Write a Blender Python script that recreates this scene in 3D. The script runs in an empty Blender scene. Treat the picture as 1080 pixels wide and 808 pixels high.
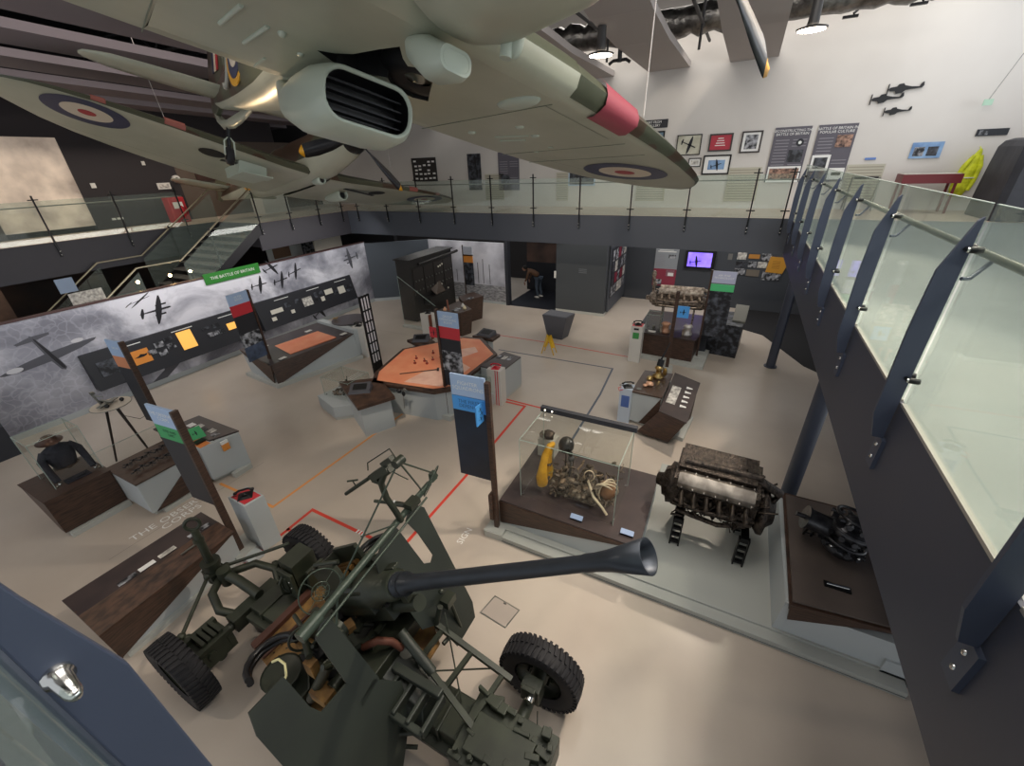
import bpy, bmesh, math, random
from mathutils import Vector, Matrix
random.seed(7)
SC = bpy.context.scene
COL = SC.collection
V = Vector
PI = math.pi

# ------------------------------------------------------------------ materials
def lin(h):
    h = h.lstrip('#')
    o = []
    for i in (0, 2, 4):
        c = int(h[i:i+2], 16) / 255
        o.append(c / 12.92 if c <= .04045 else ((c + .055) / 1.055) ** 2.4)
    return (*o, 1)

_M = {}
def mat(name, hexc, rough=.6, metal=0., hex2=None, nscale=6., stretch=None, bump=0., bscale=40., emit=None, estr=0., lo=.35, hi=.65, detail=4., coat=0., spec=None):
    if name in _M: return _M[name]
    m = bpy.data.materials.new(name); m.use_nodes = True
    nt = m.node_tree; N = nt.nodes; L = nt.links
    b = N['Principled BSDF']
    b.inputs['Base Color'].default_value = lin(hexc)
    b.inputs['Roughness'].default_value = rough
    b.inputs['Metallic'].default_value = metal
    if coat: b.inputs['Coat Weight'].default_value = coat
    if spec is not None: b.inputs['Specular IOR Level'].default_value = spec
    tc = N.new('ShaderNodeTexCoord'); mp = N.new('ShaderNodeMapping')
    L.new(tc.outputs['Object'], mp.inputs['Vector'])
    if stretch: mp.inputs['Scale'].default_value = stretch
    if hex2:
        n = N.new('ShaderNodeTexNoise'); n.inputs['Scale'].default_value = nscale; n.inputs['Detail'].default_value = detail
        L.new(mp.outputs[0], n.inputs['Vector'])
        r = N.new('ShaderNodeValToRGB')
        r.color_ramp.elements[0].position = lo; r.color_ramp.elements[1].position = hi
        r.color_ramp.elements[0].color = lin(hexc); r.color_ramp.elements[1].color = lin(hex2)
        L.new(n.outputs['Fac'], r.inputs[0]); L.new(r.outputs[0], b.inputs['Base Color'])
    if bump:
        n2 = N.new('ShaderNodeTexNoise'); n2.inputs['Scale'].default_value = bscale; n2.inputs['Detail'].default_value = 3
        L.new(mp.outputs[0], n2.inputs['Vector'])
        bp = N.new('ShaderNodeBump'); bp.inputs['Strength'].default_value = bump; bp.inputs['Distance'].default_value = .02
        L.new(n2.outputs['Fac'], bp.inputs['Height']); L.new(bp.outputs[0], b.inputs['Normal'])
    if emit:
        b.inputs['Emission Color'].default_value = lin(emit); b.inputs['Emission Strength'].default_value = estr
    _M[name] = m
    return m

def glassmat(name, tint='#e4efe9', refl=.10, rough=.02):
    m = bpy.data.materials.new(name); m.use_nodes = True
    nt = m.node_tree; N = nt.nodes; L = nt.links; N.clear()
    o = N.new('ShaderNodeOutputMaterial'); mx = N.new('ShaderNodeMixShader')
    t = N.new('ShaderNodeBsdfTransparent'); g = N.new('ShaderNodeBsdfGlossy')
    t.inputs[0].default_value = lin(tint); g.inputs['Roughness'].default_value = rough
    lw = N.new('ShaderNodeLayerWeight'); lw.inputs[0].default_value = .25
    mr = N.new('ShaderNodeMapRange'); mr.inputs[3].default_value = refl * .5; mr.inputs[4].default_value = min(1, refl * 5)
    L.new(lw.outputs['Fresnel'], mr.inputs[0]); L.new(mr.outputs[0], mx.inputs[0])
    L.new(t.outputs[0], mx.inputs[1]); L.new(g.outputs[0], mx.inputs[2]); L.new(mx.outputs[0], o.inputs[0])
    _M[name] = m
    return m

def hazeglass(name, tint, refl, milk, milkc):
    m = glassmat(name, tint, refl)
    nt = m.node_tree; N = nt.nodes; L = nt.links
    o = [n for n in N if n.type == 'OUTPUT_MATERIAL'][0]; mx = o.inputs[0].links[0].from_node
    d = N.new('ShaderNodeBsdfDiffuse'); d.inputs[0].default_value = lin(milkc)
    m2 = N.new('ShaderNodeMixShader'); m2.inputs[0].default_value = milk
    L.new(mx.outputs[0], m2.inputs[1]); L.new(d.outputs[0], m2.inputs[2]); L.new(m2.outputs[0], o.inputs[0])
    return m

# ------------------------------------------------------------------ mesh builder
class MB:
    def __init__(s, m=None):
        s.v = []; s.f = []; s.mi = []; s.sm = []; s.mats = []; s.cur = 0
        if m: s.use(m)
    def use(s, m):
        if m not in s.mats: s.mats.append(m)
        s.cur = s.mats.index(m); return s
    def add(s, vs, fs, smooth=False, M=None):
        b = len(s.v)
        for p in vs: s.v.append(tuple(M @ V(p)) if M else tuple(p))
        for f in fs:
            s.f.append([b + i for i in f]); s.mi.append(s.cur); s.sm.append(smooth)
        return s
    def box(s, x0, x1, y0, y1, z0, z1, M=None):
        vs = [(x, y, z) for z in (z0, z1) for x, y in ((x0, y0), (x1, y0), (x1, y1), (x0, y1))]
        return s.hexa(vs, M)
    def cbox(s, c, d, M=None, R=None):
        c = V(c); T = Matrix.Translation(c)
        if R is not None: T = T @ R
        if M: T = M @ T
        return s.box(-d[0]/2, d[0]/2, -d[1]/2, d[1]/2, -d[2]/2, d[2]/2, T)
    def hexa(s, vs, M=None):
        return s.add(vs, [(3, 2, 1, 0), (4, 5, 6, 7), (0, 1, 5, 4), (1, 2, 6, 5), (2, 3, 7, 6), (3, 0, 4, 7)], False, M)
    def ext(s, poly, vec, M=None, smooth=False):
        n = len(poly); a = [V(p) for p in poly]; b = [p + V(vec) for p in a]
        fs = [list(range(n))[::-1], list(range(n, 2*n))] + [(i, (i+1) % n, n + (i+1) % n, n + i) for i in range(n)]
        return s.add(a + b, fs, smooth, M)
    def prism(s, poly, z0, z1, M=None):
        return s.ext([(x, y, z0) for x, y in poly], (0, 0, z1 - z0), M)
    def quad(s, *ps, M=None):
        return s.add(ps, [tuple(range(len(ps)))], False, M)
    def ring(s, c, ax, r, n, up=None):
        ax = V(ax).normalized(); u = V(up) if up else (V((0, 0, 1)) if abs(ax.z) < .9 else V((1, 0, 0)))
        u = (u - ax * u.dot(ax)).normalized(); w = ax.cross(u)
        return [V(c) + (u * math.cos(2*PI*i/n) + w * math.sin(2*PI*i/n)) * r for i in range(n)]
    def tube(s, pts, r, n=8, caps=True, closed=False, M=None):
        pts = [V(p) for p in pts]; k = len(pts); vs = []; up = None
        rr = r if isinstance(r, (list, tuple)) else [r] * k
        for i, p in enumerate(pts):
            if closed: d = (pts[(i+1) % k] - pts[i-1])
            else: d = (pts[min(i+1, k-1)] - pts[max(i-1, 0)])
            d = d.normalized() if d.length > 1e-9 else V((0, 0, 1))
            if up is None: up = V((0, 0, 1)) if abs(d.z) < .9 else V((1, 0, 0))
            u = (up - d * up.dot(d))
            if u.length < 1e-4: u = d.orthogonal()
            u.normalize(); up = u; w = d.cross(u)
            vs += [p + (u * math.cos(2*PI*j/n) + w * math.sin(2*PI*j/n)) * rr[i] for j in range(n)]
        fs = []
        for i in range(k if closed else k - 1):
            a = i * n; b = ((i+1) % k) * n
            fs += [(a + j, a + (j+1) % n, b + (j+1) % n, b + j) for j in range(n)]
        s.add(vs, fs, True, M)
        if caps and not closed:
            s.add(vs[:n], [tuple(range(n))[::-1]], False, M); s.add(vs[-n:], [tuple(range(n))], False, M)
        return s
    def cyl(s, a, b, r, r2=None, n=16, M=None, caps=True):
        return s.tube([a, b], [r, r if r2 is None else r2], n, caps, False, M)
    def lathe(s, o, ax, prof, n=20, M=None):
        ax = V(ax).normalized(); u = ax.orthogonal().normalized(); w = ax.cross(u); vs = []
        for r, h in prof:
            vs += [V(o) + ax * h + (u * math.cos(2*PI*j/n) + w * math.sin(2*PI*j/n)) * max(r, 1e-4) for j in range(n)]
        fs = [(i*n + j, i*n + (j+1) % n, (i+1)*n + (j+1) % n, (i+1)*n + j) for i in range(len(prof)-1) for j in range(n)]
        return s.add(vs, fs, True, M)
    def ball(s, c, r, nu=12, nv=8, M=None, jit=0.):
        r = r if isinstance(r, (tuple, list)) else (r, r, r); vs = []; c = V(c)
        for i in range(nv + 1):
            t = PI * i / nv
            for j in range(nu):
                p = 2*PI*j/nu; k = 1 + (random.uniform(-jit, jit) if jit and 0 < i < nv else 0)
                vs.append(c + V((r[0]*math.sin(t)*math.cos(p)*k, r[1]*math.sin(t)*math.sin(p)*k, r[2]*math.cos(t)*k)))
        fs = [(i*nu + j, i*nu + (j+1) % nu, (i+1)*nu + (j+1) % nu, (i+1)*nu + j) for i in range(nv) for j in range(nu)]
        return s.add(vs, fs, True, M)
    def loft(s, secs, closed=True, caps=True, M=None, smooth=True):
        n = len(secs[0]); vs = [p for q in secs for p in q]; fs = []
        for i in range(len(secs) - 1):
            for j in range(n if closed else n - 1):
                fs.append((i*n + j, i*n + (j+1) % n, (i+1)*n + (j+1) % n, (i+1)*n + j))
        s.add(vs, fs, smooth, M)
        if caps:
            s.add(secs[0], [tuple(range(n))[::-1]], False, M); s.add(secs[-1], [tuple(range(n))], False, M)
        return s
    def text(s, txt, o, xd, yd, size, align='CENTER', font_w=1.0):
        c = bpy.data.curves.new('tmp', 'FONT'); c.body = txt; c.size = size; c.align_x = align; c.align_y = 'CENTER'
        c.resolution_u = 2; c.space_line = .95
        ob = bpy.data.objects.new('tmp', c); COL.objects.link(ob)
        bpy.context.view_layer.update()
        dg = bpy.context.evaluated_depsgraph_get(); me = bpy.data.meshes.new_from_object(ob.evaluated_get(dg))
        xd = V(xd).normalized(); yd = V(yd); yd = (yd - xd * yd.dot(xd)).normalized(); zd = xd.cross(yd)
        M = Matrix.Translation(V(o)) @ Matrix((xd, yd, zd)).transposed().to_4x4() @ Matrix.Diagonal((font_w, 1, 1, 1))
        s.add([v.co.copy() for v in me.vertices], [tuple(p.vertices) for p in me.polygons], False, M)
        bpy.data.objects.remove(ob); bpy.data.meshes.remove(me); bpy.data.curves.remove(c)
        return s
    def mesh(s, name, M=None, bevel=0.):
        me = bpy.data.meshes.new(name)
        vs = [tuple(M @ V(p)) for p in s.v] if M else [tuple(p) for p in s.v]
        me.from_pydata(vs, [], s.f)
        for m in s.mats: me.materials.append(m)
        me.polygons.foreach_set('material_index', s.mi); me.polygons.foreach_set('use_smooth', s.sm)
        me.update()
        bm = bmesh.new(); bm.from_mesh(me)
        bmesh.ops.recalc_face_normals(bm, faces=bm.faces)
        bm.to_mesh(me); bm.free()
        return me

WM = {}
def thing(name, label, cat, loc=(0, 0, 0), rz=0., group=None, M=None):
    o = bpy.data.objects.new(name, None); COL.objects.link(o)
    mw = M if M is not None else Matrix.Translation(V(loc)) @ Matrix.Rotation(rz, 4, 'Z')
    o.matrix_world = mw; o.empty_display_size = .1
    WM[o.name] = mw
    o['label'] = label; o['category'] = cat
    if group: o['group'] = group
    return o
def _mk(name, mb, M=None, bevel=0.):
    o = bpy.data.objects.new(name, mb.mesh(name, M)); COL.objects.link(o)
    if bevel:
        b = o.modifiers.new('bevel', 'BEVEL'); b.width = bevel; b.segments = 2; b.limit_method = 'ANGLE'; b.angle_limit = math.radians(50)
    return o
def part(name, mb, parent, label=None, local=False, bevel=0.):
    """mesh under a thing or a part; geometry given in world coordinates unless local"""
    mw = WM[parent.name]
    o = _mk(name, mb, None if local else mw.inverted(), bevel)
    o.parent = parent; WM[o.name] = mw
    if label: o['label'] = label
    return o
def single(name, mb, label, cat, group=None, bevel=0., at=None):
    a = V(at) if at is not None else V((0, 0, 0))
    o = _mk(name, mb, Matrix.Translation(-a), bevel); o.location = a
    WM[o.name] = Matrix.Translation(a)
    o['label'] = label; o['category'] = cat
    if group: o['group'] = group
    return o
def struct(name, mb, parent=None, bevel=0.):
    o = _mk(name, mb, None, bevel); o['kind'] = 'structure'; WM[o.name] = Matrix.Identity(4)
    if parent: o.parent = parent
    return o
def kids(o): return [c for c in bpy.data.objects if c.parent is o]
def dup(root, M, label, group=None):
    r = root.copy(); COL.objects.link(r); r.matrix_world = M; WM[r.name] = M; r['label'] = label
    if group: r['group'] = group
    for ch in list(kids(root)):
        c = ch.copy(); COL.objects.link(c); c.parent = r
        for g in list(kids(ch)):
            d = g.copy(); COL.objects.link(d); d.parent = c
    return r

# palette -------------------------------------------------------------------
wood = mat('walnut_wood', '#2f211b', .45, hex2='#513a2e', nscale=3, stretch=(2, 2, 22), detail=6)
woodh = mat('walnut_wood_long_grain', '#2f211b', .42, hex2='#553d30', nscale=2.2, stretch=(3, 3, 30), detail=6)
topdark = mat('dark_laminate_top', '#3a3233', .32, hex2='#453b3a', nscale=3)
greyp = mat('grey_painted_board', '#b2b8ba', .55)
greyl = mat('light_grey_plinth', '#b6b8b3', .5)
whitep = mat('white_paint', '#d9d8d4', .5)
offw = mat('off_white_laminate', '#cfccc6', .4)
slate = mat('slate_grey_paint', '#474b53', .6)
slate2 = mat('dark_slate_paint', '#2e3037', .6)
charcoal = mat('charcoal_panel', '#26272d', .5)
navy = mat('blue_grey_steel', '#3f4658', .45, metal=.1)
chrome = mat('polished_steel', '#c8c8c6', .18, metal=1.)
steel = mat('brushed_steel', '#8b8c86', .35, metal=.9)
black = mat('black_plastic', '#0d0d10', .4)
blackm = mat('black_metal', '#131417', .38, metal=.4)
glass = glassmat('clear_glass', '#fdfefd', .03)
glassR = hazeglass('balustrade_glass', '#f3f8f5', .06, .07, '#c4cfc8')
glassE = mat('glass_edge', '#9fb0a8', .15)
red = mat('red_signal', '#c8323c', .5)
orangem = mat('orange_map', '#e08560', .5, hex2='#e89a74', nscale=2)
pinkm = mat('pale_pink_map', '#eac0ac', .5, hex2='#dfae9b', nscale=5)
bluel = mat('pale_blue_board', '#a8bfdf', .5)
bluem = mat('sky_blue_board', '#4f9fe6', .5)
greenm = mat('green_board', '#3f9f62', .5)
greens = mat('leaf_green_sign', '#2f7d2f', .5)
orangep = mat('orange_board', '#e2903c', .5)
yellow = mat('yellow_plastic', '#e2b51f', .45)
inkw = mat('white_ink', '#e8e8e6', .6)
inkd = mat('dark_ink', '#1d2028', .6)
photog = mat('grey_photo_print', '#1c1d22', .5, hex2='#b9bbc2', nscale=9, detail=5, lo=.42, hi=.66)
photol = mat('light_photo_print', '#8d8a86', .5, hex2='#dcd9d2', nscale=12, detail=3)
photod = mat('dark_photo_print', '#16171c', .5, hex2='#5b5f69', nscale=7, detail=5, lo=.45, hi=.7)
# ------------------------------------------------------------------ setting
def floor_material():
    m = mat('polished_concrete', '#b2a69a', .3, hex2='#c1b6aa', nscale=.7, detail=6, lo=.3, hi=.7, spec=.4)
    return m
FLOORZ = 0.
b = MB(floor_material()); b.add([(-30, -3, 0), (1.0, -3, 0), (4.0, -3, 0), (4.0, 10.9, 0), (2.3, 12.7, 0), (1.35, 14.8, 0), (.68, 15.2, 0), (.6, 19, 0), (-30, 19, 0)],
    [(0, 1, 2, 3, 4, 5, 6, 7, 8)])
floor = struct('floor', b)
b = MB(mat('black_carpet', '#151417', .9)); b.box(.0, 9, 10, 19, -.06, -.01); struct('floor_carpet', b)
# concrete joints and floor hatch
b = MB(mat('floor_joint', '#8d857e', .6))
b.box(-7.7, -7.694, 1.0, 3.6, 0, .0015); b.box(-13.6, -7.0, 10.4, 10.405, 0, .0015)
struct('trim_1', b)

# painted route lines, inlaid in the floor (structure under the floor)
def route(pts, w, m, z=.003):
    b = MB(m)
    for i in range(len(pts)-1):
        a = V((*pts[i], 0)); c = V((*pts[i+1], 0)); d = (c-a).normalized(); n = V((-d.y, d.x, 0)) * w/2; e = d*w/2
        b.prism([((a-n-e).x, (a-n-e).y), ((c-n+e).x, (c-n+e).y), ((c+n+e).x, (c+n+e).y), ((a+n-e).x, (a+n-e).y)], z-.002, z + i*.0004)
    return b
ro = mat('orange_floor_line', '#e39a52', .5); rr = mat('red_floor_line', '#d2402f', .5); rb = mat('blue_grey_floor_line', '#59606e', .5)
struct('trim_2', route([(-7.85, 2.82), (-6.37, 2.85), (-6.30, 6.2)], .05, ro))
struct('trim_3', route([(-5.67, 1.4), (-5.67, 3.1), (-3.71, 3.07), (-3.71, 5.2), (-3.78, 7.72), (-4.42, 7.72)], .055, rr))
struct('trim_4', route([(-4.42, 7.84), (-3.4, 7.8), (-2.9, 7.78)], .05, rr))
struct('trim_5', route([(-5.67, 2.62), (-5.5, 2.62)], .05, rr))
struct('trim_6', route([(-7.1, 11.6), (-5.0, 11.62), (-2.1, 11.5)], .035, rr))
struct('trim_7', route([(-6.0, 10.5), (-2.4, 10.55), (-2.3, 9.0), (-2.28, 5.9)], .05, rb))
b = MB(inkw)
b.text('THE OBSERVER\nCORPS', (-7.72, 2.02, .004), (.03, 1, 0), (-1, .03, 0), .2)
[b.box(-9.0 + .09*k, -8.98 + .09*k, 6.7, 7.5, .001, .004) for k in range(4)]
b.text('SIGN', (-2.95, 3.75, .004), (0, 1, 0), (-1, 0, 0), .15); b.text('GN', (-4.3, 2.75, .004), (1, 0, 0), (0, 1, 0), .16); [b.box(-4.6 + .06*k, -4.57 + .06*k, 3.05, 3.12, .004, .006) for k in range(4)]
struct('trim_8', b)

# wall materials
wallw = mat('white_wall_paint', '#cbc6c1', .7, hex2='#d1cdc8', nscale=.5)
wallr = mat('warm_white_wall', '#c9c3bd', .7)
wdark = mat('dark_wall', '#2c2a2c', .7)
# far gallery wall (upper level) and the room below
b = MB(wallw); b.box(-18, 14, 15.2, 15.4, 3.4, 11); struct('wall_far_upper', b)
b = MB(mat('slate_wall', '#3d4148', .65)); b.box(-3.9, 5.5, 17.5, 17.7, -.1, 3.4); struct('wall_far_lower', b)
b = MB(wdark); b.box(5.4, 5.6, 10, 17.5, -.1, 3.4); b.box(-30, -3.9, 19, 19.2, 0, 3.4); struct('wall_lower_back', b)
# slate block beside the doorway
b = MB(mat('slate_block_paint', '#43474b', .6)); b.box(-5.79, -3.88, 14.75, 17.6, .1, 2.62)
b.use(greyl); b.box(-5.78, -3.87, 14.74, 17.6, 0, .1)
struct('wall_block', b)
b = MB(slate); b.box(-3.86, -3.80, 15.0, 17.5, .1, 2.7); 
struct('trim_9', b)
# left-hand end walls of the hall
b = MB(mat('dark_left_wall', '#2b272b', .75)); b.box(-18.3, -18.1, 6.45, 9.3, 3.7, 6.3); b.box(-18.3, -18.1, -6, 13.5, 6.3, 8); struct('wall_left_upper', b)
b = MB(mat('brown_left_wall', '#5d5148', .7)); b.box(-18.3, -18.1, 9.3, 15.3, 3.7, 6.3); struct('wall_left_lobby', b)
b = MB(mat('lower_dark_wall', '#201d1e', .8, hex2='#3a2a22', nscale=1)); b.box(-22, -21.8, -6, 19, 0, 3.7); struct('wall_left_lower', b)
# bright glazed screen at the far left, emission added to imitate light and reflections
gm = mat('gallery_screen_painted_glow', '#6f6259', .45, hex2='#dccdbd', nscale=1.1, detail=8, emit='#c8b4a2', estr=.22)
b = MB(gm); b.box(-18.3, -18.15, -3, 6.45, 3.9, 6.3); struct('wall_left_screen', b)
# ground floor wall behind the doorway
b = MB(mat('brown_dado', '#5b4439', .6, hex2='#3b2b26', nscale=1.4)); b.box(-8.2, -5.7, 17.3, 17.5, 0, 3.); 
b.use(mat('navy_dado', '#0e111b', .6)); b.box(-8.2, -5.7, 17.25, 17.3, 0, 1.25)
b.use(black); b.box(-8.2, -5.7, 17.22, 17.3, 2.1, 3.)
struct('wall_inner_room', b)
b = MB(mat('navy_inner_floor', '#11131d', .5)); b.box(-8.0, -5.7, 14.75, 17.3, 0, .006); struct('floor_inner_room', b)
b = MB(mat('outer_dark_wall', '#1f1d20', .8)); b.box(-24.2, -24, -6, 20, -.1, 10.3); b.box(-24, -18, 15.2, 15.4, -.1, 10.3); b.box(-18.3, -13.9, 15.2, 15.4, 0, 3.4); struct('wall_left_outer', b)
b = MB(slate2); b.box(-7.95, -7.82, 14.7, 14.95, 0, 2.7); struct('door_1', b)

# ---- galleries: slabs, fascias
fas = mat('fascia_grey', '#454952', .55); fasr = mat('fascia_right_navy', '#3c3f4c', .5); gfl = mat('gallery_floor', '#b9a796', .4, hex2='#c4b3a3', nscale=1); gflr = mat('gallery_floor_grey', '#868b88', .5, hex2='#8f9491', nscale=2)
b = MB(fas); b.box(-13.9, 1.14, 12.8, 12.86, 2.9, 3.75); b.box(-13.9, 14, 12.86, 15.3, 3.45, 3.745); b.use(gfl); b.box(-13.9, 14, 12.84, 15.25, 3.745, 3.752); struct('floor_far_gallery', b)
b = MB(fasr); b.box(1.14, 1.2, -4, 12.86, 2.9, 3.75); b.box(1.21, 9, -4, 12.84, 3.45, 3.745); b.use(gflr); b.box(1.16, 9, -4, 12.84, 3.745, 3.753); struct('floor_right_gallery', b)
b = MB(mat('fascia_left', '#3b393f', .6)); b.box(-13.96, -13.9, 8.9, 12.86, 2.9, 3.75); b.box(-16.1, -13.97, 8.94, 8.99, 3.0, 3.74); b.box(-16.15, -16.1, -6, 8.95, 2.9, 3.75); b.box(-18.2, -16.16, -6, 9, 3.45, 3.74); b.box(-18.2, -13.97, 9, 15.3, 3.45, 3.74)
b.use(gfl); b.box(-18.15, -16.12, -6, 9, 3.745, 3.753); b.box(-18.15, -13.9, 9, 15.2, 3.745, 3.753); struct('floor_left_gallery', b)
b = MB(fas); b.box(-4.0, 1.2, -.14, -.045, 2.95, 3.7); b.box(-4.0, 1.2, -4, -.14, 3.45, 3.7); struct('floor_near_gallery', b)
# right column pair
for i, y in enumerate((12.36, 6.41)):
    b = MB(mat('column_slate', '#3d4250', .45)); b.cyl((1.5, y, -.02), (1.5, y, 3.45), .11, n=24); b.cyl((1.5, y, 0), (1.5, y, .02), .16, n=24); struct('column_%d' % (i+1), b)

# ---- balustrades --------------------------------------------------------
# right gallery: deep fin posts carrying tall glass panes and an inboard handrail
gY = [.12] + [1.64 + 1.52*k for k in range(8)] + [12.72]
rail = thing('balustrade', 'tall glass balustrade on the right-hand gallery edge, held by deep blue-grey steel fin posts', 'balustrade', (1.13, 6.4, 3.75))
X0 = 1.13
for k, y in enumerate(gY[:-1]):
    b = MB(navy); b.ext([(X0 - u, y - .012, 3.75 + h) for u, h in ((0, 1.12), (.02, 1.1), (.10, .84), (.11, .5), (.10, -.1), (.06, -.27), (0, -.27))], (0, .024, 0))
    p = part('post', b, rail)
    b = MB(navy); b.box(X0 - .014, X0 + .01, y - .06, y + .06, 3.75 - .5, 3.75 - .27); part('base_plate', b, p)
    for z in (-.33, -.43):
        b = MB(chrome); b.lathe((X0 - .014, y, 3.75 + z), (-1, 0, 0), [(.014, 0), (.013, .006), (.007, .01), (0, .011)], 10); part('bolt', b, p)
    for z in (.18, .96):
        b = MB(blackm); b.cyl((X0 - .02, y - .05, 3.75 + z), (X0 - .02, y + .05, 3.75 + z), .013, n=10)
        for s_ in (-1, 1):
            b.use(blackm); b.cyl((X0 - .018, y + .045*s_, 3.75 + z), (X0 + .036, y + .045*s_, 3.75 + z), .018, n=12); b.use(chrome); b.cyl((X0 - .028, y + .045*s_, 3.75 + z), (X0 - .018, y + .045*s_, 3.75 + z), .014, n=12)
        part('glass_clamp', b, p)
for k in range(len(gY)-1):
    y0, y1 = gY[k] + .03, gY[k+1] - .03
    b = MB(glassR); b.box(X0 + .012, X0 + .024, y0, y1, 3.755, 4.93)
    b.use(glassE); b.box(X0 + .012, X0 + .024, y0, y1, 4.93, 4.934)
    b.use(mat('steel_shoe', '#a8a49c', .4, metal=.3)); b.box(X0 + .005, X0 + .03, y0, y1, 3.745, 3.765)
    part('glass_pane', b, rail)
b = MB(mat('handrail_steel', '#62645b', .38, metal=.7)); b.tube([(1.26, .0, 4.66), (1.26, 12.7, 4.66)], .022, 12); hr = part('handrail', b, rail, 'tubular steel handrail')
for y in gY[1:-1]:
    b = MB(navy); b.tube([(1.15, y, 4.55), (1.19, y + .02, 4.55), (1.26, y + .06, 4.635)], .011, 6); part('bracket', b, hr)
def slim_post(rail, x, y, out=(0, -1)):
    b = MB(blackm); ox, oy = out
    b.cbox((x, y, 4.13), (.035, .03, 1.5) if oy else (.03, .035, 1.5)); t = part('post', b, rail)
    for z in (3.93, 4.78):
        b = MB(blackm); b.cbox((x, y, z), (.2, .035, .025) if oy else (.035, .2, .025)); part('glass_clamp', b, t)
    for z in (3.52, 3.43):
        b = MB(chrome); b.ball((x + ox*.04, y + oy*.04, z), .02, 8, 6); part('bolt', b, t)
def slim_rail(label, pts, axis, off, out, hr):
    """a run of slim posts at positions pts along an axis ('x' or 'y'), at the fixed offset"""
    P = lambda q: (q, off) if axis == 'x' else (off, q)
    rail = thing('balustrade', label, 'balustrade', (*P((pts[0] + pts[-1])/2), 3.75))
    for q in pts: slim_post(rail, *P(q), out)
    for a, c in zip(pts, pts[1:]):
        b = MB(glassR)
        if axis == 'x': b.box(a + .03, c - .03, off - .008, off + .004, 3.77, 4.75)
        else: b.box(off - .004, off + .008, a + .03, c - .03, 3.77, 4.75)
        part('glass_pane', b, rail)
    b = MB(steel); b.tube([(*hr[0], 4.62), (*hr[1], 4.62)], .016, 8); part('handrail', b, rail)
slim_rail('clear glass balustrade with slim dark posts along the far gallery, above the slate fascia', [-13.3 + 1.5*k for k in range(10)] + [.95], 'x', 12.76, (0, -1), ((-13.85, 12.9), (1.1, 12.9)))
slim_rail('clear glass balustrade with slim dark posts on the left-hand gallery before the bright screen', [-.5, 1.3, 3.05, 4.7, 6.35, 8.0], 'y', -16.06, (1, 0), ((-16.16, -.8), (-16.16, 8.2)))
slim_rail('short clear glass balustrade beside the head of the staircase', [9.05, 10.2, 11.4, 12.5], 'y', -13.86, (1, 0), ((-13.98, 9.05), (-13.98, 12.6)))
# near balustrade right under the camera
rail = thing('balustrade', 'near glass balustrade at the lower left corner, with one broad fin post and chrome clamp', 'balustrade', (-.51, -.03, 3.75))
b = MB(navy); b.ext([(-.52, -.02 + u, 3.75 + h) for u, h in ((0, 1.24), (.02, 1.18), (.028, 1.12), (.045, 1.02), (.052, .98), (.052, .9), (.05, -.42), (0, -.42))], (.016, 0, 0)); p = part('post', b, rail, bevel=.002)
b = MB(chrome); b.lathe((-.506, -.008, 4.78), (1, 0, 0), [(0, .045), (.004, .045), (.007, .038), (.009, .012), (.012, .01), (.012, 0)], 14); part('glass_clamp', b, p)
b = MB(glassR); b.box(-4, -.54, -.037, -.025, 3.8, 4.93); b.use(glassE); b.box(-4, -.54, -.037, -.025, 4.93, 4.934); b.use(mat('clear_gasket', '#8f96a6', .2, metal=.3)); b.box(-.56, -.54, -.04, -.02, 3.8, 4.93); part('glass_pane', b, rail)
b = MB(glassR); b.box(-.48, 1.1, -.037, -.025, 3.8, 4.93); part('glass_pane', b, rail)
b = MB(mat('handrail_steel', '#62645b')); b.tube([(-4, -.16, 4.62), (1.1, -.16, 4.62)], .024, 12); part('handrail', b, rail)

# ---- staircase at the left ------------------------------------------------
t = thing('staircase', 'dark open steel staircase with glass sides and paired steel handrails, rising to the gallery', 'staircase', (-15, 8, 0))
dk = mat('stair_steel', '#232226', .5, metal=.3); tr = mat('stair_tread', '#5c5955', .5, hex2='#6b6762', nscale=4)
def zs(y): return 3.75 - (8.95 - y) * .66 if y > 6.4 else (2.07 if y > 5.3 else 2.07 - (5.3 - y)*.66)
b = MB(dk)
for X in (-16.0, -13.85):
    b = MB(dk)
    b.ext([(X, 8.95, 3.75), (X, 6.4, 2.07), (X, 6.4, 1.8), (X, 8.95, 3.42)], (.06, 0, 0))
    b.ext([(X, 6.4, 2.07), (X, 5.3, 2.07), (X, 5.3, 1.8), (X, 6.4, 1.8)], (.06, 0, 0))
    b.ext([(X, 5.3, 2.07), (X, 2.2, .02), (X, 2.2, -.02), (X, 2.6, -.02), (X, 5.3, 1.8)], (.06, 0, 0))
    part('stringer', b, t)
b = MB(tr); b.box(-15.94, -13.85, 5.3, 6.4, 2.02, 2.07); part('landing', b, t)
for k in range(10):
    b = MB(tr); y = 8.95 - .27*(k + 1); z = 3.75 - .168*(k + 1); b.box(-15.94, -13.85, y, y + .3, z - .04, z); part('tread', b, t)
for k in range(11):
    b = MB(tr); y = 5.3 - .27*(k + 1); z = 2.07 - .172*(k + 1); b.box(-15.94, -13.85, y, y + .3, z - .04, z + .001); part('tread', b, t)
hs = mat('warm_steel_rail', '#a09884', .3, metal=.8)
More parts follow.
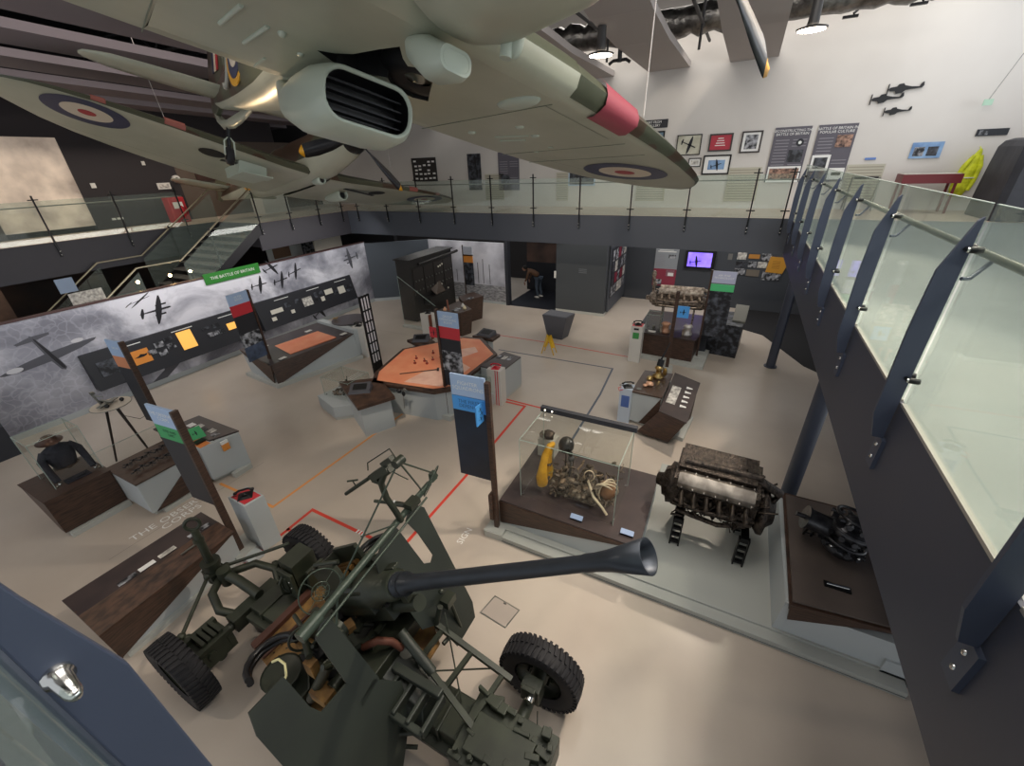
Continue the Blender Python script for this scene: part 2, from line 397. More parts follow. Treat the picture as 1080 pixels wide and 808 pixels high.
for X in (-15.95, -13.8):
    b = MB(hs); b.tube([(X, 9.6, 4.75), (X, 8.95, 4.75), (X, 6.4, 3.1), (X, 5.3, 3.1), (X, 2.4, 1.15)], .022, 8); part('handrail', b, t)
    b = MB(glassR); b.ext([(X + .03, 8.95, 4.65), (X + .03, 6.4, 3.0), (X + .03, 6.4, 2.1), (X + .03, 8.95, 3.77)], (.01, 0, 0)); b.ext([(X + .03, 5.3, 3.0), (X + .03, 2.6, 1.2), (X + .03, 2.6, .3), (X + .03, 5.3, 2.1)], (.01, 0, 0)); part('side_glass', b, t)
    for y in (7.4,):
        b = MB(dk); b.cbox((X, y, zs(y) + .5), (.04, .04, 1.2)); part('post', b, t)
# ------------------------------------------------------------------ silhouettes
def sil_top(c, u, v, s, kind='fighter', fl=1.):
    """outline polygons of an aircraft seen from above: c centre, u nose direction, v wing direction, s half span"""
    c = V(c); u = V(u).normalized(); v = V(v).normalized()
    P = lambda a, b_: c + u*a*s*fl + v*b_*s
    fus = [P(.95, 0), P(.85, .06), P(.2, .075), P(-.9, .03), P(-1.0, 0), P(-.9, -.03), P(.2, -.075), P(.85, -.06)]
    wing = [P(.36, .05), P(.3, .6), P(.2, .93), P(.12, 1.0), P(.08, .9), P(.0, .5), P(-.04, .05), P(-.04, -.05), P(.0, -.5), P(.08, -.9), P(.12, -1.0), P(.2, -.93), P(.3, -.6), P(.36, -.05)]
    tail = [P(-.72, .03), P(-.76, .32), P(-.86, .34), P(-.93, .04), P(-.93, -.04), P(-.86, -.34), P(-.76, -.32), P(-.72, -.03)]
    out = [fus, wing, tail]
    if kind == 'bomber':
        for q in (.33, -.33): out.append([P(.62, q-.06), P(.62, q+.06), P(-.05, q+.05), P(-.05, q-.05)])
    return out

# ---- mural wall on the left ------------------------------------------------
mu = bpy.data.materials.new('cloud_photo_mural'); mu.use_nodes = True
nt = mu.node_tree; N = nt.nodes; L = nt.links; bs = N['Principled BSDF']; bs.inputs['Roughness'].default_value = .45
tc = N.new('ShaderNodeTexCoord'); mp = N.new('ShaderNodeMapping'); L.new(tc.outputs['Object'], mp.inputs[0])
n1 = N.new('ShaderNodeTexNoise'); n1.inputs['Scale'].default_value = .55; n1.inputs['Detail'].default_value = 9; n1.inputs['Roughness'].default_value = .6; n1.inputs['Distortion'].default_value = .5
n2 = N.new('ShaderNodeTexVoronoi'); n2.inputs['Scale'].default_value = 7; n2.feature = 'DISTANCE_TO_EDGE'
L.new(mp.outputs[0], n1.inputs[0]); L.new(mp.outputs[0], n2.inputs[0])
r1 = N.new('ShaderNodeValToRGB'); e = r1.color_ramp.elements; e[0].position = .36; e[0].color = lin('#6c6d78'); e[1].position = .60; e[1].color = lin('#e4e4ee')
x = e.new(.47); x.color = lin('#a3a4b0')
L.new(n1.outputs['Fac'], r1.inputs[0])
r2 = N.new('ShaderNodeValToRGB'); r2.color_ramp.elements[0].position = .0; r2.color_ramp.elements[0].color = lin('#a3a4b0'); r2.color_ramp.elements[1].position = .1; r2.color_ramp.elements[1].color = lin('#80818c')
n3 = N.new('ShaderNodeTexNoise'); n3.inputs['Scale'].default_value = 3; L.new(mp.outputs[0], n3.inputs[0])
vm = N.new('ShaderNodeMix'); vm.data_type = 'VECTOR'; vm.inputs[0].default_value = .25; L.new(mp.outputs[0], vm.inputs[4]); L.new(n3.outputs['Color'], vm.inputs[5]); L.new(vm.outputs[1], n2.inputs[0])
L.new(n2.outputs['Distance'], r2.inputs[0])
sx = N.new('ShaderNodeSeparateXYZ'); L.new(tc.outputs['Object'], sx.inputs[0])
mr = N.new('ShaderNodeMapRange'); mr.inputs[1].default_value = 5.0; mr.inputs[2].default_value = 3.4; L.new(sx.outputs[1], mr.inputs[0])
n4 = N.new('ShaderNodeTexNoise'); n4.inputs['Scale'].default_value = .9; L.new(mp.outputs[0], n4.inputs[0])
mm = N.new('ShaderNodeMath'); mm.operation = 'MULTIPLY'; L.new(mr.outputs[0], mm.inputs[0]); L.new(n4.outputs[0], mm.inputs[1])
mx = N.new('ShaderNodeMix'); mx.data_type = 'RGBA'; L.new(mm.outputs[0], mx.inputs[0]); L.new(r1.outputs[0], mx.inputs[6]); L.new(r2.outputs[0], mx.inputs[7]); L.new(mx.outputs[2], bs.inputs['Base Color'])

sd = mat('mural_dark_print', '#26262c', .5); sg = mat('mural_mid_print', '#54555d', .5); sl = mat('mural_pale_print', '#c9c9cf', .5)
b = MB(mu); b.box(-13.85, -13.7, -1, 13.15, .14, 2.5)
def onwall(polys, m, x=-13.697):
    b.use(m)
    for i, p in enumerate(polys): b.quad(*[(x + i*.0006, q[1], q[2]) for q in p])
onwall(sil_top((0, 2.93, 1.66), (0, .25, -.9), (0, .95, .14), .92, fl=.55), sg); onwall(sil_top((0, 2.95, 1.64), (0, .25, -.9), (0, .95, .14), .5, fl=.9)[:1], sd, -13.694)
onwall([[(0, 2.3 + .14*math.cos(a), 1.5 + .06*math.sin(a)) for a in [k*PI/6 for k in range(12)]], [(0, 3.5 + .12*math.cos(a), 1.78 + .05*math.sin(a)) for a in [k*PI/6 for k in range(12)]]], sl, -13.69)
onwall(sil_top((0, 5.28, 1.98), (0, .95, .02), (0, .3, .9), .40, 'bomber'), sd)
for (y, z), u in (((8.28, 1.93), (0, 1, .02)), ((9.08, 1.9), (0, 1, .1)), ((9.68, 2.06), (0, 1, .2))):
    onwall(sil_top((0, y, z), u, (0, .25, 1), .3), sd)
onwall(sil_top((0, 8.85, 2.36), (0, 1, .2), (0, .3, -.5), .3), sd)
onwall(sil_top((0, 5.0, 2.33), (0, 1, .2), (0, .5, .3), .3), sd)
onwall(sil_top((0, 12.3, 2.03), (0, -1, -.1), (0, -.1, 1), .42, 'bomber'), sg)
onwall(sil_top((0, 10.25, .42), (0, .8, .5), (0, .3, -.5), .36), sd)
onwall(sil_top((0, 4.9, .36), (0, -.2, -.6), (0, 1, .5), .7), sg)
b.use(greyp); b.box(-13.86, -13.69, -1, 13.15, 0, .14); b.use(mat('brown_capping', '#4b3434', .6)); b.box(-13.86, -13.68, -1, 13.15, 2.5, 2.53)
struct('wall_left_mural', b)
# angled grey end wall and airfield photo wall
b = MB(mat('slate_end_wall', '#4a515a', .6)); b.prism([(-13.7, 13.15), (-11.64, 14.72), (-11.66, 14.82), (-13.85, 13.25)], .12, 2.45); b.use(greyp); b.prism([(-13.68, 13.12), (-11.62, 14.70), (-11.66, 14.82), (-13.85, 13.25)], 0, .12); struct('wall_angled', b)
af = mat('airfield_sky_print', '#8f8f9b', .5, hex2='#d9d9e2', nscale=.9, detail=7, lo=.3, hi=.6); ag = mat('airfield_ground_print', '#6b6b70', .5, hex2='#b3b3b6', nscale=7, detail=6, stretch=(1, 1, 4))
b = MB(af); b.box(-11.64, -7.9, 14.75, 14.85, .75, 2.45); b.use(ag); b.box(-11.64, -7.9, 14.748, 14.85, .1, .75); b.use(greyp); b.box(-11.64, -7.9, 14.74, 14.85, 0, .1)
b.use(sg)
for x, h in ((-11.0, 2.2), (-9.5, 1.75), (-9.25, 1.65), (-9.0, 1.8), (-8.7, 1.6), (-10.3, 1.3)):
    b.box(x, x + .03, 14.744, 14.748, .8, h)
b.box(-11.2, -10.8, 14.744, 14.748, 2.15, 2.18)
struct('wall_airfield_photo', b)
# slate wall stub at the far left
b = MB(slate2); b.box(-13.65, -12.9, -.4, 1.55, 0, .7); b.use(slate); b.box(-13.65, -12.9, -.4, 1.55, .7, 1.35); struct('wall_left_stub', b)

# green title sign on the mural wall
b = MB(greens); b.box(-13.69, -13.66, 6.72, 8.45, 2.31, 2.62); b.use(inkw); b.text('THE BATTLE OF BRITAIN', (-13.655, 7.58, 2.465), (0, 1, 0), (0, 0, 1), .125)
single('title_sign', b, 'leaf-green title sign reading THE BATTLE OF BRITAIN on the mural wall top', 'sign', at=(-13.68, 7.6, 2.46))
# long charcoal graphic panels in two lengths, leaning out from the mural
def graphic(name, y0, y1, label, items):
    t = thing(name, label, 'display panel', (-13.66, (y0+y1)/2, .5))
    b = MB(charcoal); b.ext([(-13.69, y0, 1.42), (-13.62, y0, 1.42), (-13.42, y0, .50), (-13.69, y0, .50)], (0, y1-y0, 0)); part('board', b, t)
    def at(y, h): k = (1.42 - h)/.92; return V((-13.612 + .2*k, y, h))
    for kind, yc, h, w, hh in items:
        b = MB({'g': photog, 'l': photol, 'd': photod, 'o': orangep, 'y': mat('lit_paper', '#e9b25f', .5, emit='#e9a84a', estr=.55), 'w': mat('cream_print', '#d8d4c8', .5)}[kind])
        p = [at(yc - w/2, h - hh/2), at(yc + w/2, h - hh/2), at(yc + w/2, h + hh/2), at(yc - w/2, h + hh/2)]
        b.ext(p, (.012, 0, .003))
        if kind == 'o':
            b.use(inkd); q = at(yc, h) + V((.016, 0, .003)); b.add([q + V((0, a, c_)) for a, c_ in ((-.15, .0), (-.05, .03), (0, .07), (.1, .04), (.16, .05), (.12, 0), (.02, -.03))], [tuple(range(7))])
        part('picture', b, t)
    b = MB(inkw); z0 = 1.33
    for k in range(int((y1 - y0)/1.3)):
        y = y0 + .7 + k*1.3; b.ext([at(y, 1.34), at(y + .55, 1.34), at(y + .55, 1.32), at(y, 1.32)], (.003, 0, 0))
    part('heading', b, t)
graphic('graphic_panel', 3.35, 7.72, 'long charcoal display panel on the mural, with orange and glowing yellow sheets', [
    ('o', 4.45, .98, .42, .36), ('g', 4.95, 1.12, .22, .14), ('g', 4.95, .9, .2, .14), ('g', 5.2, 1.0, .2, .14), ('g', 4.72, 1.0, .2, .12), ('d', 5.2, 1.2, .2, .1),
    ('y', 5.62, 1.03, .38, .5), ('g', 6.25, .95, .16, .12), ('g', 6.43, .95, .16, .12), ('g', 6.61, .95, .14, .12), ('d', 6.2, 1.15, .2, .1), ('d', 6.5, 1.15, .2, .12), ('y', 6.98, 1.0, .38, .2), ('y', 7.35, 1.04, .26, .2), ('d', 3.85, .98, .6, .36)])
graphic('graphic_panel', 7.85, 12.0, 'long charcoal display panel on the mural, further away, with small grey and white prints', [
    ('w', 8.5, 1.0, .45, .14), ('w', 8.3, .78, .16, .12), ('d', 8.95, 1.08, .2, .16), ('w', 9.05, .82, .14, .12), ('d', 9.35, 1.1, .2, .14), ('l', 9.75, .98, .4, .3), ('d', 10.15, 1.05, .14, .3),
    ('w', 10.4, .9, .16, .16), ('d', 10.4, 1.12, .18, .14), ('w', 10.75, 1.08, .36, .18), ('d', 11.05, 1.0, .2, .2), ('w', 11.35, 1.0, .32, .26), ('d', 11.65, .96, .14, .22), ('d', 11.82, .98, .1, .22)])
# footlights on the mural cap
for k, y in enumerate((5.4, 6.2, 6.75)):
    t = thing('spotlight', 'small glaring spotlight above the mural wall, ' + ['nearest the camera', 'middle of three', 'nearest the green sign'][k], 'spotlight', (-14.3, y, 2.53), group='small spotlights behind the mural wall')
    b = MB(blackm); b.cyl((-14.3, y, 2.07), (-14.3, y, 2.68), .015); b.lathe((-14.3, y, 2.68), (.75, -.45, .1), [(.03, -.05), (.05, 0), (.055, .05)], 12); part('housing', b, t)
    b = MB(mat('spot_glow', '#ffe2b0', .5, emit='#ffcf8a', estr=40)); b.ball((-14.26, y - .025, 2.685), .04, 10, 8); part('bulb', b, t)
# dim exhibit shapes behind the mural under the gallery
dimm = mat('dim_brown_print', '#4a3428', .6, hex2='#7a5a44', nscale=1.6)
b = MB(dimm); b.box(-17.2, -17.1, .3, 3.5, .2, 3.3); single('backlit_mural_panel', b, 'dim brown photographic panel in the darkness behind the mural wall, far left', 'display panel', at=(-17.1, 2, 1.6))
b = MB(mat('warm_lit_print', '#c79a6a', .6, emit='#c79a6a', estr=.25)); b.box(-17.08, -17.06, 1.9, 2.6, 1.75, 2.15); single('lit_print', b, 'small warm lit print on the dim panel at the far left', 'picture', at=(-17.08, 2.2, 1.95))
b = MB(mat('pale_blue_print', '#7f8fa6', .6)); b.box(-15.0, -14.97, 4.0, 4.35, 2.65, 3.0); b.use(photol); b.box(-14.95, -14.92, 4.1, 4.8, 2.3, 2.62); single('notice_board', b, 'small blue and cream notices behind the mural wall below the stairs', 'notice', at=(-15, 4.3, 2.6))
b = MB(whitep); b.box(-17.0, -16.9, 11.0, 13.8, 0, 3.1); b.use(photog); b.box(-16.89, -16.88, 12.6, 13.6, 1.6, 3.0); b.use(mat('rust_print', '#8a6a52', .6)); b.box(-16.89, -16.88, 11.2, 12.0, 2.0, 3.1); single('display_screen', b, 'white display partition with dark prints seen under the inner gallery corner', 'display partition', at=(-17, 12, 1.5))
b = MB(mat('cream_banner', '#c9c0b2', .6)); b.box(-15.6, -15.5, 12.2, 13.6, .0, 2.95); single('banner', b, 'cream vertical banner under the gallery corner behind the mural end', 'banner', at=(-15.55, 13, 1.5))

# ---- far gallery wall objects (upper level) ----------------------------------
WY = 15.19
def frame(name, x0, x1, z0, z1, fm, pm, label, cat='framed picture', bw=.04, mount=None, extra=None):
    t = thing(name, label, cat, ((x0+x1)/2, WY, z0))
    b = MB(fm); y = WY - .03
    b.box(x0, x1, y, WY, z0, z0 + bw); b.box(x0, x1, y, WY, z1 - bw, z1); b.box(x0, x0 + bw, y, WY, z0 + bw, z1 - bw); b.box(x1 - bw, x1, y, WY, z0 + bw, z1 - bw); part('frame', b, t)
    b = MB(mount or pm); b.box(x0 + bw, x1 - bw, WY - .016, WY - .004, z0 + bw, z1 - bw)
    if mount:
        g = (x1 - x0)*.2; b.use(pm); b.box(x0 + g, x1 - g, WY - .02, WY - .016, z0 + g*.9, z1 - g*.9)
    if extra: extra(b)
    part('print', b, t)
sky = mat('sky_print', '#5b7fb0', .5, hex2='#93b4d8', nscale=3)
sea = mat('sea_print', '#3f5b72', .5, hex2='#7f9aae', nscale=4)
def plane_art(cx, cz, s, m=inkd, a=.3):
    def f(b):
        b.use(m)
        for p in sil_top((cx, WY - .024, cz), (math.cos(a), 0, math.sin(a)), (-math.sin(a)*.4, 0, math.cos(a)*.6), s): b.quad(*p)
    return f
frame('framed_picture', -3.25, -2.5, 5.08, 5.9, blackm, sea, 'black-framed blue aircraft print just above the hanging wing, under the small grey sign', extra=plane_art(-2.85, 5.55, .25))
frame('framed_picture', -2.12, -1.43, 5.22, 5.76, blackm, mat('pale_sketch', '#cfcdbd', .5, hex2='#aaa894', nscale=3), 'thin-framed pale green aircraft print beside the hanging wing', extra=plane_art(-1.78, 5.5, .24, a=-.4), bw=.025)
def redtxt(b):
    b.use(inkw); pass
    for k in range(4): b.box(-1.05 + .02*k, -.78 - .02*k, WY - .022, WY - .016, 5.43 + .06*k, 5.45 + .06*k)
frame('framed_picture', -1.22, -.6, 5.29, 5.74, mat('dark_frame', '#3a3434', .5), mat('red_poster_print', '#b03142', .5), 'small framed red poster on the upper wall', extra=redtxt)
frame('framed_picture', -.38, .14, 5.22, 5.76, mat('dark_frame', '#3a3434'), photog, 'dark-framed portrait-shaped print with white mount, right of the red poster', mount=inkw)
frame('framed_picture', -1.71, -1.36, 4.9, 5.14, blackm, photol, 'tiny black-framed print, the smallest picture on the upper wall', mount=inkw, bw=.025)
frame('framed_picture', -1.3, -.55, 4.68, 5.2, blackm, sky, 'black-framed blue aircraft photograph with white mount, in the lower row', mount=inkw, extra=plane_art(-.93, 4.93, .16))
frame('framed_picture', -5.55, -4.6, 4.42, 5.1, mat('pale_blue_frame', '#a9bdd2', .5), photod, 'pale-edged wide photograph behind the far railing, left of the hanging wing tip')
frame('framed_picture', -9.62, -9.05, 4.32, 5.55, photod, photod, 'tall charcoal information poster with portraits, right of the medal board', 'poster')
b = MB(charcoal); b.box(-3.25, -2.45, WY - .02, WY, 5.98, 6.2); b.use(inkw); b.text('ART FROM\nGALLERY', (-2.85, WY - .024, 6.09), (1, 0, 0), (0, 0, 1), .09); single('wall_sign', b, 'small charcoal wall sign with two lines of white text above the pictures', 'sign', at=(-2.85, WY, 6.1))
# black board with white cards
b = MB(black); b.box(-12.3, -11.1, WY - .03, WY, 4.65, 5.5); b.use(inkw)
rng = random.Random(3)
for r_ in range(5):
    for c_ in range(5):
        if rng.random() < .85: x = -12.18 + c_*.22 + rng.uniform(-.03, .03); z = 4.73 + r_*.15 + rng.uniform(-.02, .03); b.box(x, x + .13, WY - .034, WY - .03, z, z + .06)
single('card_board', b, 'black square board covered with small white cards on the upper far wall', 'display board', at=(-11.7, WY, 5.1))
# info posters
def poster(x0, x1, z0, z1, title, label, slant=0):
    t = thing('information_poster', label, 'poster', ((x0+x1)/2, WY, z0))
    b = MB(mat('poster_grey', '#5b5862', .6)); b.box(x0, x1, WY - .02, WY, z0, z1)
    b.use(inkw)
    if title: b.text(title, ((x0+x1)/2, WY - .024, z1 - .13), (1, 0, 0), (0, 0, 1), .085)
    b.use(mat('poster_text', '#8b8991', .6)); w = (x1 - x0)
    for col in range(2):
        for k in range(9):
            if col and 3 <= k <= 6: continue
            z = z1 - .3 - .075*k; xa = x0 + .07 + col*w*.48; b.box(xa, xa + w*.38, WY - .023, WY - .02, z - .02, z)
    part('panel', b, t)
    return t
t = poster(.42, 1.27, 4.45, 5.8, 'RECONSTRUCTING THE\nBATTLE OF BRITAIN', 'grey information poster headed RECONSTRUCTING THE BATTLE OF BRITAIN')
b = MB(photod); b.box(.85, 1.2, WY - .03, WY - .02, 4.95, 5.25); part('photograph', b, t)
b = MB(inkw); b.box(.45, 1.24, WY - .026, WY - .02, 4.45, 4.85); b.use(mat('warm_photo', '#3b2b2a', .5, hex2='#b08a76', nscale=14)); b.box(.49, 1.2, WY - .03, WY - .026, 4.52, 4.8); part('photograph', b, t)
b = MB(inkd); b.cyl((1.07, WY - .02, 5.42), (1.07, WY - .03, 5.42), .09); b.use(inkw); b.cyl((1.07, WY - .03, 5.42), (1.07, WY - .034, 5.42), .04); part('emblem', b, t)
t = poster(1.42, 2.27, 4.45, 5.8, 'BATTLE OF BRITAIN IN\nPOPULAR CULTURE', 'grey information poster headed BATTLE OF BRITAIN IN POPULAR CULTURE')
b = MB(mat('warm_photo', '#3b2b2a')); b.box(1.88, 2.22, WY - .03, WY - .02, 5.27, 5.55); part('photograph', b, t)
b = MB(inkw); b.box(1.44, 1.86, WY - .026, WY - .02, 4.72, 5.1); b.use(photod); b.box(1.5, 1.8, WY - .03, WY - .026, 4.78, 5.04); part('photograph', b, t)
b = MB(inkw); b.box(1.9, 2.25, WY - .03, WY - .02, 4.5, 4.78); b.use(photod); b.box(1.97, 2.18, WY - .034, WY - .03, 4.6, 4.68); part('photograph', b, t)
t = poster(-8.3, -7.45, 4.3, 5.55, '', 'grey information poster partly hidden behind the hanging wing'); b = MB(photod); b.box(-8.2, -7.85, WY - .03, WY - .02, 4.5, 4.8); part('photograph', b, t)
# three black aircraft cut-outs, side view
def sideplane(cx, cz, s, label):
    t = thing('aircraft_cutout', label, 'wall decoration', (cx, WY, cz), group='black aircraft cut-outs')
    o = [(-1.0, .02), (-.9, .12), (-.55, .16), (-.45, .3), (-.2, .33), (-.1, .2), (.3, .1), (.75, .06), (.85, .28), (.95, .33), (1.0, .1), (.9, -.02), (.3, -.06), (0, -.1), (-.15, -.25), (-.5, -.3), (-.6, -.12), (-.9, -.1)]
    b = MB(mat('cutout_black', '#14151a', .6)); b.ext([(cx + a*s, WY, cz + c_*s) for a, c_ in o], (0, -.03, 0)); part('body', b, t)
    b = MB(mat('cutout_black', '#14151a')); b.ext([(cx - 1.06*s, WY, cz + .34*s), (cx - 1.0*s, WY, cz + .36*s), (cx - 1.0*s, WY, cz - .34*s), (cx - 1.06*s, WY, cz - .36*s)], (0, -.03, 0)); part('propeller', b, t)
sideplane(2.98, 6.46, .33, 'black aircraft cut-out on the white wall, highest of three')
sideplane(2.68, 6.28, .31, 'black aircraft cut-out on the white wall, furthest left of three')
sideplane(2.97, 6.0, .26, 'black aircraft cut-out on the white wall, smallest and lowest of three')
# wall grilles
for k, (x0, x1, nm) in enumerate(((-8.9, -8.1, 'behind the far railing, left of centre'), (-6.0, -5.55, 'beside the pale-edged photograph'), (-3.2, -2.3, 'below the hanging wing tip'), (-.55, .3, 'between the framed pictures and the tall posters'), (2.3, 3.1, 'right of the tall posters'))):
    b = MB(mat('grille_cream', '#b9b5a5', .6)); b.box(x0, x1, WY - .02, WY, 3.95, 4.85)
    b.use(mat('grille_dark', '#9c988a', .7))
    for j in range(12): b.box(x0 + .03, x1 - .03, WY - .022, WY - .02, 4.0 + .07*j, 4.03 + .07*j)
    single('wall_grille', b, 'cream perforated wall grille ' + nm, 'vent grille', 'cream wall grilles', at=((x0+x1)/2, WY, 4.4))
b = MB(mat('blue_tag', '#5b7fc0', .5)); b.box(2.62, 2.85, WY - .02, WY, 4.95, 5.0); single('wall_label', b, 'tiny blue label above the grille right of the tall posters', 'label', at=(2.7, WY, 4.97))
b = MB(sky); b.box(3.5, 4.1, WY - .02, WY, 4.95, 5.3); b.use(photod); b.box(3.82, 4.02, WY - .024, WY - .02, 5.0, 5.2); b.use(photog); b.box(3.56, 3.76, WY - .024, WY - .02, 5.0, 5.2); single('small_poster', b, 'small pale blue poster with two photographs above the red table case', 'poster', at=(3.8, WY, 5.1))
b = MB(inkd); b.box(4.6, 5.15, WY - .02, WY, 5.38, 5.52); b.use(photog); b.box(4.65, 4.8, WY - .024, WY - .02, 5.4, 5.5); single('name_plate', b, 'black name plate above the yellow jacket', 'sign', at=(4.9, WY, 5.45))
# yellow high-visibility jacket hung on the wall
jk = mat('hivis_yellow', '#d9e02a', .6, hex2='#aab013', nscale=8, bump=.5, bscale=12)
b = MB(jk); secs = []
for h, w, d in ((5.12, .02, .02), (5.05, .05, .04), (4.9, .09, .06), (4.6, .13, .08), (4.3, .15, .08), (4.12, .14, .06), (4.08, .09, .04)):
    secs.append([(4.78 - (5.1 - h)*.12 + w*math.cos(a)*(1 + .12*math.sin(3*a + h*9)), WY - .1 + d*math.sin(a), h) for a in [k*PI/8 for k in range(16)]])
b.loft(secs); b.cyl((4.78, WY - .1, 5.1), (4.78, WY, 5.16), .008)
for s_ in (-1, 1): b.tube([(4.77 + .06*s_, WY - .12, 4.98), (4.74 + .14*s_, WY - .13, 4.75), (4.71 + .17*s_, WY - .12, 4.45), (4.69 + .15*s_, WY - .11, 4.22)], [.04, .055, .05, .045], 8)
b.use(mat('reflective_band', '#c9ccc4', .3)); b.tube([(4.74 + .15*math.cos(a), WY - .1 + .085*math.sin(a), 4.5) for a in [k*PI/8 for k in range(16)]], .012, 6, closed=True)
b.use(jk)
single('hivis_jacket', b, 'bright yellow high-visibility jacket hanging on the white upper wall', 'jacket', at=(4.78, WY - .1, 4.6))
# black covered cabinet at the right end
cv = mat('black_dust_cover', '#23242b', .55, hex2='#2f3038', nscale=2, bump=.6, bscale=3)
b = MB(cv); secs = []
for h, g in ((3.76, .0), (4.3, -.02), (4.8, -.05), (5.15, -.08), (5.26, -.16), (5.3, -.3)):
    x0, x1, y0, y1 = 4.72 - g*.6, 7.2, 12.9 - g, 14.4 + g; r = .1
    secs.append([(x0 + r, y0, h), (x0 + .6, y0 - .015, h), (x0 + 1.2, y0 + .02, h), (x1, y0, h), (x1, y1, h), (x0 + r, y1, h), (x0, y1 - r, h), (x0 + .01, (y0+y1)/2, h), (x0, y0 + r, h)])
b.loft(secs, smooth=False); b.use(inkw); b.text('ica', (5.2, 12.95, 5.05), (1, 0, 0), (0, .1, 1), .16)
b.box(5.6, 5.66, 12.9, 12.915, 4.0, 4.03)
single('covered_cabinet', b, 'tall exhibit under a black dust cover at the right end of the gallery', 'covered exhibit', at=(5.8, 13.6, 3.76))
# red table case
t = thing('table_case', 'dark red glass-topped table display case on thin legs', 'display case', (3.9, 14.7, 3.75))
rw = mat('oxblood_wood', '#6e1f26', .4)
b = MB(rw); b.box(3.35, 4.45, 14.35, 14.95, 4.42, 4.62); part('case', b, t)
b = MB(mat('cream_lining', '#cfc8c0', .5)); b.box(3.38, 4.42, 14.38, 14.92, 4.6, 4.625); b.use(glass); b.box(3.34, 4.46, 14.34, 14.96, 4.63, 4.645); part('glass_top', b, t)
for x in (3.42, 4.38):
    for y in (14.42, 14.88):
        b = MB(rw); b.cbox((x, y, 4.08), (.045, .045, .68)); part('leg', b, t)
# walking frame / luggage-handle stand
t = thing('folding_stand', 'grey tubular frame stand with dark top bar in front of the pale grille', 'stand', (2.7, 14.8, 3.75))
b = MB(steel)
b.tube([(2.42, 14.7, 3.76), (2.42, 14.8, 4.55), (3.0, 14.8, 4.55), (3.0, 14.7, 3.76)], .018, 8); b.tube([(2.42, 15.1, 3.76), (2.42, 14.8, 4.5)], .014, 6); b.tube([(3.0, 15.1, 3.76), (3.0, 14.8, 4.5)], .014, 6); part('frame', b, t)
b = MB(black); b.cyl((2.46, 14.8, 4.55), (2.96, 14.8, 4.55), .028); part('grip', b, t)
# small exit-type emblem on a rod, right
b = MB(mat('pale_green_tag', '#a9c9b4', .5)); b.box(4.42, 4.58, 14.9, 14.93, 5.98, 6.1); b.use(steel); b.cyl((4.5, 14.92, 6.1), (4.75, 14.92, 6.9), .008, n=6); single('hanging_tag', b, 'small pale green sign hanging on a thin wire at the upper right', 'sign', at=(4.5, 14.9, 6.05))

# left upper gallery objects
t = thing('extinguisher_point', 'bright red fire extinguisher stand beside the stair head', 'fire extinguisher', (-17.4, 8.6, 3.75))
b = MB(mat('fire_red', '#b3202c', .45)); b.box(-17.75, -17.35, 8.35, 8.85, 3.75, 4.55); part('cabinet', b, t, bevel=.02)
b = MB(mat('fire_red', '#b3202c')); b.lathe((-17.2, 8.6, 3.76), (0, 0, 1), [(0, 0), (.08, 0), (.08, .42), (.05, .5), (.02, .53)], 14); part('extinguisher', b, t)
b = MB(inkw); b.box(-17.345, -17.34, 8.45, 8.75, 4.2, 4.4); b.use(black); b.tube([(-17.2, 8.6, 4.28), (-17.15, 8.7, 4.2), (-17.12, 8.68, 4.0)], .012, 6); part('label', b, t)
for k, (y, z, s, lab) in enumerate(((6.9, 4.0, (.1, .06), 'white twin wall switch low on the dark gallery wall'), (6.75, 4.95, (.12, .14), 'white wall sensor high on the dark gallery wall, nearer the bright screen'), (8.35, 5.55, (.09, .12), 'white wall sensor highest on the dark gallery wall'))):
    b = MB(whitep); b.box(-18.1, -18.07, y, y + s[0], z, z + s[1]); 
    if k == 0: b.box(-18.1, -18.07, y + .14, y + .3, z, z + .06)
    single('wall_switch', b, lab, 'wall fitting', at=(-18.09, y, z))
b = MB(whitep); b.box(-18.1, -18.07, 8.55, 8.95, 4.8, 5.0); b.use(photol); b.box(-18.07, -18.065, 8.6, 8.9, 4.84, 4.96); single('notice', b, 'small white notice above the red extinguisher stand', 'notice', at=(-18.09, 8.7, 4.9))
b = MB(whitep); b.cyl((-18.1, 9.2, 5.1), (-18.0, 9.2, 5.1), .12); b.use(black); b.cyl((-18.0, 9.2, 5.1), (-17.98, 9.2, 5.1), .05); single('alarm_bell', b, 'round white alarm sounder on the gallery wall corner', 'alarm', at=(-18.05, 9.2, 5.1))
b = MB(mat('brown_sign', '#3d2620', .6)); b.box(-18.1, -18.04, 9.9, 12.8, 5.0, 5.62); b.use(inkw); b.text('OR', (-18.03, 10.9, 5.3), (0, 1, 0), (0, 0, 1), .36); single('lobby_sign', b, 'dark brown lobby sign with pale letters behind the hanging wing radiator', 'sign', at=(-18.05, 11.3, 5.3))
b = MB(black); b.tube([(-17.9, 10.5 + .12*math.cos(a), 4.75 + .16*math.sin(a)) for a in [.6 + k*.5 for k in range(9)]], .035, 8); b.cyl((-18.1, 10.55, 4.75), (-17.9, 10.5, 4.75), .04); single('wall_telephone', b, 'curved black wall fitting beside the lobby opening', 'wall fitting', at=(-17.9, 10.5, 4.75))
b = MB(offw); b.box(-17.3, -16.6, 11.2, 12.3, 3.75, 4.75); single('reception_desk', b, 'white desk front behind the stair handrails', 'desk', at=(-17, 11.7, 3.75))
b = MB(mat('grey_screen_frame', '#4a4444', .6)); b.box(-18.14, -18.1, 3.9, 4.4, 3.76, 4.7); single('dark_display_stand', b, 'narrow dark upright block in front of the bright screen', 'display stand', at=(-18.1, 4.1, 3.76))
b = MB(mat('pale_relief', '#a39a90', .6, hex2='#c8beb2', nscale=5)); b.box(-18.12, -18.08, -1, 3.8, 4.1, 4.75); b.use(photod)
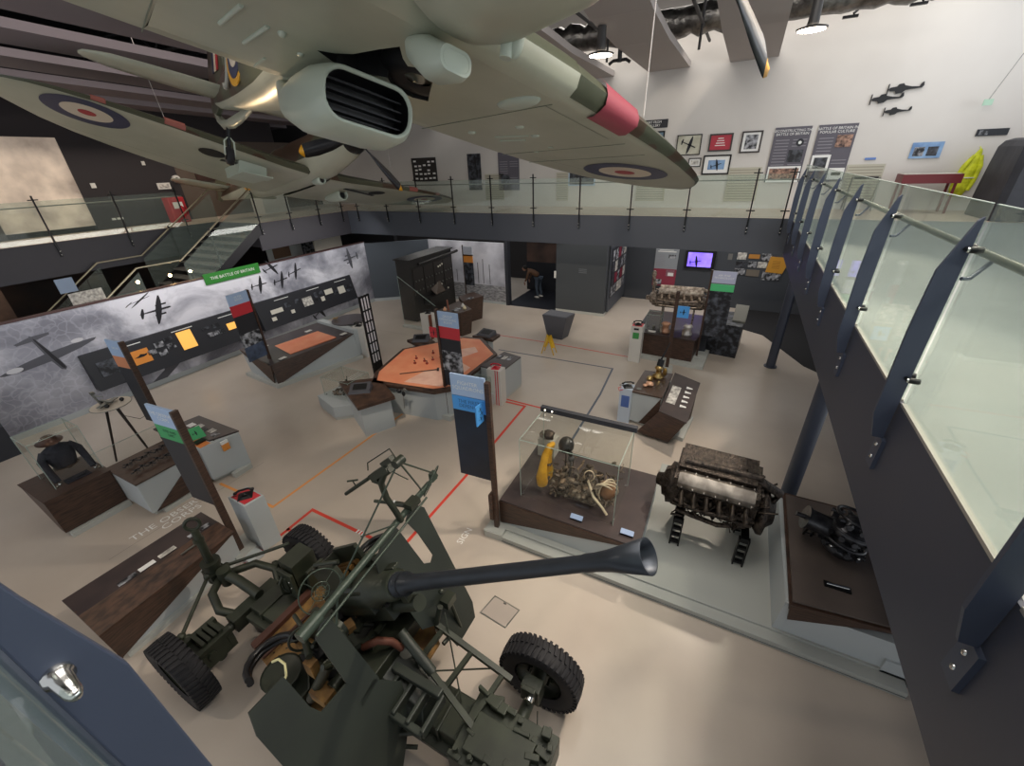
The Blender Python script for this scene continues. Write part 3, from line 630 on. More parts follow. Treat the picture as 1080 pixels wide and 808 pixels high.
for k in range(7): b.box(-18.1, -18.06, -.8 + k*.65, -.6 + k*.65, 3.8, 4.05)
single('model_table', b, 'long pale model table along the bright screen', 'table', at=(-18.1, 1.5, 4.4))

# ---- ceiling ------------------------------------------------------------------
b = MB(mat('dark_ceiling_void', '#1b1a1c', .9)); b.box(-24, 12, -4, 15.4, 10.2, 10.3); struct('ceiling', b)
cp0 = mat('ceiling_panel_paint', '#a8a19f', .7); cp1 = mat('ceiling_panel_mauve_dimmed', '#837a80', .75)  # left-hand panels painted darker to stand in for dimmer light
k = 0
for X in [-.45 - 2.15*i for i in range(0, 11)]:
    k += 1
    b = MB(cp0 if X > -6 else cp1); prof = [(15.18, 7.4), (11.5, 7.4), (9.6, 7.5), (8.0, 7.75), (5.5, 8.2), (2, 8.6), (-4, 8.9)]
    if X < -6: prof = [(15.18, 6.95), (10, 7.1), (4, 7.3), (-4, 7.6)]
    pts = [(X - .57, y, z) for y, z in prof] + [(X - .57, y, z + .14) for y, z in reversed(prof)]
    b.ext(pts, (1.14, 0, 0)); struct('ceiling_panel_%d' % k, b)
foil = mat('foil_duct', '#8f8c88', .32, metal=.9, hex2='#5b5957', nscale=5, bump=1., bscale=9)
b = MB(foil); b.tube([(3.0, 13.6, 8.15)] + [(2.6 - .18*i, 13.6 + .05*math.sin(i), 8.1 + .03*math.sin(i*2.3)) for i in range(60)], [.3 + .03*math.sin(i*2.1) for i in range(61)], 12)
single('foil_duct', b, 'crinkled silver foil air duct running above the ceiling panels', 'air duct', at=(-2, 13.6, 8.1))
dm = mat('dark_truss', '#2c2b2d', .6)
b = MB(dm)
for y in (9.5, 12.3):
    for z in (8.6, 9.3): b.cyl((-22, y, z), (10, y, z), .05, n=6)
    for i in range(40): b.cyl((-22 + i*.8, y, 8.6 + .7*(i % 2)), (-21.2 + i*.8, y, 8.6 + .7*((i+1) % 2)), .025, n=5)
for x in (-3.8, -1.6, .6, -8, -14, -19): b.cyl((x, -3, 7.9), (x, 15, 7.9), .035, n=6)
for x in (-3.8, -1.6): b.cyl((x, 13, 7.4), (x, 13, 9.5), .03, n=6)
struct('ceiling_truss', b)
def pendant(x, y, z, lab, lit=True):
    t = thing('pendant_light', lab, 'ceiling light', (x, y, z), group='round pendant lights')
    b = MB(mat('dark_lamp_can', '#3a3838', .5)); b.cyl((x, y, z + .04), (x, y, z + .45), .09, .08); b.cyl((x, y, z + .45), (x, y, 9.8), .012, n=6); part('housing', b, t)
    b = MB(mat('dark_lamp_can', '#3a3838')); b.lathe((x, y, z), (0, 0, 1), [(.24, -.01), (.25, .02), (.1, .06)], 24); part('rim', b, t)
    b = MB(mat('lamp_disc', '#fff2dc', .5, emit='#fff0d6', estr=14) if lit else black); b.cyl((x, y, z - .012), (x, y, z - .004), .22, n=24); part('diffuser', b, t)
pendant(-3.05, 10.0, 7.02, 'glowing round pendant light between the ceiling panels, left of the wire')
pendant(.52, 11.0, 7.13, 'glowing round pendant light at the far right of the ceiling panels')
b = MB(black); b.cyl((-3.2, 12, 7.2), (-3.2, 12, 7.7), .05); b.tube([(-3.45, 12, 7.18), (-3.35, 12, 7.24), (-3.05, 12, 7.24), (-2.95, 12, 7.18)], .035, 8); single('bracket_spotlight', b, 'black T-shaped unlit ceiling fitting between two panels', 'ceiling fitting', at=(-3.2, 12, 7.3))
for x, z in ((1.9, 8.3), (3.1, 8.35)):
    b = MB(blackm); b.tube([(x, 15.15, z), (x - .25, 14.7, z - .15), (x - .45, 14.6, z - .35)], .03, 6); b.cbox((x - .5, 14.6, z - .4), (.3, .08, .05)); single('wall_bracket', b, 'dark bracket high on the white wall, ' + ('nearer the pendant light' if x < 2 else 'further right'), 'bracket', at=(x, 15, z))

# ---- recessed wall under the far gallery -----------------------------------------
RY = 17.49; K = (RY)/16.8
def rx(v): return v*K
def rzz(z): return 5.2 + (z - 5.2)*K
def rbox(b, x0, x1, z0, z1, d=.02, e=0): b.box(rx(x0), rx(x1), RY - d - e, RY - e, rzz(z0), rzz(z1))
t = thing('information_board', 'tall information board, grey above and crimson below, on the recessed wall', 'poster', (rx(-2.2), RY, rzz(.8)))
b = MB(mat('board_grey', '#8d9298', .5)); rbox(b, -2.58, -1.76, 1.45, 2.2); b.use(mat('board_crimson', '#8c3044', .5)); rbox(b, -2.58, -1.76, .8, 1.45); b.use(inkw); rbox(b, -2.45, -1.95, 2.13, 2.15, .025); rbox(b, -2.5, -1.85, 2.07, 2.1, .025)
part('panel', b, t)
b = MB(photog); rbox(b, -2.1, -1.85, 1.85, 1.98, .03); rbox(b, -2.5, -2.25, .85, 1.05, .03); b.use(inkw); rbox(b, -2.05, -1.85, 1.2, 1.32, .03)
b.use(mat('poster_text', '#8b8991'))
for k in range(8): rbox(b, -2.52, -2.22, 1.95 - k*.055, 1.965 - k*.055, .025); rbox(b, -2.12, -1.82, 1.4 - k*.03, 1.41 - k*.03, .025)
part('photograph', b, t)
t = thing('television', 'wall-mounted television showing a violet aircraft picture', 'television', (rx(-1), RY, rzz(1.6)))
b = MB(black); rbox(b, -1.52, -.5, 1.55, 2.17, .09); part('frame', b, t)
b = MB(mat('tv_violet', '#6a55d8', .3, hex2='#b9a8ff', nscale=2.2, emit='#6a50e0', estr=1.1)); rbox(b, -1.42, -.62, 1.62, 2.12, .01, .09)
b.use(mat('tv_dark', '#141030', .4))
for p in sil_top((rx(-1.15), RY - .105, rzz(1.8)), (1, 0, .2), (-.1, 0, .7), .22): b.quad(*p)
part('screen', b, t)
its = [(.17, .45, 1.95, 2.2, photol), (.52, .85, 2.0, 2.14, mat('amber_strip', '#b07a35', .5)), (.9, 1.2, 1.95, 2.2, photog), (.17, .5, 1.68, 1.88, photod), (.55, .8, 1.7, 1.9, photog), (.84, 1.12, 1.7, 1.9, photol), (.17, .5, 1.42, 1.64, photog), (.55, .95, 1.4, 1.62, mat('sepia_print', '#6e665c', .5)), (1.05, 1.6, 1.3, 1.58, photog), (.45, 1.05, 2.22, 2.38, mat('grey_sheet', '#6b6a68', .5)), (-.12, .02, 1.92, 2.12, mat('grey_sheet', '#6b6a68'))]
where = ['top left of the cluster', 'with the amber strip', 'top right of the cluster', 'middle left of the cluster', 'centre of the cluster', 'right of centre', 'bottom left of the cluster', 'sepia, at the bottom middle', 'bottom right, below the ochre sheet', 'plain grey, highest of all', 'plain grey, alone beside the television']
for (x0, x1, z0, z1, m), w in zip(its, where):
    b = MB(m); rbox(b, x0, x1, z0, z1); single('wall_picture', b, 'small print on the recessed wall, ' + w, 'picture', 'prints on the recessed wall', at=(rx((x0+x1)/2), RY, rzz((z0+z1)/2)))
b = MB(mat('ochre_sheet', '#c08a2c', .55)); b.ext([(rx(1.12), RY, rzz(1.58)), (rx(1.62), RY, rzz(1.55)), (rx(1.72), RY, rzz(1.9)), (rx(1.62), RY, rzz(2.08)), (rx(1.17), RY, rzz(2.1))], (0, -.05, 0)); b.use(mat('ochre_dark', '#8f6118', .6))
for k in range(6): b.box(rx(1.27), rx(1.5), RY - .053, RY - .05, rzz(1.72 + k*.045), rzz(1.735 + k*.045))
single('information_sheet', b, 'ochre yellow information sheet at the right end of the recessed wall', 'poster', at=(rx(1.4), RY, rzz(1.8)))
# prints along the side of the slate block
t = thing('side_print_panel', 'dark panel crowded with portrait prints on the side of the slate block', 'display panel', (-3.79, 16.2, 1))
b = MB(charcoal); b.box(-3.80, -3.78, 15.1, 17.2, .6, 2.4); part('panel', b, t)
rng = random.Random(5)
for i in range(5):
    for j in range(4):
        b = MB(rng.choice([photog, photol, photod, mat('crimson_tile', '#7a2236', .5), photog])); y = 15.15 + i*.41; z = .65 + j*.43; b.box(-3.775, -3.768, y, y + .34, z, z + .36); part('print', b, t)
# lettering on the slate block front and door fittings
b = MB(mat('faint_letters', '#6b6f74', .6)); 
for k in range(3): b.box(-4.9, -4.6, 14.742, 14.75, 1.55 + .06*k, 1.58 + .06*k)
single('wall_caption', b, 'faint pale caption on the front of the slate block', 'caption', at=(-4.75, 14.74, 1.6))
b = MB(whitep); b.box(-5.85, -5.78, 14.7, 14.75, 1.3, 1.55); single('door_alarm', b, 'small white box on the slate block corner by the doorway', 'wall fitting', at=(-5.8, 14.7, 1.4))
b = MB(whitep); b.cbox((-5.75, 14.6, 2.66), (.14, .1, .08)); single('security_camera', b, 'tiny white security camera above the doorway corner', 'camera', at=(-5.75, 14.6, 2.66))
# ------------------------------------------------------------------ exhibits on the floor
def signpost(base, z1, bdir, bw, zb, segs, label, post=(.05, .09), plinth_s=.3, texts=(), lw=True):
    """walnut post carrying a tall thin graphic board on one side; segs are (z0, z1, material) bands from the top"""
    x, y = base; d = V((*bdir, 0)).normalized(); n = V((-d.y, d.x, 0))
    t = thing('sign_post', label, 'sign post', (x, y, 0), group='walnut sign posts with graphic boards')
    R = Matrix.Rotation(math.atan2(d.y, d.x), 4, 'Z')
    b = MB(wood); b.cbox((x, y, z1/2 + .02), (post[0], post[1], z1 - .04), R=R); part('post', b, t, bevel=.004)
    b = MB(greyl); b.cbox((x, y, .06), (plinth_s, plinth_s, .12), R=R); part('foot_block', b, t)
    for z0, z2, m in segs:
        b = MB(m); c = V((x, y, 0)) + d*(bw/2 + post[0]/2); b.cbox((c.x, c.y, (z0+z2)/2), (bw, .03, z2 - z0), R=R)
        for tx, tz, sz, tm in texts:
            if z0 <= tz <= z2:
                b.use(tm)
                for s_ in (-1, 1):
                    o = c + n*(.0165*s_); b.text(tx, (o.x, o.y, tz), d if s_ < 0 else -d, (0, 0, 1), sz)
        part('graphic_board', b, t)
    return t, d, n
def plinth(name, poly, z0, z1, base_h, label, cat, top=topdark, side=greyp, wood_tris=(), inset=.04, M=None, group=None, topth=.03):
    cx = sum(p[0] for p in poly)/len(poly); cy = sum(p[1] for p in poly)/len(poly)
    t = thing(name, label, cat, (cx, cy, 0), group=group)
    sh = lambda k: [(cx + (px-cx)*k, cy + (py-cy)*k) for px, py in poly]
    b = MB(greyl); b.prism(sh(.96), 0, base_h); part('base', b, t)
    b = MB(side); b.prism(sh(.995), base_h, z1 - topth); part('body', b, t)
    b = MB(top); b.prism(poly, z1 - topth, z1); part('top', b, t, bevel=.003)
    for tri in wood_tris:
        c = V((cx, cy, 0)); pts = [V(p) for p in tri]
        nn = (pts[1]-pts[0]).cross(pts[2]-pts[0]).normalized()
        if nn.dot(pts[0] - c) < 0: nn = -nn
        nn.z = 0
        b = MB(wood); b.ext([p - nn*.01 for p in pts], nn*.022); part('wood_panel', b, t)
    return t
def case(name, x0, x1, y0, y1, z0, z1, label, topbar=None):
    t = thing(name, label, 'glass case', ((x0+x1)/2, (y0+y1)/2, z0)); g = .008
    for q in ((x0, x1, y0, y0+g), (x0, x1, y1-g, y1), (x0, x0+g, y0+g, y1-g), (x1-g, x1, y0+g, y1-g)):
        b = MB(glass); b.box(*q, z0, z1 - g); part('side_pane', b, t)
    b = MB(glass); b.box(x0, x1, y0, y1, z1 - g, z1); part('top_pane', b, t)
    b = MB(glassE); e = .005
    for (x, y) in ((x0, y0), (x1, y0), (x1, y1), (x0, y1)): b.cyl((x, y, z0), (x, y, z1), e, n=6)
    for a, c in (((x0, y0), (x1, y0)), ((x1, y0), (x1, y1)), ((x1, y1), (x0, y1)), ((x0, y1), (x0, y0))): b.cyl((*a, z1), (*c, z1), e, n=6)
    part('polished_edge', b, t)
    b = MB(chrome)
    for (x, y) in ((x0 + .03, y0 + .03), (x1 - .03, y0 + .03), (x1 - .03, y1 - .03), (x0 + .03, y1 - .03)): b.cyl((x, y, z0), (x, y, z0 + .025), .014, n=10)
    part('corner_fixing', b, t)
    if topbar:
        b = MB(slate2); b.box(*topbar); b.use(mat('case_lamp', '#fff6e6', .4, emit='#fff3dc', estr=4)); x0b, x1b, y0b, y1b, z0b, z1b = topbar
        for k in range(2): b.cyl((x0b + .08 + .12*k, y0b - .001, (z0b+z1b)/2), (x0b + .08 + .12*k, y0b - .004, (z0b+z1b)/2), .012, n=10)
        part('light_bar', b, t)
    return t
def phone(x, y, z, rz, m, label, cat='telephone'):
    t = thing('telephone', label, cat, (x, y, z), rz)
    M = WM[t.name]
    b = MB(m); b.loft([[V((a*(.1 - .04*k), c*(.09 - .035*k), .0 + .03*k)) for a, c in ((-1, -1), (1, -1), (1, 1), (-1, 1))] for k in range(3)], smooth=False); b.cyl((0, -.03, .05), (0, -.055, .035), .04, n=14); part('body', b, t, local=True, bevel=.004)
    b = MB(m); b.tube([(-.11, .01, .085), (-.06, .01, .11), (.06, .01, .11), (.11, .01, .085)], .016, 8); b.ball((-.11, .01, .08), (.03, .03, .022), 10, 6); b.ball((.11, .01, .08), (.03, .03, .022), 10, 6); part('handset', b, t, local=True)
    b = MB(black); b.tube([(-.1, .03, .02), (-.16, .04, .01), (-.15, .1, .01), (-.08, .13, .01)], .005, 6); part('cord', b, t, local=True)
    return t

# --- uniform case plinth (left) ---------------------------------------------
t = thing('display_plinth', 'walnut wedge-shaped plinth carrying the uniform case, at the far left', 'display plinth', (-9.3, 1.35, 0))
b = MB(wood); b.ext([(-9.85, .93, .75), (-8.86, .93, .75), (-8.86, .93, .1), (-9.05, .93, .1)], (0, .86, 0)); part('body', b, t)
b = MB(greyl); b.box(-9.7, -8.9, 1.0, 1.78, 0, .1); b.box(-8.9, -8.78, .97, 1.79, 0, .09); part('base', b, t)
b = MB(mat('walnut_top', '#3b2c25', .4, hex2='#4a372d', nscale=3, stretch=(20, 3, 3))); b.box(-9.86, -8.85, .92, 1.8, .75, .765); part('top', b, t)
case('glass_case', -9.68, -9.08, 1.16, 1.78, .765, 1.62, 'clear glass case enclosing the dark uniform jacket and steel helmet')
cloth = mat('navy_serge', '#1b1c26', .85, hex2='#262733', nscale=6, bump=.4, bscale=20)
t = thing('uniform_jacket', 'dark blue battledress jacket standing in the glass case with both arms out', 'uniform', (-9.35, 1.48, .765))
b = MB(cloth); secs = []
for z, w, d in ((.93, .13, .09), (.96, .15, .1), (1.05, .17, .11), (1.15, .19, .12), (1.24, .2, .12), (1.3, .185, .1), (1.35, .1, .07), (1.37, .06, .05)):
    secs.append([(-9.38 + d*math.cos(a), 1.47 + w*math.sin(a), z) for a in [k*PI/9 for k in range(18)]])
b.loft(secs); part('torso', b, t)
for s in (-1, 1):
    b = MB(cloth); b.tube([(-9.38, 1.47 + .15*s, 1.28), (-9.36, 1.47 + .235*s, 1.16), (-9.25, 1.47 + .24*s, .98), (-9.14, 1.47 + .235*s, .84)], [.065, .058, .05, .045], 10); part('sleeve', b, t)
    b = MB(chrome); b.ball((-9.12, 1.47 + .235*s, .8), .022, 8, 6); part('cuff_fixing', b, t)
b = MB(mat('belt_buckle', '#3b2c22', .5)); b.tube([(-9.38 + .125*math.cos(a), 1.47 + .16*math.sin(a), .95) for a in [k*PI/9 for k in range(18)]], .012, 6, closed=True); b.box(-9.262, -9.245, 1.44, 1.5, .93, .97); part('waistband', b, t)
t = thing('steel_helmet', 'brown steel brimmed helmet floating above the navy jacket in the case', 'helmet', (-9.38, 1.45, 1.45))
b = MB(mat('helmet_brown', '#4a332b', .3, metal=.5)); b.lathe((-9.38, 1.45, 1.44), (.1, 0, 1), [(.17, 0), (.12, .02), (.1, .06), (.07, .095), (.03, .11), (0, .113)], 20); part('shell', b, t)
b = MB(mat('helmet_lining', '#b59a7a', .6)); b.lathe((-9.38, 1.45, 1.43), (.1, 0, 1), [(.1, 0), (.09, -.02), (.06, -.03), (0, -.032)], 16); part('lining', b, t)
b = MB(cloth); b.box(-9.25, -9.05, 1.3, 1.62, .767, .775); b.tube([(-9.2, 1.34, .78), (-9.1, 1.36, .79), (-9.1, 1.56, .79), (-9.2, 1.58, .78)], .008, 6); single('folded_cap', b, 'flat dark cloth insignia lying on the plinth in front of the navy jacket', 'garment', at=(-9.15, 1.46, .77))

# --- recognition models plinth -------------------------------------------------
t = thing('display_plinth', 'walnut and pale grey plinth with small black aircraft models on it', 'display plinth', (-8.6, 2.3, 0))
b = MB(greyp); b.box(-8.98, -8.02, 1.80, 2.72, .1, .73); part('body', b, t)
b = MB(wood); b.ext([(-8.015, 2.72, .73), (-8.015, 2.72, .1), (-8.015, 1.86, .1)], (.014, 0, 0)); part('wood_panel', b, t)
b = MB(greyl); b.box(-8.9, -8.1, 1.85, 2.7, 0, .1); b.box(-8.1, -7.98, 1.95, 2.75, 0, .08); part('base', b, t)
b = MB(mat('walnut_top', '#3b2c25')); b.box(-9.0, -8.0, 1.78, 2.74, .73, .755); b.use(wood); b.box(-9.005, -9.0, 1.78, 2.74, .73, .757); part('top', b, t)
def small_model(x, y, z, s, rz, label, grp):
    b = MB(mat('model_black', '#15161b', .45))
    c, n = V((0, 0, 0)), None
    for p in sil_top((0, 0, 0), (1, 0, 0), (0, 1, 0), s): b.ext([V(q) + V((0, 0, -.006)) for q in p], (0, 0, .012))
    b.ball((.0, 0, .008), (s*.3, s*.09, .02), 8, 6); b.cyl((0, 0, -.06), (0, 0, 0), .004, n=6)
    o = single('aircraft_model', b, label, 'model aircraft', grp)
    o.location = (x, y, z); o.rotation_euler = (0, 0, rz); return o
m0 = None
for r_ in range(6):
    for c_ in range(2):
        lab = 'small black aircraft recognition model, %s row from the left, %s side of the plinth top' % (['first', 'second', 'third', 'fourth', 'fifth', 'last'][r_], ['front', 'rear'][c_])
        y = 1.95 + .115*r_ + (.02 if c_ else 0); x = -8.3 - .33*c_ - (.05 if r_ % 2 else 0)
        if m0 is None: m0 = small_model(x, y, .82, .085, 1.9, lab, 'black recognition models')
        else:
            o = m0.copy(); COL.objects.link(o); o.location = (x, y, .82); o.rotation_euler = (0, 0, 1.9 + .2*((r_*3 + c_) % 3)); o['label'] = lab

# --- grey console with orange stripe --------------------------------------------
t = thing('display_console', 'pale grey console with dark photo top and an orange stripe down its front', 'display console', (-8.3, 3.1, 0))
b = MB(greyp); b.prism([(-9.2, 2.78), (-7.95, 2.78), (-7.78, 3.42), (-9.1, 3.42)], .1, .82); part('body', b, t)
b = MB(greyl); b.prism([(-9.1, 2.82), (-8.05, 2.82), (-7.86, 3.36), (-9.0, 3.36)], 0, .1); b.box(-7.84, -7.74, 3.05, 3.4, 0, .1); part('base', b, t)
b = MB(topdark); b.prism([(-9.2, 3.0), (-8.0, 3.0), (-7.8, 3.44), (-9.12, 3.44)], .82, .85); part('top', b, t)
for k in range(5):
    b = MB([inkw, photol, photog, photol, photog][k]); b.box(-8.95 + .2*k, -8.8 + .2*k, 3.1 + .05*(k % 2), 3.22 + .05*(k % 2), .851, .856); part('photograph', b, t)
b = MB(mat('orange_tape', '#e0894a', .5)); b.box(-7.96, -7.935, 2.86, 2.92, .1, .83); b.box(-8.3, -7.94, 2.80, 2.98, .82, .826); part('stripe', b, t)
b = MB(orangep); b.box(-7.84, -7.80, 3.08, 3.2, .6, .74); b.use(inkw); b.box(-7.84, -7.80, 3.08, 3.2, .74, .8); part('leaflet_holder', b, t)
b = MB(black); b.box(-8.2, -8.08, 2.82, 2.98, .827, .86); b.tube([(-8.1, 2.98, .84), (-7.95, 3.05, .83), (-7.85, 3.1, .7), (-7.8, 3.15, .62)], .006, 6); single('handheld_receiver', b, 'black handset lying on the grey console beside the green card', 'handset', at=(-8.14, 2.9, .83))
b = MB(greenm); b.ext([(-8.25, 2.84, .86), (-8.18, 3.06, .86), (-8.30, 3.06, 1.06), (-8.37, 2.82, 1.06)], (.008, 0, .004)); b.use(inkd)
for p in sil_top((-8.262, 2.945, .965), (.05, 1, 0), (-.4, 0, .85), .055): b.quad(*[V(q) + V((.0, 0, .001)) for q in p])
single('green_card', b, 'green card with a black aircraft silhouette standing on the grey console', 'card', at=(-8.25, 2.95, .86))

# --- observer's post instrument on tripod -----------------------------------------
t = thing('plotting_instrument', 'round cream plotting table on a dark tripod with a brass and steel sighting instrument', 'plotting table', (-10.5, 2.6, 0))
b = MB(mat('cream_disc', '#cbbfae', .5)); b.cyl((-10.5, 2.65, 1.2), (-10.5, 2.65, 1.22), .32, n=40); b.use(steel); b.tube([(-10.5 + .325*math.cos(a), 2.65 + .325*math.sin(a), 1.21) for a in [k*PI/20 for k in range(40)]], .008, 6, closed=True); part('table_top', b, t)
for a in (.3, 2.4, 4.4):
    b = MB(mat('dark_oak', '#2a201c', .5)); b.tube([(-10.5 + .08*math.cos(a), 2.65 + .08*math.sin(a), 1.2), (-10.5 + .36*math.cos(a), 2.65 + .36*math.sin(a), .0)], [.022, .018], 8); b.tube([(-10.5 + .1*math.cos(a + .2), 2.65 + .1*math.sin(a + .2), 1.2), (-10.5 + .36*math.cos(a), 2.65 + .36*math.sin(a), .02)], .012, 6); part('leg', b, t)
b = MB(steel); b.cbox((-10.5, 2.62, 1.27), (.09, .42, .02), R=Matrix.Rotation(.5, 4, 'Z')); b.cbox((-10.52, 2.62, 1.3), (.3, .05, .03), R=Matrix.Rotation(.2, 4, 'Z')); b.cyl((-10.62, 2.55, 1.24), (-10.66, 2.5, 1.52), .018); b.cyl((-10.66, 2.5, 1.45), (-10.5, 2.6, 1.42), .012); b.cbox((-10.64, 2.52, 1.5), (.08, .06, .05)); b.use(black)
for p in ((-10.42, 2.82, 1.25), (-10.7, 2.6, 1.25), (-10.36, 2.55, 1.25)): b.ball((p[0], p[1], p[2] + .015), .04, 10, 8)
part('sighting_instrument', b, t)
b = MB(black); b.tube([(-10.45, 2.75, .9), (-10.3, 2.9, .78), (-10.25, 3.0, .82), (-10.3, 3.1, .95)], .006, 6); b.cbox((-10.05, 3.0, .5), (.25, .06, .03)); b.cyl((-10.05, 3.0, .0), (-10.05, 3.0, .5), .012); b.cyl((-10.1, 3.0, .3), (-9.95, 3.1, .0), .01); part('cable_stand', b, t)
b = MB(glass); b.box(-10.1, -10.09, 1.9, 3.4, .05, .6); b.use(glassE); b.cyl((-10.095, 1.9, .6), (-10.095, 3.4, .6), .006, n=6); single('glass_barrier', b, 'low glass barrier in front of the tripod plotting table', 'glass barrier', at=(-10.1, 2.6, .05))

# --- sign posts -----------------------------------------------------------------
dark = charcoal
txt = lambda a, z, s, m=inkw: (a, z, s, m)
signpost((-5.87, 1.98), 2.6, (-1, -.08), .55, .8, [(2.3, 2.6, bluel), (2.08, 2.3, greenm), (1.0, 2.08, charcoal)], 'walnut sign post with pale blue and green bands, standing by the red telephone pedestal', texts=[txt('THE OBSERVER\nCORPS', 2.45, .075), txt('EYES AND\nEARS', 2.19, .06, inkd)])
signpost((-9.5, 2.95), 2.6, (-1, -.1), .45, .8, [(2.28, 2.6, bluel), (2.05, 2.28, mat('salmon_board', '#d98d62', .5)), (.85, 2.05, charcoal)], 'walnut sign post with pale blue and salmon bands, in front of the mural wall', texts=[txt('RADAR', 2.45, .06)])
signpost((-10.84, 6.2), 2.58, (0.1, -1), .55, .8, [(2.3, 2.58, bluel), (2.02, 2.3, red), (1.55, 2.02, charcoal), (1.2, 1.55, photog), (.8, 1.2, mat('poster_navy', '#3a4455', .5, hex2='#53607a', nscale=6))], 'walnut sign post with red band rising from the corner of the sloping map table', texts=[txt('FILTER\nROOM', 2.45, .07)])
t, d, n = signpost((-5.19, 6.57), 2.62, (1, -.02), .5, .8, [(2.26, 2.58, bluel), (2.0, 2.26, red), (1.72, 2.0, charcoal), (1.25, 1.72, photog), (.88, 1.25, charcoal)], 'walnut sign post with red band in the middle of the octagonal operations table side', texts=[txt('GROUP\nOPERATIONS\nROOM', 2.42, .07)])
b = MB(red); b.box(-5.42, -5.22, 6.55, 6.58, 1.98, 2.2); b.use(inkd)
for p in sil_top((-5.32, 6.545, 2.09), (1, 0, .1), (0, 0, 1), .07): b.quad(*p)
part('side_flag', b, t)
t, d, n = signpost((-2.52, 4.05), 2.7, (-1, -.06), .52, .8, [(2.43, 2.75, bluel), (2.2, 2.42, bluem), (1.05, 2.2, mat('squadron_dark', '#1b222e', .5, hex2='#263243', nscale=1.2))], 'tall walnut sign post reading FIGHTER SQUADRONS, beside the large glass case', post=(.07, .07), texts=[txt('FIGHTER\nSQUADRONS', 2.59, .078), txt('THE FIRST\nDEFENCE', 2.31, .075, mat('deep_blue_ink', '#1f4f8f', .5))])
b = MB(bluem); b.box(-2.62, -2.6, 3.86, 4.04, 2.1, 2.4); b.use(inkd)
for k in range(3):
    for p in sil_top((-2.598, 3.95 + .03*(k % 2), 2.18 + .07*k), (0, 1, .2), (0, -.3, 1), .04): b.quad(*p)
part('side_flag', b, t)
b = MB(wood); b.box(-2.60, -2.54, 3.98, 4.1, .3, .8); part('lower_block', b, t)
signpost((-9.41, 14.0), 2.45, (1, 0), .42, .8, [(2.05, 2.4, mat('white_board', '#c9ccd6', .5)), (1.8, 2.1, orangep), (.9, 1.8, photod)], 'slender walnut sign post with an orange band in front of the airfield photo wall', post=(.04, .04))
signpost((-.38, 12.08), 2.56, (1, 0), .56, .75, [(2.23, 2.54, mat('lilac_board', '#b4b7cf', .5)), (2.02, 2.2, mat('mint_board', '#52c07c', .5)), (.75, 2.02, photod)], 'walnut sign post reading AIR WAR with a mint green band beside the bright engine', post=(.05, .05), texts=[txt('AIR WAR\nTECHNOLOGY', 2.4, .07)])
t, d, n = signpost((-1.03, 10.99), 2.22, (.1, -1), .05, .8, [(2.1, 2.2, wood)], 'plain walnut post with a small sky-blue flag board in front of the bright engine')
b = MB(bluem); b.box(-.98, -.7, 10.97, 11.0, 1.55, 1.85); b.use(inkd)
for p in sil_top((-.84, 10.965, 1.7), (1, 0, .1), (0, 0, 1), .08): b.quad(*p)
part('side_flag', b, t, 'sky-blue flag with black aircraft')

# --- lower-left walnut wedge -----------------------------------------------------
t = thing('display_plinth', 'long walnut wedge plinth with sloping dark caption rail, nearest the lower left corner', 'display plinth', (-5.9, 1.1, 0))
b = MB(greyp); b.hexa([(-6.38, .36, .06), (-5.72, .36, .06), (-5.80, 1.93, .06), (-6.3, 1.93, .06), (-6.38, .36, .68), (-5.66, .36, .56), (-5.76, 1.93, .54), (-6.38, 1.93, .66)]); b.use(greyl); b.prism([(-6.3, .45), (-5.66, .4), (-5.74, 2.25), (-6.2, 2.25)], 0, .06); part('body', b, t)
b = MB(woodh); b.ext([(-6.1, .31, .72), (-5.62, .31, .60), (-5.68, .34, .05)], (0, .02, 0)); 
b.add([(-5.62, .31, .60), (-5.695, .34, .04), (-5.74, 1.95, .56), (-5.72, 1.95, .58)], [(0, 1, 2), (0, 2, 3)]); part('wood_panel', b, t)
b = MB(topdark); b.hexa([(-6.42, .31, .70), (-6.0, .31, .68), (-6.0, 1.92, .66), (-6.42, 1.92, .68), (-6.42, .31, .73), (-6.0, .31, .71), (-6.0, 1.92, .69), (-6.42, 1.92, .71)]); part('top', b, t)
b = MB(woodh); b.hexa([(-6.0, .31, .67), (-5.61, .31, .58), (-5.72, 1.95, .56), (-6.0, 1.92, .65), (-6.0, .31, .712), (-5.61, .31, .61), (-5.72, 1.95, .59), (-6.0, 1.92, .692)]); part('rail', b, t)
for k, (y, w) in enumerate(((.72, .2), (.95, .18), (1.18, .2), (1.55, .15), (1.72, .12))):
    b = MB(inkw if k in (1,) else (photog if k != 2 else photol)); b.ext([(-6.1, y, .712), (-6.02, y, .711), (-6.02, y + w, .709), (-6.1, y + w, .71)], (0, 0, .003)); part('caption', b, t)
b = MB(steel); b.box(-5.9, -5.87, 1.35, 1.6, .665, .68); part('name_rail', b, t)

# --- pedestal telephone by that post -----------------------------------------------
t = thing('phone_pedestal', 'pale grey pedestal with a red top holding a black telephone, beside the gun wheel', 'pedestal', (-5.8, 2.3, 0))
b = MB(greyp); b.prism([(-6.05, 2.18), (-5.62, 2.16), (-5.58, 2.44), (-6.0, 2.46)], .0, .93); b.box(-6.1, -5.55, 1.9, 2.12, 0, .08); part('body', b, t)
b = MB(red); b.prism([(-6.0, 2.2), (-5.66, 2.19), (-5.62, 2.42), (-5.96, 2.43)], .93, .936); part('top', b, t)
phone(-5.82, 2.31, .937, .9, black, 'black telephone on the red-topped pedestal beside the gun wheel')

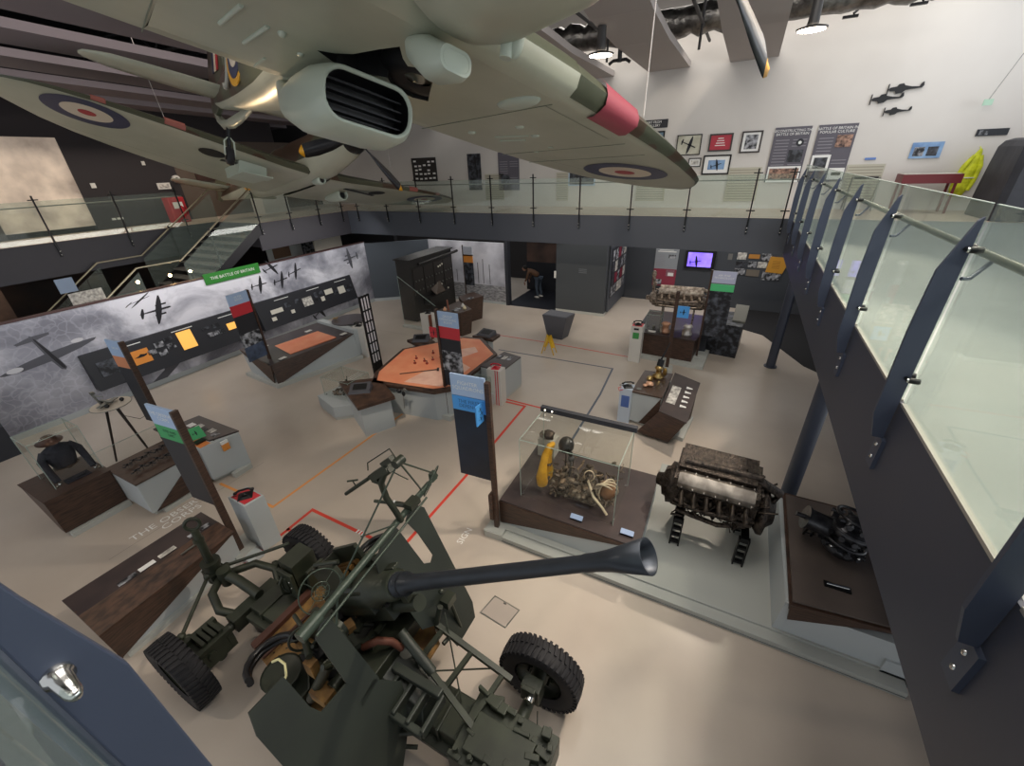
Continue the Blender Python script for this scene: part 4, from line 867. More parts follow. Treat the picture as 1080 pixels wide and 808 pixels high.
# --- sloping map table --------------------------------------------------------------
t = thing('map_table', 'large angular walnut and grey table with an orange map in its sloping top', 'map table', (-11, 7.2, 0))
P0 = [(-12.2, 6.1), (-10.45, 5.95), (-9.75, 8.3), (-11.7, 8.6)]
b = MB(greyl); b.prism([(-11.9, 6.0), (-10.3, 5.85), (-9.6, 8.3), (-11.5, 8.6)], 0, .1); part('base', b, t)
b = MB(greyp)
lo = [(-11.75, 6.1, .1), (-10.4, 5.95, .1), (-9.72, 8.3, .1), (-11.5, 8.55, .1)]; hi = [(-12.1, 6.2, .72), (-10.55, 6.0, .6), (-9.8, 8.28, .78), (-11.6, 8.5, .82)]
b.hexa(lo + hi); part('body', b, t)
b = MB(wood)
b.ext([(-12.12, 6.18, .73), (-10.42, 5.93, .62), (-10.48, 5.93, .08)], (0, -.02, 0)); b.ext([(-10.52, 5.98, .62), (-9.78, 8.3, .79), (-10.38, 5.93, .06)], (.02, 0, 0)); part('wood_panel', b, t)
top = [(-12.12, 6.17), (-10.5, 5.97), (-9.78, 8.3), (-11.6, 8.55)]; hz = [.73, .62, .79, .83]
b = MB(topdark); b.hexa([(x, y, z - .02) for (x, y), z in zip(top, hz)] + [(x, y, z) for (x, y), z in zip(top, hz)]); part('top', b, t)
def tz(x, y): # height of the sloping top
    return .62 + .12*max(0, (-10.5 - x)/1.6)*.9 + (y - 5.97)/2.33*.17*(1 - (-10.5 - x)/3.2)
b = MB(orangem); q = [(-11.35, 6.75), (-10.5, 6.6), (-10.05, 7.85), (-11.0, 8.0)]; b.hexa([(x, y, tz(x, y) + .0) for x, y in q] + [(x, y, tz(x, y) + .025) for x, y in q]); part('map', b, t, 'orange printed map')
b = MB(mat('white_caption', '#d5d2cc', .6))
for x, y in ((-10.5, 6.35), (-10.0, 8.1), (-11.3, 7.9), (-11.6, 6.6)): b.cbox((x, y, tz(x, y) + .02), (.12, .2, .01))
part('caption', b, t)
b = MB(greyp); b.prism([(-11.6, 8.5), (-9.75, 8.28), (-9.7, 8.45), (-11.55, 8.7)], .1, .9); part('rear_upstand', b, t)
t = thing('phone_pedestal', 'white pedestal with red stripes at the back of the orange map table', 'pedestal', (-9.75, 8.6, 0))
b = MB(offw); b.box(-9.95, -9.5, 8.4, 8.85, 0, .95); part('body', b, t)
b = MB(red); b.box(-9.505, -9.49, 8.48, 8.53, 0, .955); b.box(-9.505, -9.49, 8.66, 8.74, 0, .955); b.use(mat('pale_pink_board', '#e8b4a8', .5)); b.box(-9.505, -9.492, 8.54, 8.65, 0, .95); part('stripe', b, t)
phone(-9.8, 8.55, .95, .4, black, 'black telephone on the red-striped pedestal behind the orange map')
b = MB(topdark); b.cyl((-10.6, 8.95, .9), (-10.6, 8.95, .93), .55, n=32); b.use(greyp); b.cyl((-10.6, 8.95, 0), (-10.6, 8.95, .9), .45, n=32); single('round_counter', b, 'round dark-topped counter behind the orange map table', 'counter', at=(-10.6, 8.95, 0))
b = MB(mat('brass', '#b39a6a', .35, metal=.8)); b.cbox((-11.0, 8.75, .98), (.16, .03, .03)); b.cbox((-11.0, 8.75, .98), (.03, .22, .02)); b.cyl((-11.0, 8.75, .93), (-11.0, 8.75, .99), .01); single('brass_model', b, 'small brass aircraft ornament on the round dark counter', 'model aircraft', at=(-11, 8.75, .93))
# lattice window screen
t = thing('lattice_screen', 'tall narrow black lattice screen with white panes beside the operations table', 'screen', (-8.33, 7.63, 0))
a0, a1 = V((-8.31, 7.44, 0)), V((-8.33, 7.8, 0)); dd = (a1 - a0).normalized()
R = Matrix.Rotation(math.atan2(dd.y, dd.x), 4, 'Z'); c = (a0+a1)/2; W = (a1 - a0).length
b = MB(blackm)
for k in (-1, -.34, .34, 1): b.cbox(c + dd*(k*(W/2 - .02)) + V((0, 0, 1.15)), (.045 if abs(k) == 1 else .03, .05, 2.3), R=R)
for z in (.03, .4, .7, 1.0, 1.3, 1.6, 1.9, 2.27): b.cbox(c + V((0, 0, z)), (W, .045, .04 if z > .1 else .06), R=R)
b.cbox(c + V((0, 0, .2)), (W, .03, .4), R=R); part('frame', b, t)
b = MB(mat('white_pane', '#dfdbe0', .5)); b.cbox(c + V((0, 0, 1.32)), (W - .06, .012, 1.85), R=R); part('pane', b, t)

# --- operations table ----------------------------------------------------------------
TOP = [(-7.2, 6.45), (-6.9, 6.05), (-5.3, 6.25), (-4.98, 6.55), (-4.98, 8.6), (-5.9, 9.4), (-6.45, 9.3), (-7.55, 7.9)]
t = thing('operations_table', 'octagonal walnut-edged operations table with a big orange and pink map', 'map table', (-6.2, 7.6, 0))
cx, cy = -6.15, 7.7
sc = lambda k: [(cx + (x-cx)*k, cy + (y-cy)*k) for x, y in TOP]
b = MB(greyp); b.prism(sc(.93), .0, .74); part('body', b, t)
b = MB(wood); b.prism(TOP, .74, .82); part('rim', b, t, bevel=.006)
b = MB(orangem); b.prism(sc(.93), .815, .824)
b.use(pinkm); b.prism([(-6.2, 6.35), (-5.3, 6.5), (-5.18, 6.7), (-5.18, 7.6), (-5.5, 7.75), (-5.75, 7.4), (-6.1, 7.0)], .82, .8265); b.prism([(-6.0, 7.9), (-5.7, 8.05), (-5.5, 8.5), (-5.75, 8.75), (-6.2, 8.3)], .82, .8265)
part('map', b, t, 'orange and pale pink map surface')
# plotting counters and rake
k = 0
for (x, y, w) in ((-6.75, 7.5, 'red block cluster, westernmost'), (-6.6, 7.25, 'nearest the lattice screen'), (-6.45, 7.45, 'middle of the cluster'), (-6.3, 7.35, 'right of the middle'), (-6.3, 7.6, 'farther right'), (-6.2, 7.8, 'farthest from the camera'), (-6.55, 7.95, 'near the far rim')):
    b = MB(mat('counter_red', '#8f2f2a', .5)); b.cbox((x, y, .845), (.05, .05, .035)); b.use(inkd); b.cyl((x, y, .86), (x, y, .9), .006, n=6); b.cbox((x, y, .905), (.04, .01, .02))
    single('plotting_counter', b, 'small dark red counter on the orange map, ' + w, 'map counter', 'plotting counters', at=(x, y, .825))
b = MB(mat('dark_oak', '#2a201c')); b.cyl((-6.55, 6.62, .84), (-5.85, 7.15, .85), .01, n=6); b.cbox((-5.83, 7.17, .85), (.05, .14, .02), R=Matrix.Rotation(.6, 4, 'Z')); single('plotting_rake', b, 'long thin plotting rake lying across the orange map', 'rake', at=(-6.2, 6.9, .84))
b = MB(black); b.ball((-6.05, 6.0, .8), (.06, .05, .05), 10, 8); b.ball((-5.95, 6.02, .74), (.04, .04, .07), 10, 8); b.use(steel); b.tube([(-5.95, 6.0, .83), (-5.88, 6.0, .9), (-5.84, 6.02, .84)], .012, 6); b.cyl((-6.0, 6.02, .35), (-5.98, 6.05, .8), .008, n=6); single('headset', b, 'black headset clipped to the front rim of the operations table', 'headset', at=(-6, 6, .8))
def slanted_screen(x, y, rz, label, zb=.82, wood_=True):
    t = thing('touch_screen', label, 'touch screen', (x, y, 0), rz)
    b = MB(mat('screen_bezel', '#4a4a50', .45)); b.hexa([(-.24, -.18, zb), (.24, -.18, zb), (.24, .18, zb), (-.24, .18, zb), (-.22, -.16, zb + .05), (.22, -.16, zb + .05), (.22, .16, zb + .12), (-.22, .16, zb + .12)]); part('bezel', b, t, local=True)
    b = MB(black); b.hexa([(-.15, -.1, zb + .065), (.15, -.1, zb + .065), (.15, .1, zb + .105), (-.15, .1, zb + .105), (-.15, -.1, zb + .07), (.15, -.1, zb + .07), (.15, .1, zb + .112), (-.15, .1, zb + .112)]); part('display', b, t, local=True)
    return t
t = thing('table_wing', 'pale grey wing cabinet with walnut top at the near corner of the operations table', 'cabinet', (-6.8, 5.7, 0))
b = MB(greyp); b.prism([(-7.5, 5.75), (-6.4, 5.15), (-6.1, 5.75), (-6.9, 6.15)], 0, .74); part('body', b, t)
b = MB(wood); b.prism([(-7.65, 5.75), (-6.35, 5.05), (-5.95, 5.75), (-6.9, 6.3)], .74, .82); part('top', b, t)
slanted_screen(-6.85, 5.65, .6, 'sloping grey touch screen on the walnut wing nearest the camera')
t = thing('table_wing', 'small bracket shelf on the far left rim of the operations table', 'cabinet', (-7.65, 8.6, 0)); b = MB(wood); b.prism([(-7.9, 8.5), (-7.3, 8.3), (-7.05, 8.7), (-7.6, 9.0)], .72, .8); part('top', b, t); b = MB(greyp); b.box(-7.7, -7.4, 8.5, 8.75, 0, .72); part('body', b, t)
slanted_screen(-7.5, 8.65, .5, 'sloping grey touch screen at the far left rim of the operations table', .8)
t = thing('table_wing', 'small bracket shelf on the far right rim of the operations table', 'cabinet', (-5.9, 9.75, 0)); b = MB(wood); b.prism([(-6.3, 9.5), (-5.6, 9.45), (-5.6, 9.9), (-6.2, 10.0)], .72, .8); part('top', b, t); b = MB(greyp); b.box(-6.1, -5.8, 9.55, 9.8, 0, .72); part('body', b, t)
slanted_screen(-5.95, 9.72, -.1, 'sloping grey touch screen at the far right rim of the operations table', .8)
# low glass case with dark debris
t = plinth('case_plinth', [(-8.35, 5.6), (-7.55, 5.35), (-6.95, 5.85), (-7.3, 6.5), (-8.2, 6.4)], 0, .36, .08, 'low pale grey plinth under the small glass case of twisted metal', 'display plinth', top=greyp)
case('glass_case', -8.2, -7.3, 5.7, 6.35, .36, .85, 'small glass case holding dark twisted wreckage left of the operations table')
def debris(name, c, r, n, mats, label, seed, cat='wreckage', s0=.02, s1=.07):
    rg = random.Random(seed); b = MB(mats[0]); c = V(c)
    for i in range(n):
        b.use(rg.choice(mats)); p = c + V((rg.uniform(-1, 1)*r[0], rg.uniform(-1, 1)*r[1], abs(rg.gauss(0, .45))*r[2]))
        k = rg.random(); d = V((rg.uniform(-1, 1), rg.uniform(-1, 1), rg.uniform(-.6, .8))).normalized()
        if k < .4: b.tube([p, p + d*s1*1.5, p + d*s1*2 + V((0, 0, rg.uniform(-.02, .05)))], rg.uniform(s0*.3, s0*.8), 6)
        elif k < .7: b.cbox(p, (rg.uniform(s0, s1), rg.uniform(s0, s1), rg.uniform(s0*.5, s1*.6)), R=Matrix.Rotation(rg.uniform(0, 3), 4, d))
        else: b.ball(p, (rg.uniform(s0, s1)*.8, rg.uniform(s0, s1)*.8, rg.uniform(s0, s1)*.6), 8, 6, jit=.25)
    return single(name, b, label, cat, at=c)
met = mat('burnt_metal', '#2b2622', .5, metal=.6, hex2='#5a4d42', nscale=14); met2 = mat('corroded_metal', '#6b5a48', .6, metal=.4, hex2='#8a7560', nscale=20); dgreen = mat('dark_green_metal', '#1f2b22', .5, metal=.3)
debris('twisted_wreckage', (-7.7, 6.0, .38), (.25, .2, .25), 60, [dgreen, met, black], 'dark green twisted wreckage inside the small low glass case', 11)
debris('brown_fragment', (-7.95, 5.9, .38), (.14, .1, .06), 18, [met2], 'rusty brown fragments beside the dark wreckage in the low case', 12)
# right-hand console of the operations table
t = plinth('display_console', [(-4.98, 7.75), (-4.36, 7.7), (-4.3, 8.62), (-4.85, 8.75)], 0, .84, .08, 'pale grey console with dark top on the right of the operations table', 'display console')
for k in range(3):
    b = MB([photog, photol, photog][k]); b.box(-4.85 + .14*k, -4.74 + .14*k, 8.3, 8.5, .841, .846); part('photograph', b, t)
t = thing('phone_pedestal', 'off-white pedestal with red stripes carrying a bright red telephone', 'pedestal', (-4.45, 7.6, 0))
b = MB(offw); b.box(-4.66, -4.3, 7.5, 7.76, 0, .93); part('body', b, t)
b = MB(red); b.box(-4.44, -4.42, 7.492, 7.5, 0, .93); b.box(-4.38, -4.36, 7.492, 7.5, 0, .93); part('stripe', b, t)
phone(-4.48, 7.63, .93, .2, mat('red_phone', '#c4142c', .3), 'bright red telephone on the red-striped pedestal by the operations table')
t = plinth('case_plinth', [(-5.2, 7.0), (-4.5, 7.0), (-4.5, 7.5), (-5.2, 7.5)], 0, .32, .06, 'low grey plinth under the glass case beside the red telephone', 'display plinth', top=greyp)
case('glass_case', -5.15, -4.55, 7.03, 7.48, .32, .75, 'small glass case with brass pieces beside the red telephone pedestal')
debris('brass_pieces', (-4.9, 7.25, .34), (.15, .12, .1), 12, [mat('brass', '#b39a6a'), offw], 'pale brass pieces inside the small case beside the red telephone', 5)

# --- transmitter cabinet and desks --------------------------------------------------
t = thing('transmitter_cabinet', 'huge black wartime transmitter cabinet with dials behind a glass barrier', 'radio cabinet', (-10.4, 12.9, 0))
ck = mat('black_crackle_paint', '#1b1918', .5, hex2='#24211f', nscale=30, bump=.3, bscale=60)
b = MB(ck); b.box(-10.75, -10.1, 11.6, 14.2, .03, 2.25); part('body', b, t, bevel=.01)
b = MB(ck); b.box(-10.8, -10.05, 11.55, 14.25, 2.25, 2.3); b.cyl((-10.02, 12.0, 2.08), (-10.02, 14.5, 2.12), .05); part('top_rail', b, t)
for i in range(4):
    b = MB(mat('cabinet_panel', '#2a2623', .45)); y = 11.7 + i*.62
    b.box(-10.1, -10.08, y, y + .56, .95, 1.95); b.use(steel)
    for j in range(6): b.cyl((-10.08, y + .1 + .18*(j % 3), 1.15 + .35*(j//3)), (-10.06, y + .1 + .18*(j % 3), 1.15 + .35*(j//3)), .03, n=10)
    part('instrument_panel', b, t)
b = MB(mat('dial_white', '#d8d2c2', .4))
for y, z in ((13.2, 1.75), (13.32, 1.77), (13.45, 1.8), (13.3, 1.05), (13.7, .8)): b.cyl((-10.08, y, z), (-10.05, y, z), .035, n=12)
part('dial', b, t, 'small white dials')
b = MB(ck); b.box(-10.1, -9.75, 12.1, 13.4, .55, .8); b.use(mat('panel_brown', '#4a3d33', .5)); b.ext([(-10.08, 12.6, 1.0), (-9.85, 12.6, .82), (-9.85, 13.2, .82), (-10.08, 13.2, 1.2)], (0, 0, .02)); part('desk_ledge', b, t)
t = thing('glass_barrier', 'tall sloping clear glass barrier in front of the black transmitter cabinet', 'glass barrier', (-10, 11.2, 0))
b = MB(glass); b.ext([(-10.25, 11.05, .08), (-8.75, 11.05, .08), (-8.75, 11.05, .95), (-10.25, 11.05, 1.85)], (0, .012, 0)); part('pane', b, t)
b = MB(glassE); b.cyl((-10.25, 11.056, 1.85), (-8.75, 11.056, .95), .008, n=6); b.cyl((-10.25, 11.056, .08), (-10.25, 11.056, 1.85), .006, n=6); part('polished_edge', b, t)
b = MB(greyl); b.box(-10.3, -8.7, 10.98, 11.13, 0, .08); part('base', b, t)
def angled_desk(pts, label, z=.85):
    t = thing('display_desk', label, 'display desk', (pts[0][0], pts[0][1], 0))
    cx = sum(p[0] for p in pts)/4; cy = sum(p[1] for p in pts)/4
    b = MB(wood); lo = [(cx + (x-cx)*.8, cy + (y-cy)*.8, .0) for x, y in pts]; b.hexa(lo + [(x, y, z) for x, y in pts]); part('body', b, t)
    b = MB(mat('walnut_top', '#3b2c25')); b.prism([(cx + (x-cx)*.98, cy + (y-cy)*.98) for x, y in pts], z, z + .02); part('top', b, t); return t
angled_desk([(-8.55, 10.85), (-7.66, 10.95), (-7.5, 11.45), (-8.5, 12.1)], 'walnut trapezoid desk of small exhibits in front of the black cabinet')
angled_desk([(-8.3, 12.05), (-7.95, 12.95), (-8.6, 13.3), (-8.8, 12.55)], 'smaller walnut desk further back, under the orange-banded post')
b = MB(mat('rust_post', '#7a4a38', .5)); b.cyl((-8.2, 11.05, .87), (-8.22, 11.05, 1.22), .035, .025); single('wooden_peg', b, 'upright rust brown peg on the walnut desk', 'exhibit', at=(-8.2, 11.05, .87))
for (x, y, m, l) in ((-8.3, 10.98, mat('peach_object', '#d9a27e', .5), 'round peach-coloured object on the desk, left end'), (-7.95, 11.55, offw, 'small cream figure on the desk middle'), (-7.75, 11.35, mat('cream_object', '#d9c9a4', .5), 'cream curved object on the desk right end')):
    b = MB(m); b.lathe((x, y, .872), (0, 0, 1), [(.0, 0), (.06, 0), (.07, .04), (.03, .09), (.02, .12), (0, .13)], 12); single('desk_exhibit', b, l, 'exhibit', at=(x, y, .87))
b = MB(photog); b.box(-8.05, -7.85, 11.0, 11.3, .872, .9); b.box(-8.3, -8.15, 12.3, 12.6, .875, .895); single('printed_card', b, 'grey printed cards lying on the two walnut desks', 'card', at=(-7.95, 11.15, .87))
t = thing('phone_pedestal', 'cream pedestal with a black telephone in front of the walnut desk', 'pedestal', (-8.75, 10.55, 0))
b = MB(offw); b.prism([(-8.95, 10.45), (-8.6, 10.4), (-8.5, 10.7), (-8.85, 10.75)], 0, .85); part('body', b, t)
b = MB(mat('brown_edge', '#6b3d2c', .5)); b.box(-8.56, -8.52, 10.38, 10.5, 0, .86); part('stripe', b, t)
phone(-8.72, 10.58, .852, .5, black, 'black telephone on the cream pedestal before the walnut desk')

# --- grey planter-shaped bin and folding yellow floor sign --------------------------------
t = thing('tapered_stool', 'dark grey tapered block standing alone in front of the doorway', 'block stool', (-4.7, 12.3, 0))
b = MB(mat('block_grey', '#4b4d55', .55)); b.hexa([(-5.0, 12.05, 0), (-4.48, 12.0, 0), (-4.4, 12.4, 0), (-4.95, 12.45, 0), (-5.15, 11.95, .8), (-4.3, 11.9, .8), (-4.2, 12.45, .8), (-5.1, 12.55, .8)]); part('body', b, t)
b = MB(mat('block_lid', '#5a5c64', .5)); b.prism([(-5.12, 11.98), (-4.33, 11.93), (-4.23, 12.42), (-5.07, 12.52)], .8, .815); part('lid', b, t)
t = thing('wet_floor_sign', 'yellow folding wet floor sign standing open in front of the grey block', 'floor sign', (-4.45, 10.85, 0))
for s in (-1, 1):
    b = MB(yellow)
    for k in (-1, 1): b.tube([(-4.45 + .06*k, 10.85, .6), (-4.45 + .2*s + .06*k*0 + .0, 10.85 + .12*k, .01)], .016, 6)
    b.ext([(-4.48, 10.83, .58), (-4.42, 10.83, .58), (-4.4 + .12*s, 10.78, .22), (-4.46 + .12*s, 10.78, .22)], (0, .1, 0)); part('panel', b, t)

# --- bright engine exhibit at the right rear ------------------------------------------------
t = thing('engine_plinth', 'walnut and dark plinth with white base under the bright aero engine', 'display plinth', (-1, 12.6, 0))
b = MB(greyl); b.prism([(-2.0, 11.55), (-.15, 11.4), (.0, 13.9), (-2.2, 13.9)], 0, .1); part('base', b, t)
b = MB(wood); b.prism([(-1.85, 11.7), (-.48, 11.6), (-.42, 12.5), (-1.85, 12.5)], .1, .74); part('body', b, t)
b = MB(slate2); b.prism([(-2.1, 12.5), (-.2, 12.5), (-.1, 13.8), (-2.1, 13.8)], .1, .74); b.use(topdark); b.prism([(-1.9, 11.65), (-.45, 11.55), (-.1, 13.8), (-2.1, 13.8)], .74, .77); part('top', b, t)
# engine builder ------------------------------------------------------------------
def v12(name, M, L_, label, cyl_m, block_m, pipe_m, seed, wreck=False, junk=90):
    t = thing(name, label, 'aero engine', M=M)
    rg = random.Random(seed); h = L_/2
    b = MB(block_m); secs = []
    for x, k in ((-h, .7), (-h*.95, 1), (h*.8, 1), (h, .75)):
        secs.append([(x, .26*k*math.cos(a)*(1 if math.sin(a) > -.2 else .8), .24*k*math.sin(a) - .02) for a in [j*PI/8 for j in range(16)]])
    b.loft(secs); b.box(-h*.9, h*.85, -.3, .3, -.02, .03); (b.box(-h*.95, h*.9, -.27, .27, -.05, .44), b.box(-h*.9, h*.8, -.12, .3, .4, .5), b.cyl((-h*.8, -.02, .5), (h*.9, .02, .5), .045, n=10)) if wreck else None
    part('crankcase', b, t, local=True)
    for s in (-1, 1):
        R = Matrix.Rotation(-s*math.radians(30), 4, 'X')
        b = MB(block_m)
        b.box(-h*.82, h*.78, -.11, .11, .12, .42, M=R); part('cylinder_bank', b, t, local=True, bevel=.015)
        b = MB(block_m if (wreck and s > 0) else cyl_m); prof = []
        b.loft([[(x, y*1.0, z) for y, z in ((-.1*k, .42), (-.11*k, .47), (-.07*k, .53), (.07*k, .53), (.11*k, .47), (.1*k, .42))] for x, k in ((-h*.86, .85), (-h*.8, 1), (h*.76, 1), (h*.8, .85))], M=R)
        for i in range(7):
            x = -h*.75 + i*h*.25; b.cyl((x, -.1, .47), (x, -.1, .5), .012, n=6, M=R); b.cyl((x, .1, .47), (x, .1, .5), .012, n=6, M=R)
        part('rocker_cover', b, t, 'bright cast rocker cover' if not wreck else 'worn pale rocker cover', local=True, bevel=.008)
        b = MB(pipe_m)
        for i in range(6):
            x = -h*.72 + i*h*.28; b.tube([(x, s*.2, .3), (x, s*.36, .26), (x + .03, s*.42, .18)], [.035, .04, .045], 8)
        part('exhaust_stub', b, t, local=True)
        b = MB(pipe_m); b.tube([(-h*.85, s*.3, .1), (-h*.3, s*.34, .06), (h*.3, s*.33, .09), (h*.85, s*.28, .12)], .022, 6); b.tube([(-h*.8, s*.27, -.12), (h*.2, s*.3, -.14), (h*.8, s*.22, -.1)], .03, 8); part('side_pipe', b, t, local=True)
    b = MB(block_m); b.box(-h*.6, h*.6, -.09, .09, .2, .36); b.cyl((-h*.7, 0, .36), (h*.7, 0, .38), .05, n=10); part('intake_trunk', b, t, local=True, bevel=.02)
    b = MB(block_m); b.lathe((-h, 0, .05), (-1, 0, 0), [(.26, -.04), (.27, .06), (.2, .1), (.19, .16), (.09, .2), (.08, .3), (.05, .32), (0, .33)], 20); part('reduction_gear', b, t, local=True)
    b = MB(block_m); b.lathe((h, 0, .02), (1, 0, 0), [(.24, -.04), (.3, .03), (.3, .1), (.2, .14), (.14, .24), (.0, .26)], 20); b.tube([(h + .12, 0, .1), (h + .25, .05, .3), (h*.7, .03, .48)], .06, 8); part('supercharger', b, t, local=True)
    b = MB(pipe_m)
    for i in range(junk):
        x = rg.uniform(-h*1.1, h*1.1); a = rg.uniform(-.6, 3.8); r = rg.uniform(.26, .36) if abs(x) < h*.8 else rg.uniform(.05, .28)
        y, z = r*math.cos(a), max(-.3, min(.46, r*math.sin(a)*1.05 + .08))
        b.use(rg.choice([pipe_m, block_m, pipe_m]))
        if rg.random() < .5: b.tube([(x, y, z), (x + rg.uniform(-.15, .15), y*1.1 + rg.uniform(-.05, .05), z + rg.uniform(-.08, .08)), (x + rg.uniform(-.2, .2), y, z + rg.uniform(-.1, .1))], rg.uniform(.006, .018), 5)
        elif rg.random() < .6: b.cbox((x, y, z), (rg.uniform(.02, .09), rg.uniform(.02, .07), rg.uniform(.02, .07)), R=Matrix.Rotation(rg.uniform(0, 3), 4, (rg.random(), rg.random(), 1)))
        else: b.cyl((x, y, z), (x + rg.uniform(-.04, .04), y + rg.uniform(-.06, .06), z + rg.uniform(-.06, .06)), rg.uniform(.015, .035), n=8)
    part('fittings', b, t, local=True)
    return t
brt = mat('bright_alloy', '#d8cbbc', .4, metal=.3, hex2='#8c7c6e', nscale=9); brd = mat('engine_brown_black', '#4a4039', .45, metal=.4, hex2='#a39486', nscale=12)
t = v12('aero_engine', Matrix.Translation((-1.1, 12.75, 1.45)) @ Matrix.Rotation(.04, 4, 'Z') @ Matrix.Scale(.82, 4), 1.75, 'bright sectioned vee aero engine on the walnut plinth in front of the television', brt, brd, mat('bronze_pipes', '#8f7a68', .4, metal=.6, hex2='#c9b8a6', nscale=14), 3, junk=130)
b = MB(brd)
for dx in (-.55, .5):
    b.cyl((dx, -.22, -.2), (dx, -.26, -.82), .03); b.cyl((dx, .22, -.2), (dx, .26, -.82), .03); b.cbox((dx, 0, -.25), (.06, .5, .05))
part('stand', b, t, local=True)
b = MB(brd); b.cyl((-.95, .0, .2), (-1.0, 0, .95), .05); b.ball((-1.0, 0, .9), (.08, .08, .14), 10, 8); b.cbox((-.95, .06, .55), (.14, .1, .12)); part('vertical_shaft', b, t, local=True)
t = thing('phone_pedestal', 'slim white pedestal with red top and green label left of the engine plinth', 'pedestal', (-1.98, 11.25, 0))
b = MB(offw); b.box(-2.14, -1.82, 11.2, 11.5, 0, 1.08); part('body', b, t)
b = MB(red); b.box(-2.12, -1.84, 11.22, 11.48, 1.08, 1.086); b.use(mat('label_green', '#3c8f4a', .5)); b.box(-2.07, -1.9, 11.194, 11.2, .72, .9); b.use(inkd); b.box(-2.05, -1.92, 11.19, 11.2, .98, 1.03); part('label', b, t, 'green label')
phone(-1.98, 11.35, 1.087, .3, black, 'black telephone on the slim white pedestal with green label')
case('glass_case', -1.85, -1.45, 11.85, 12.2, .77, 1.25, 'small clear glass box on the walnut plinth left of the engine front')
b = MB(offw); b.box(-1.75, -1.55, 11.72, 11.82, .772, .8); b.use(steel); b.cyl((-1.65, 12.0, .772), (-1.65, 12.0, .9), .04); single('small_part', b, 'small pale engine part with its caption in the glass box', 'exhibit', at=(-1.65, 12, .77))
for x, m, l in ((-1.3, mat('copper_tint', '#c9987a', .35, metal=.5), 'copper-coloured round engine part left of the blue flag'), (-.72, mat('bright_part', '#cfcac4', .3, metal=.6), 'bright metal engine part right of the blue flag')):
    b = MB(m); b.lathe((x, 11.85, .775), (0, 0, 1), [(0, 0), (.12, 0), (.13, .06), (.09, .1), (.09, .22), (.13, .26), (.1, .3), (0, .31)], 16); b.use(brd); b.cyl((x - .1, 11.75, .78), (x - .1, 11.75, .98), .03); single('engine_part', b, l, 'exhibit', at=(x, 11.85, .775))
# photo plinth behind
t = thing('photo_plinth', 'dark glossy block printed with a workshop photograph, right of the bright engine', 'display plinth', (.1, 13.2, 0))
b = MB(photod); b.prism([(-.3, 12.7), (.62, 12.55), (.72, 13.9), (-.3, 13.9)], 0, .95); part('body', b, t); b = MB(mat('sepia_sheet', '#6b6a62', .5)); b.hexa([(.35, 12.95, .95), (.68, 12.9, .95), (.72, 13.5, .95), (.38, 13.55, .95), (.35, 12.95, 1.0), (.68, 12.9, 1.0), (.72, 13.5, 1.3), (.38, 13.55, 1.3)]); part('caption_board', b, t)

# --- walnut pedestal with bronze pieces and text lectern ------------------------------------
t = thing('display_pedestal', 'grey and walnut pedestal carrying bright bronze engine pieces, middle right', 'display pedestal', (-1, 8.5, 0))
b = MB(greyp); b.prism([(-1.36, 8.02), (-.76, 7.98), (-.72, 9.15), (-1.3, 9.1)], .08, .78); part('body', b, t)
b = MB(wood); b.ext([(-.76, 7.97, .78), (-.76, 7.97, .08), (-1.15, 7.99, .08)], (0, -.014, 0)); part('wood_panel', b, t)
b = MB(mat('walnut_top', '#3b2c25')); b.prism([(-1.38, 8.0), (-.74, 7.96), (-.7, 9.17), (-1.32, 9.12)], .78, .81); part('top', b, t)
b = MB(greyl); b.prism([(-1.3, 8.1), (-.2, 7.75), (-.1, 8.7), (-1.2, 9.0)], 0, .08); part('base', b, t)
t = thing('text_lectern', 'walnut lectern block with a sloping dark text panel beside the bronze pieces', 'lectern', (-.45, 8.2, 0))
b = MB(wood); b.hexa([(-1.12, 7.62, .08), (-.45, 7.5, .08), (-.15, 8.6, .08), (-.75, 8.9, .08), (-.72, 7.66, .66), (-.2, 7.42, .66), (-.12, 8.75, .88), (-.66, 9.05, .88)]); part('body', b, t)
b = MB(topdark); b.hexa([(-.74, 7.64, .66), (-.18, 7.4, .66), (-.1, 8.77, .88), (-.66, 9.07, .88), (-.74, 7.64, .68), (-.18, 7.4, .68), (-.1, 8.77, .9), (-.66, 9.07, .9)]); part('text_panel', b, t)
b = MB(photol); b.hexa([(-.66, 7.95, .7), (-.48, 7.9, .7), (-.44, 8.5, .79), (-.62, 8.55, .79), (-.66, 7.95, .742), (-.48, 7.9, .742), (-.44, 8.5, .838), (-.62, 8.55, .838)]); b.use(inkw)
for i in range(5): b.cbox((-.32 + .01*i, 7.9 + .16*i, .745 + .0255*i), (.12, .1, .012))
part('photograph', b, t)
gold = mat('bronze_gold', '#b08a4a', .3, metal=.9, hex2='#e0c58a', nscale=10)
t = thing('carburettor', 'bright bronze carburettor assembly with upright shaft on the walnut pedestal', 'engine part', (-1, 8.75, .81))
b = MB(gold); b.lathe((-.98, 8.85, .812), (0, 0, 1), [(0, 0), (.12, 0), (.13, .05), (.07, .09), (.06, .2), (.1, .24), (.06, .3), (0, .31)], 16); b.ball((-1.12, 8.62, .87), (.07, .09, .06), 10, 8, jit=.15); b.ball((-.86, 8.95, .93), (.05, .05, .1), 10, 8); part('body', b, t)
b = MB(black); b.cyl((-.98, 8.85, 1.1), (-.96, 8.9, 1.24), .07); b.cyl((-.97, 8.88, 1.24), (-.85, 9.0, 1.62), .022, .01); part('shaft', b, t)
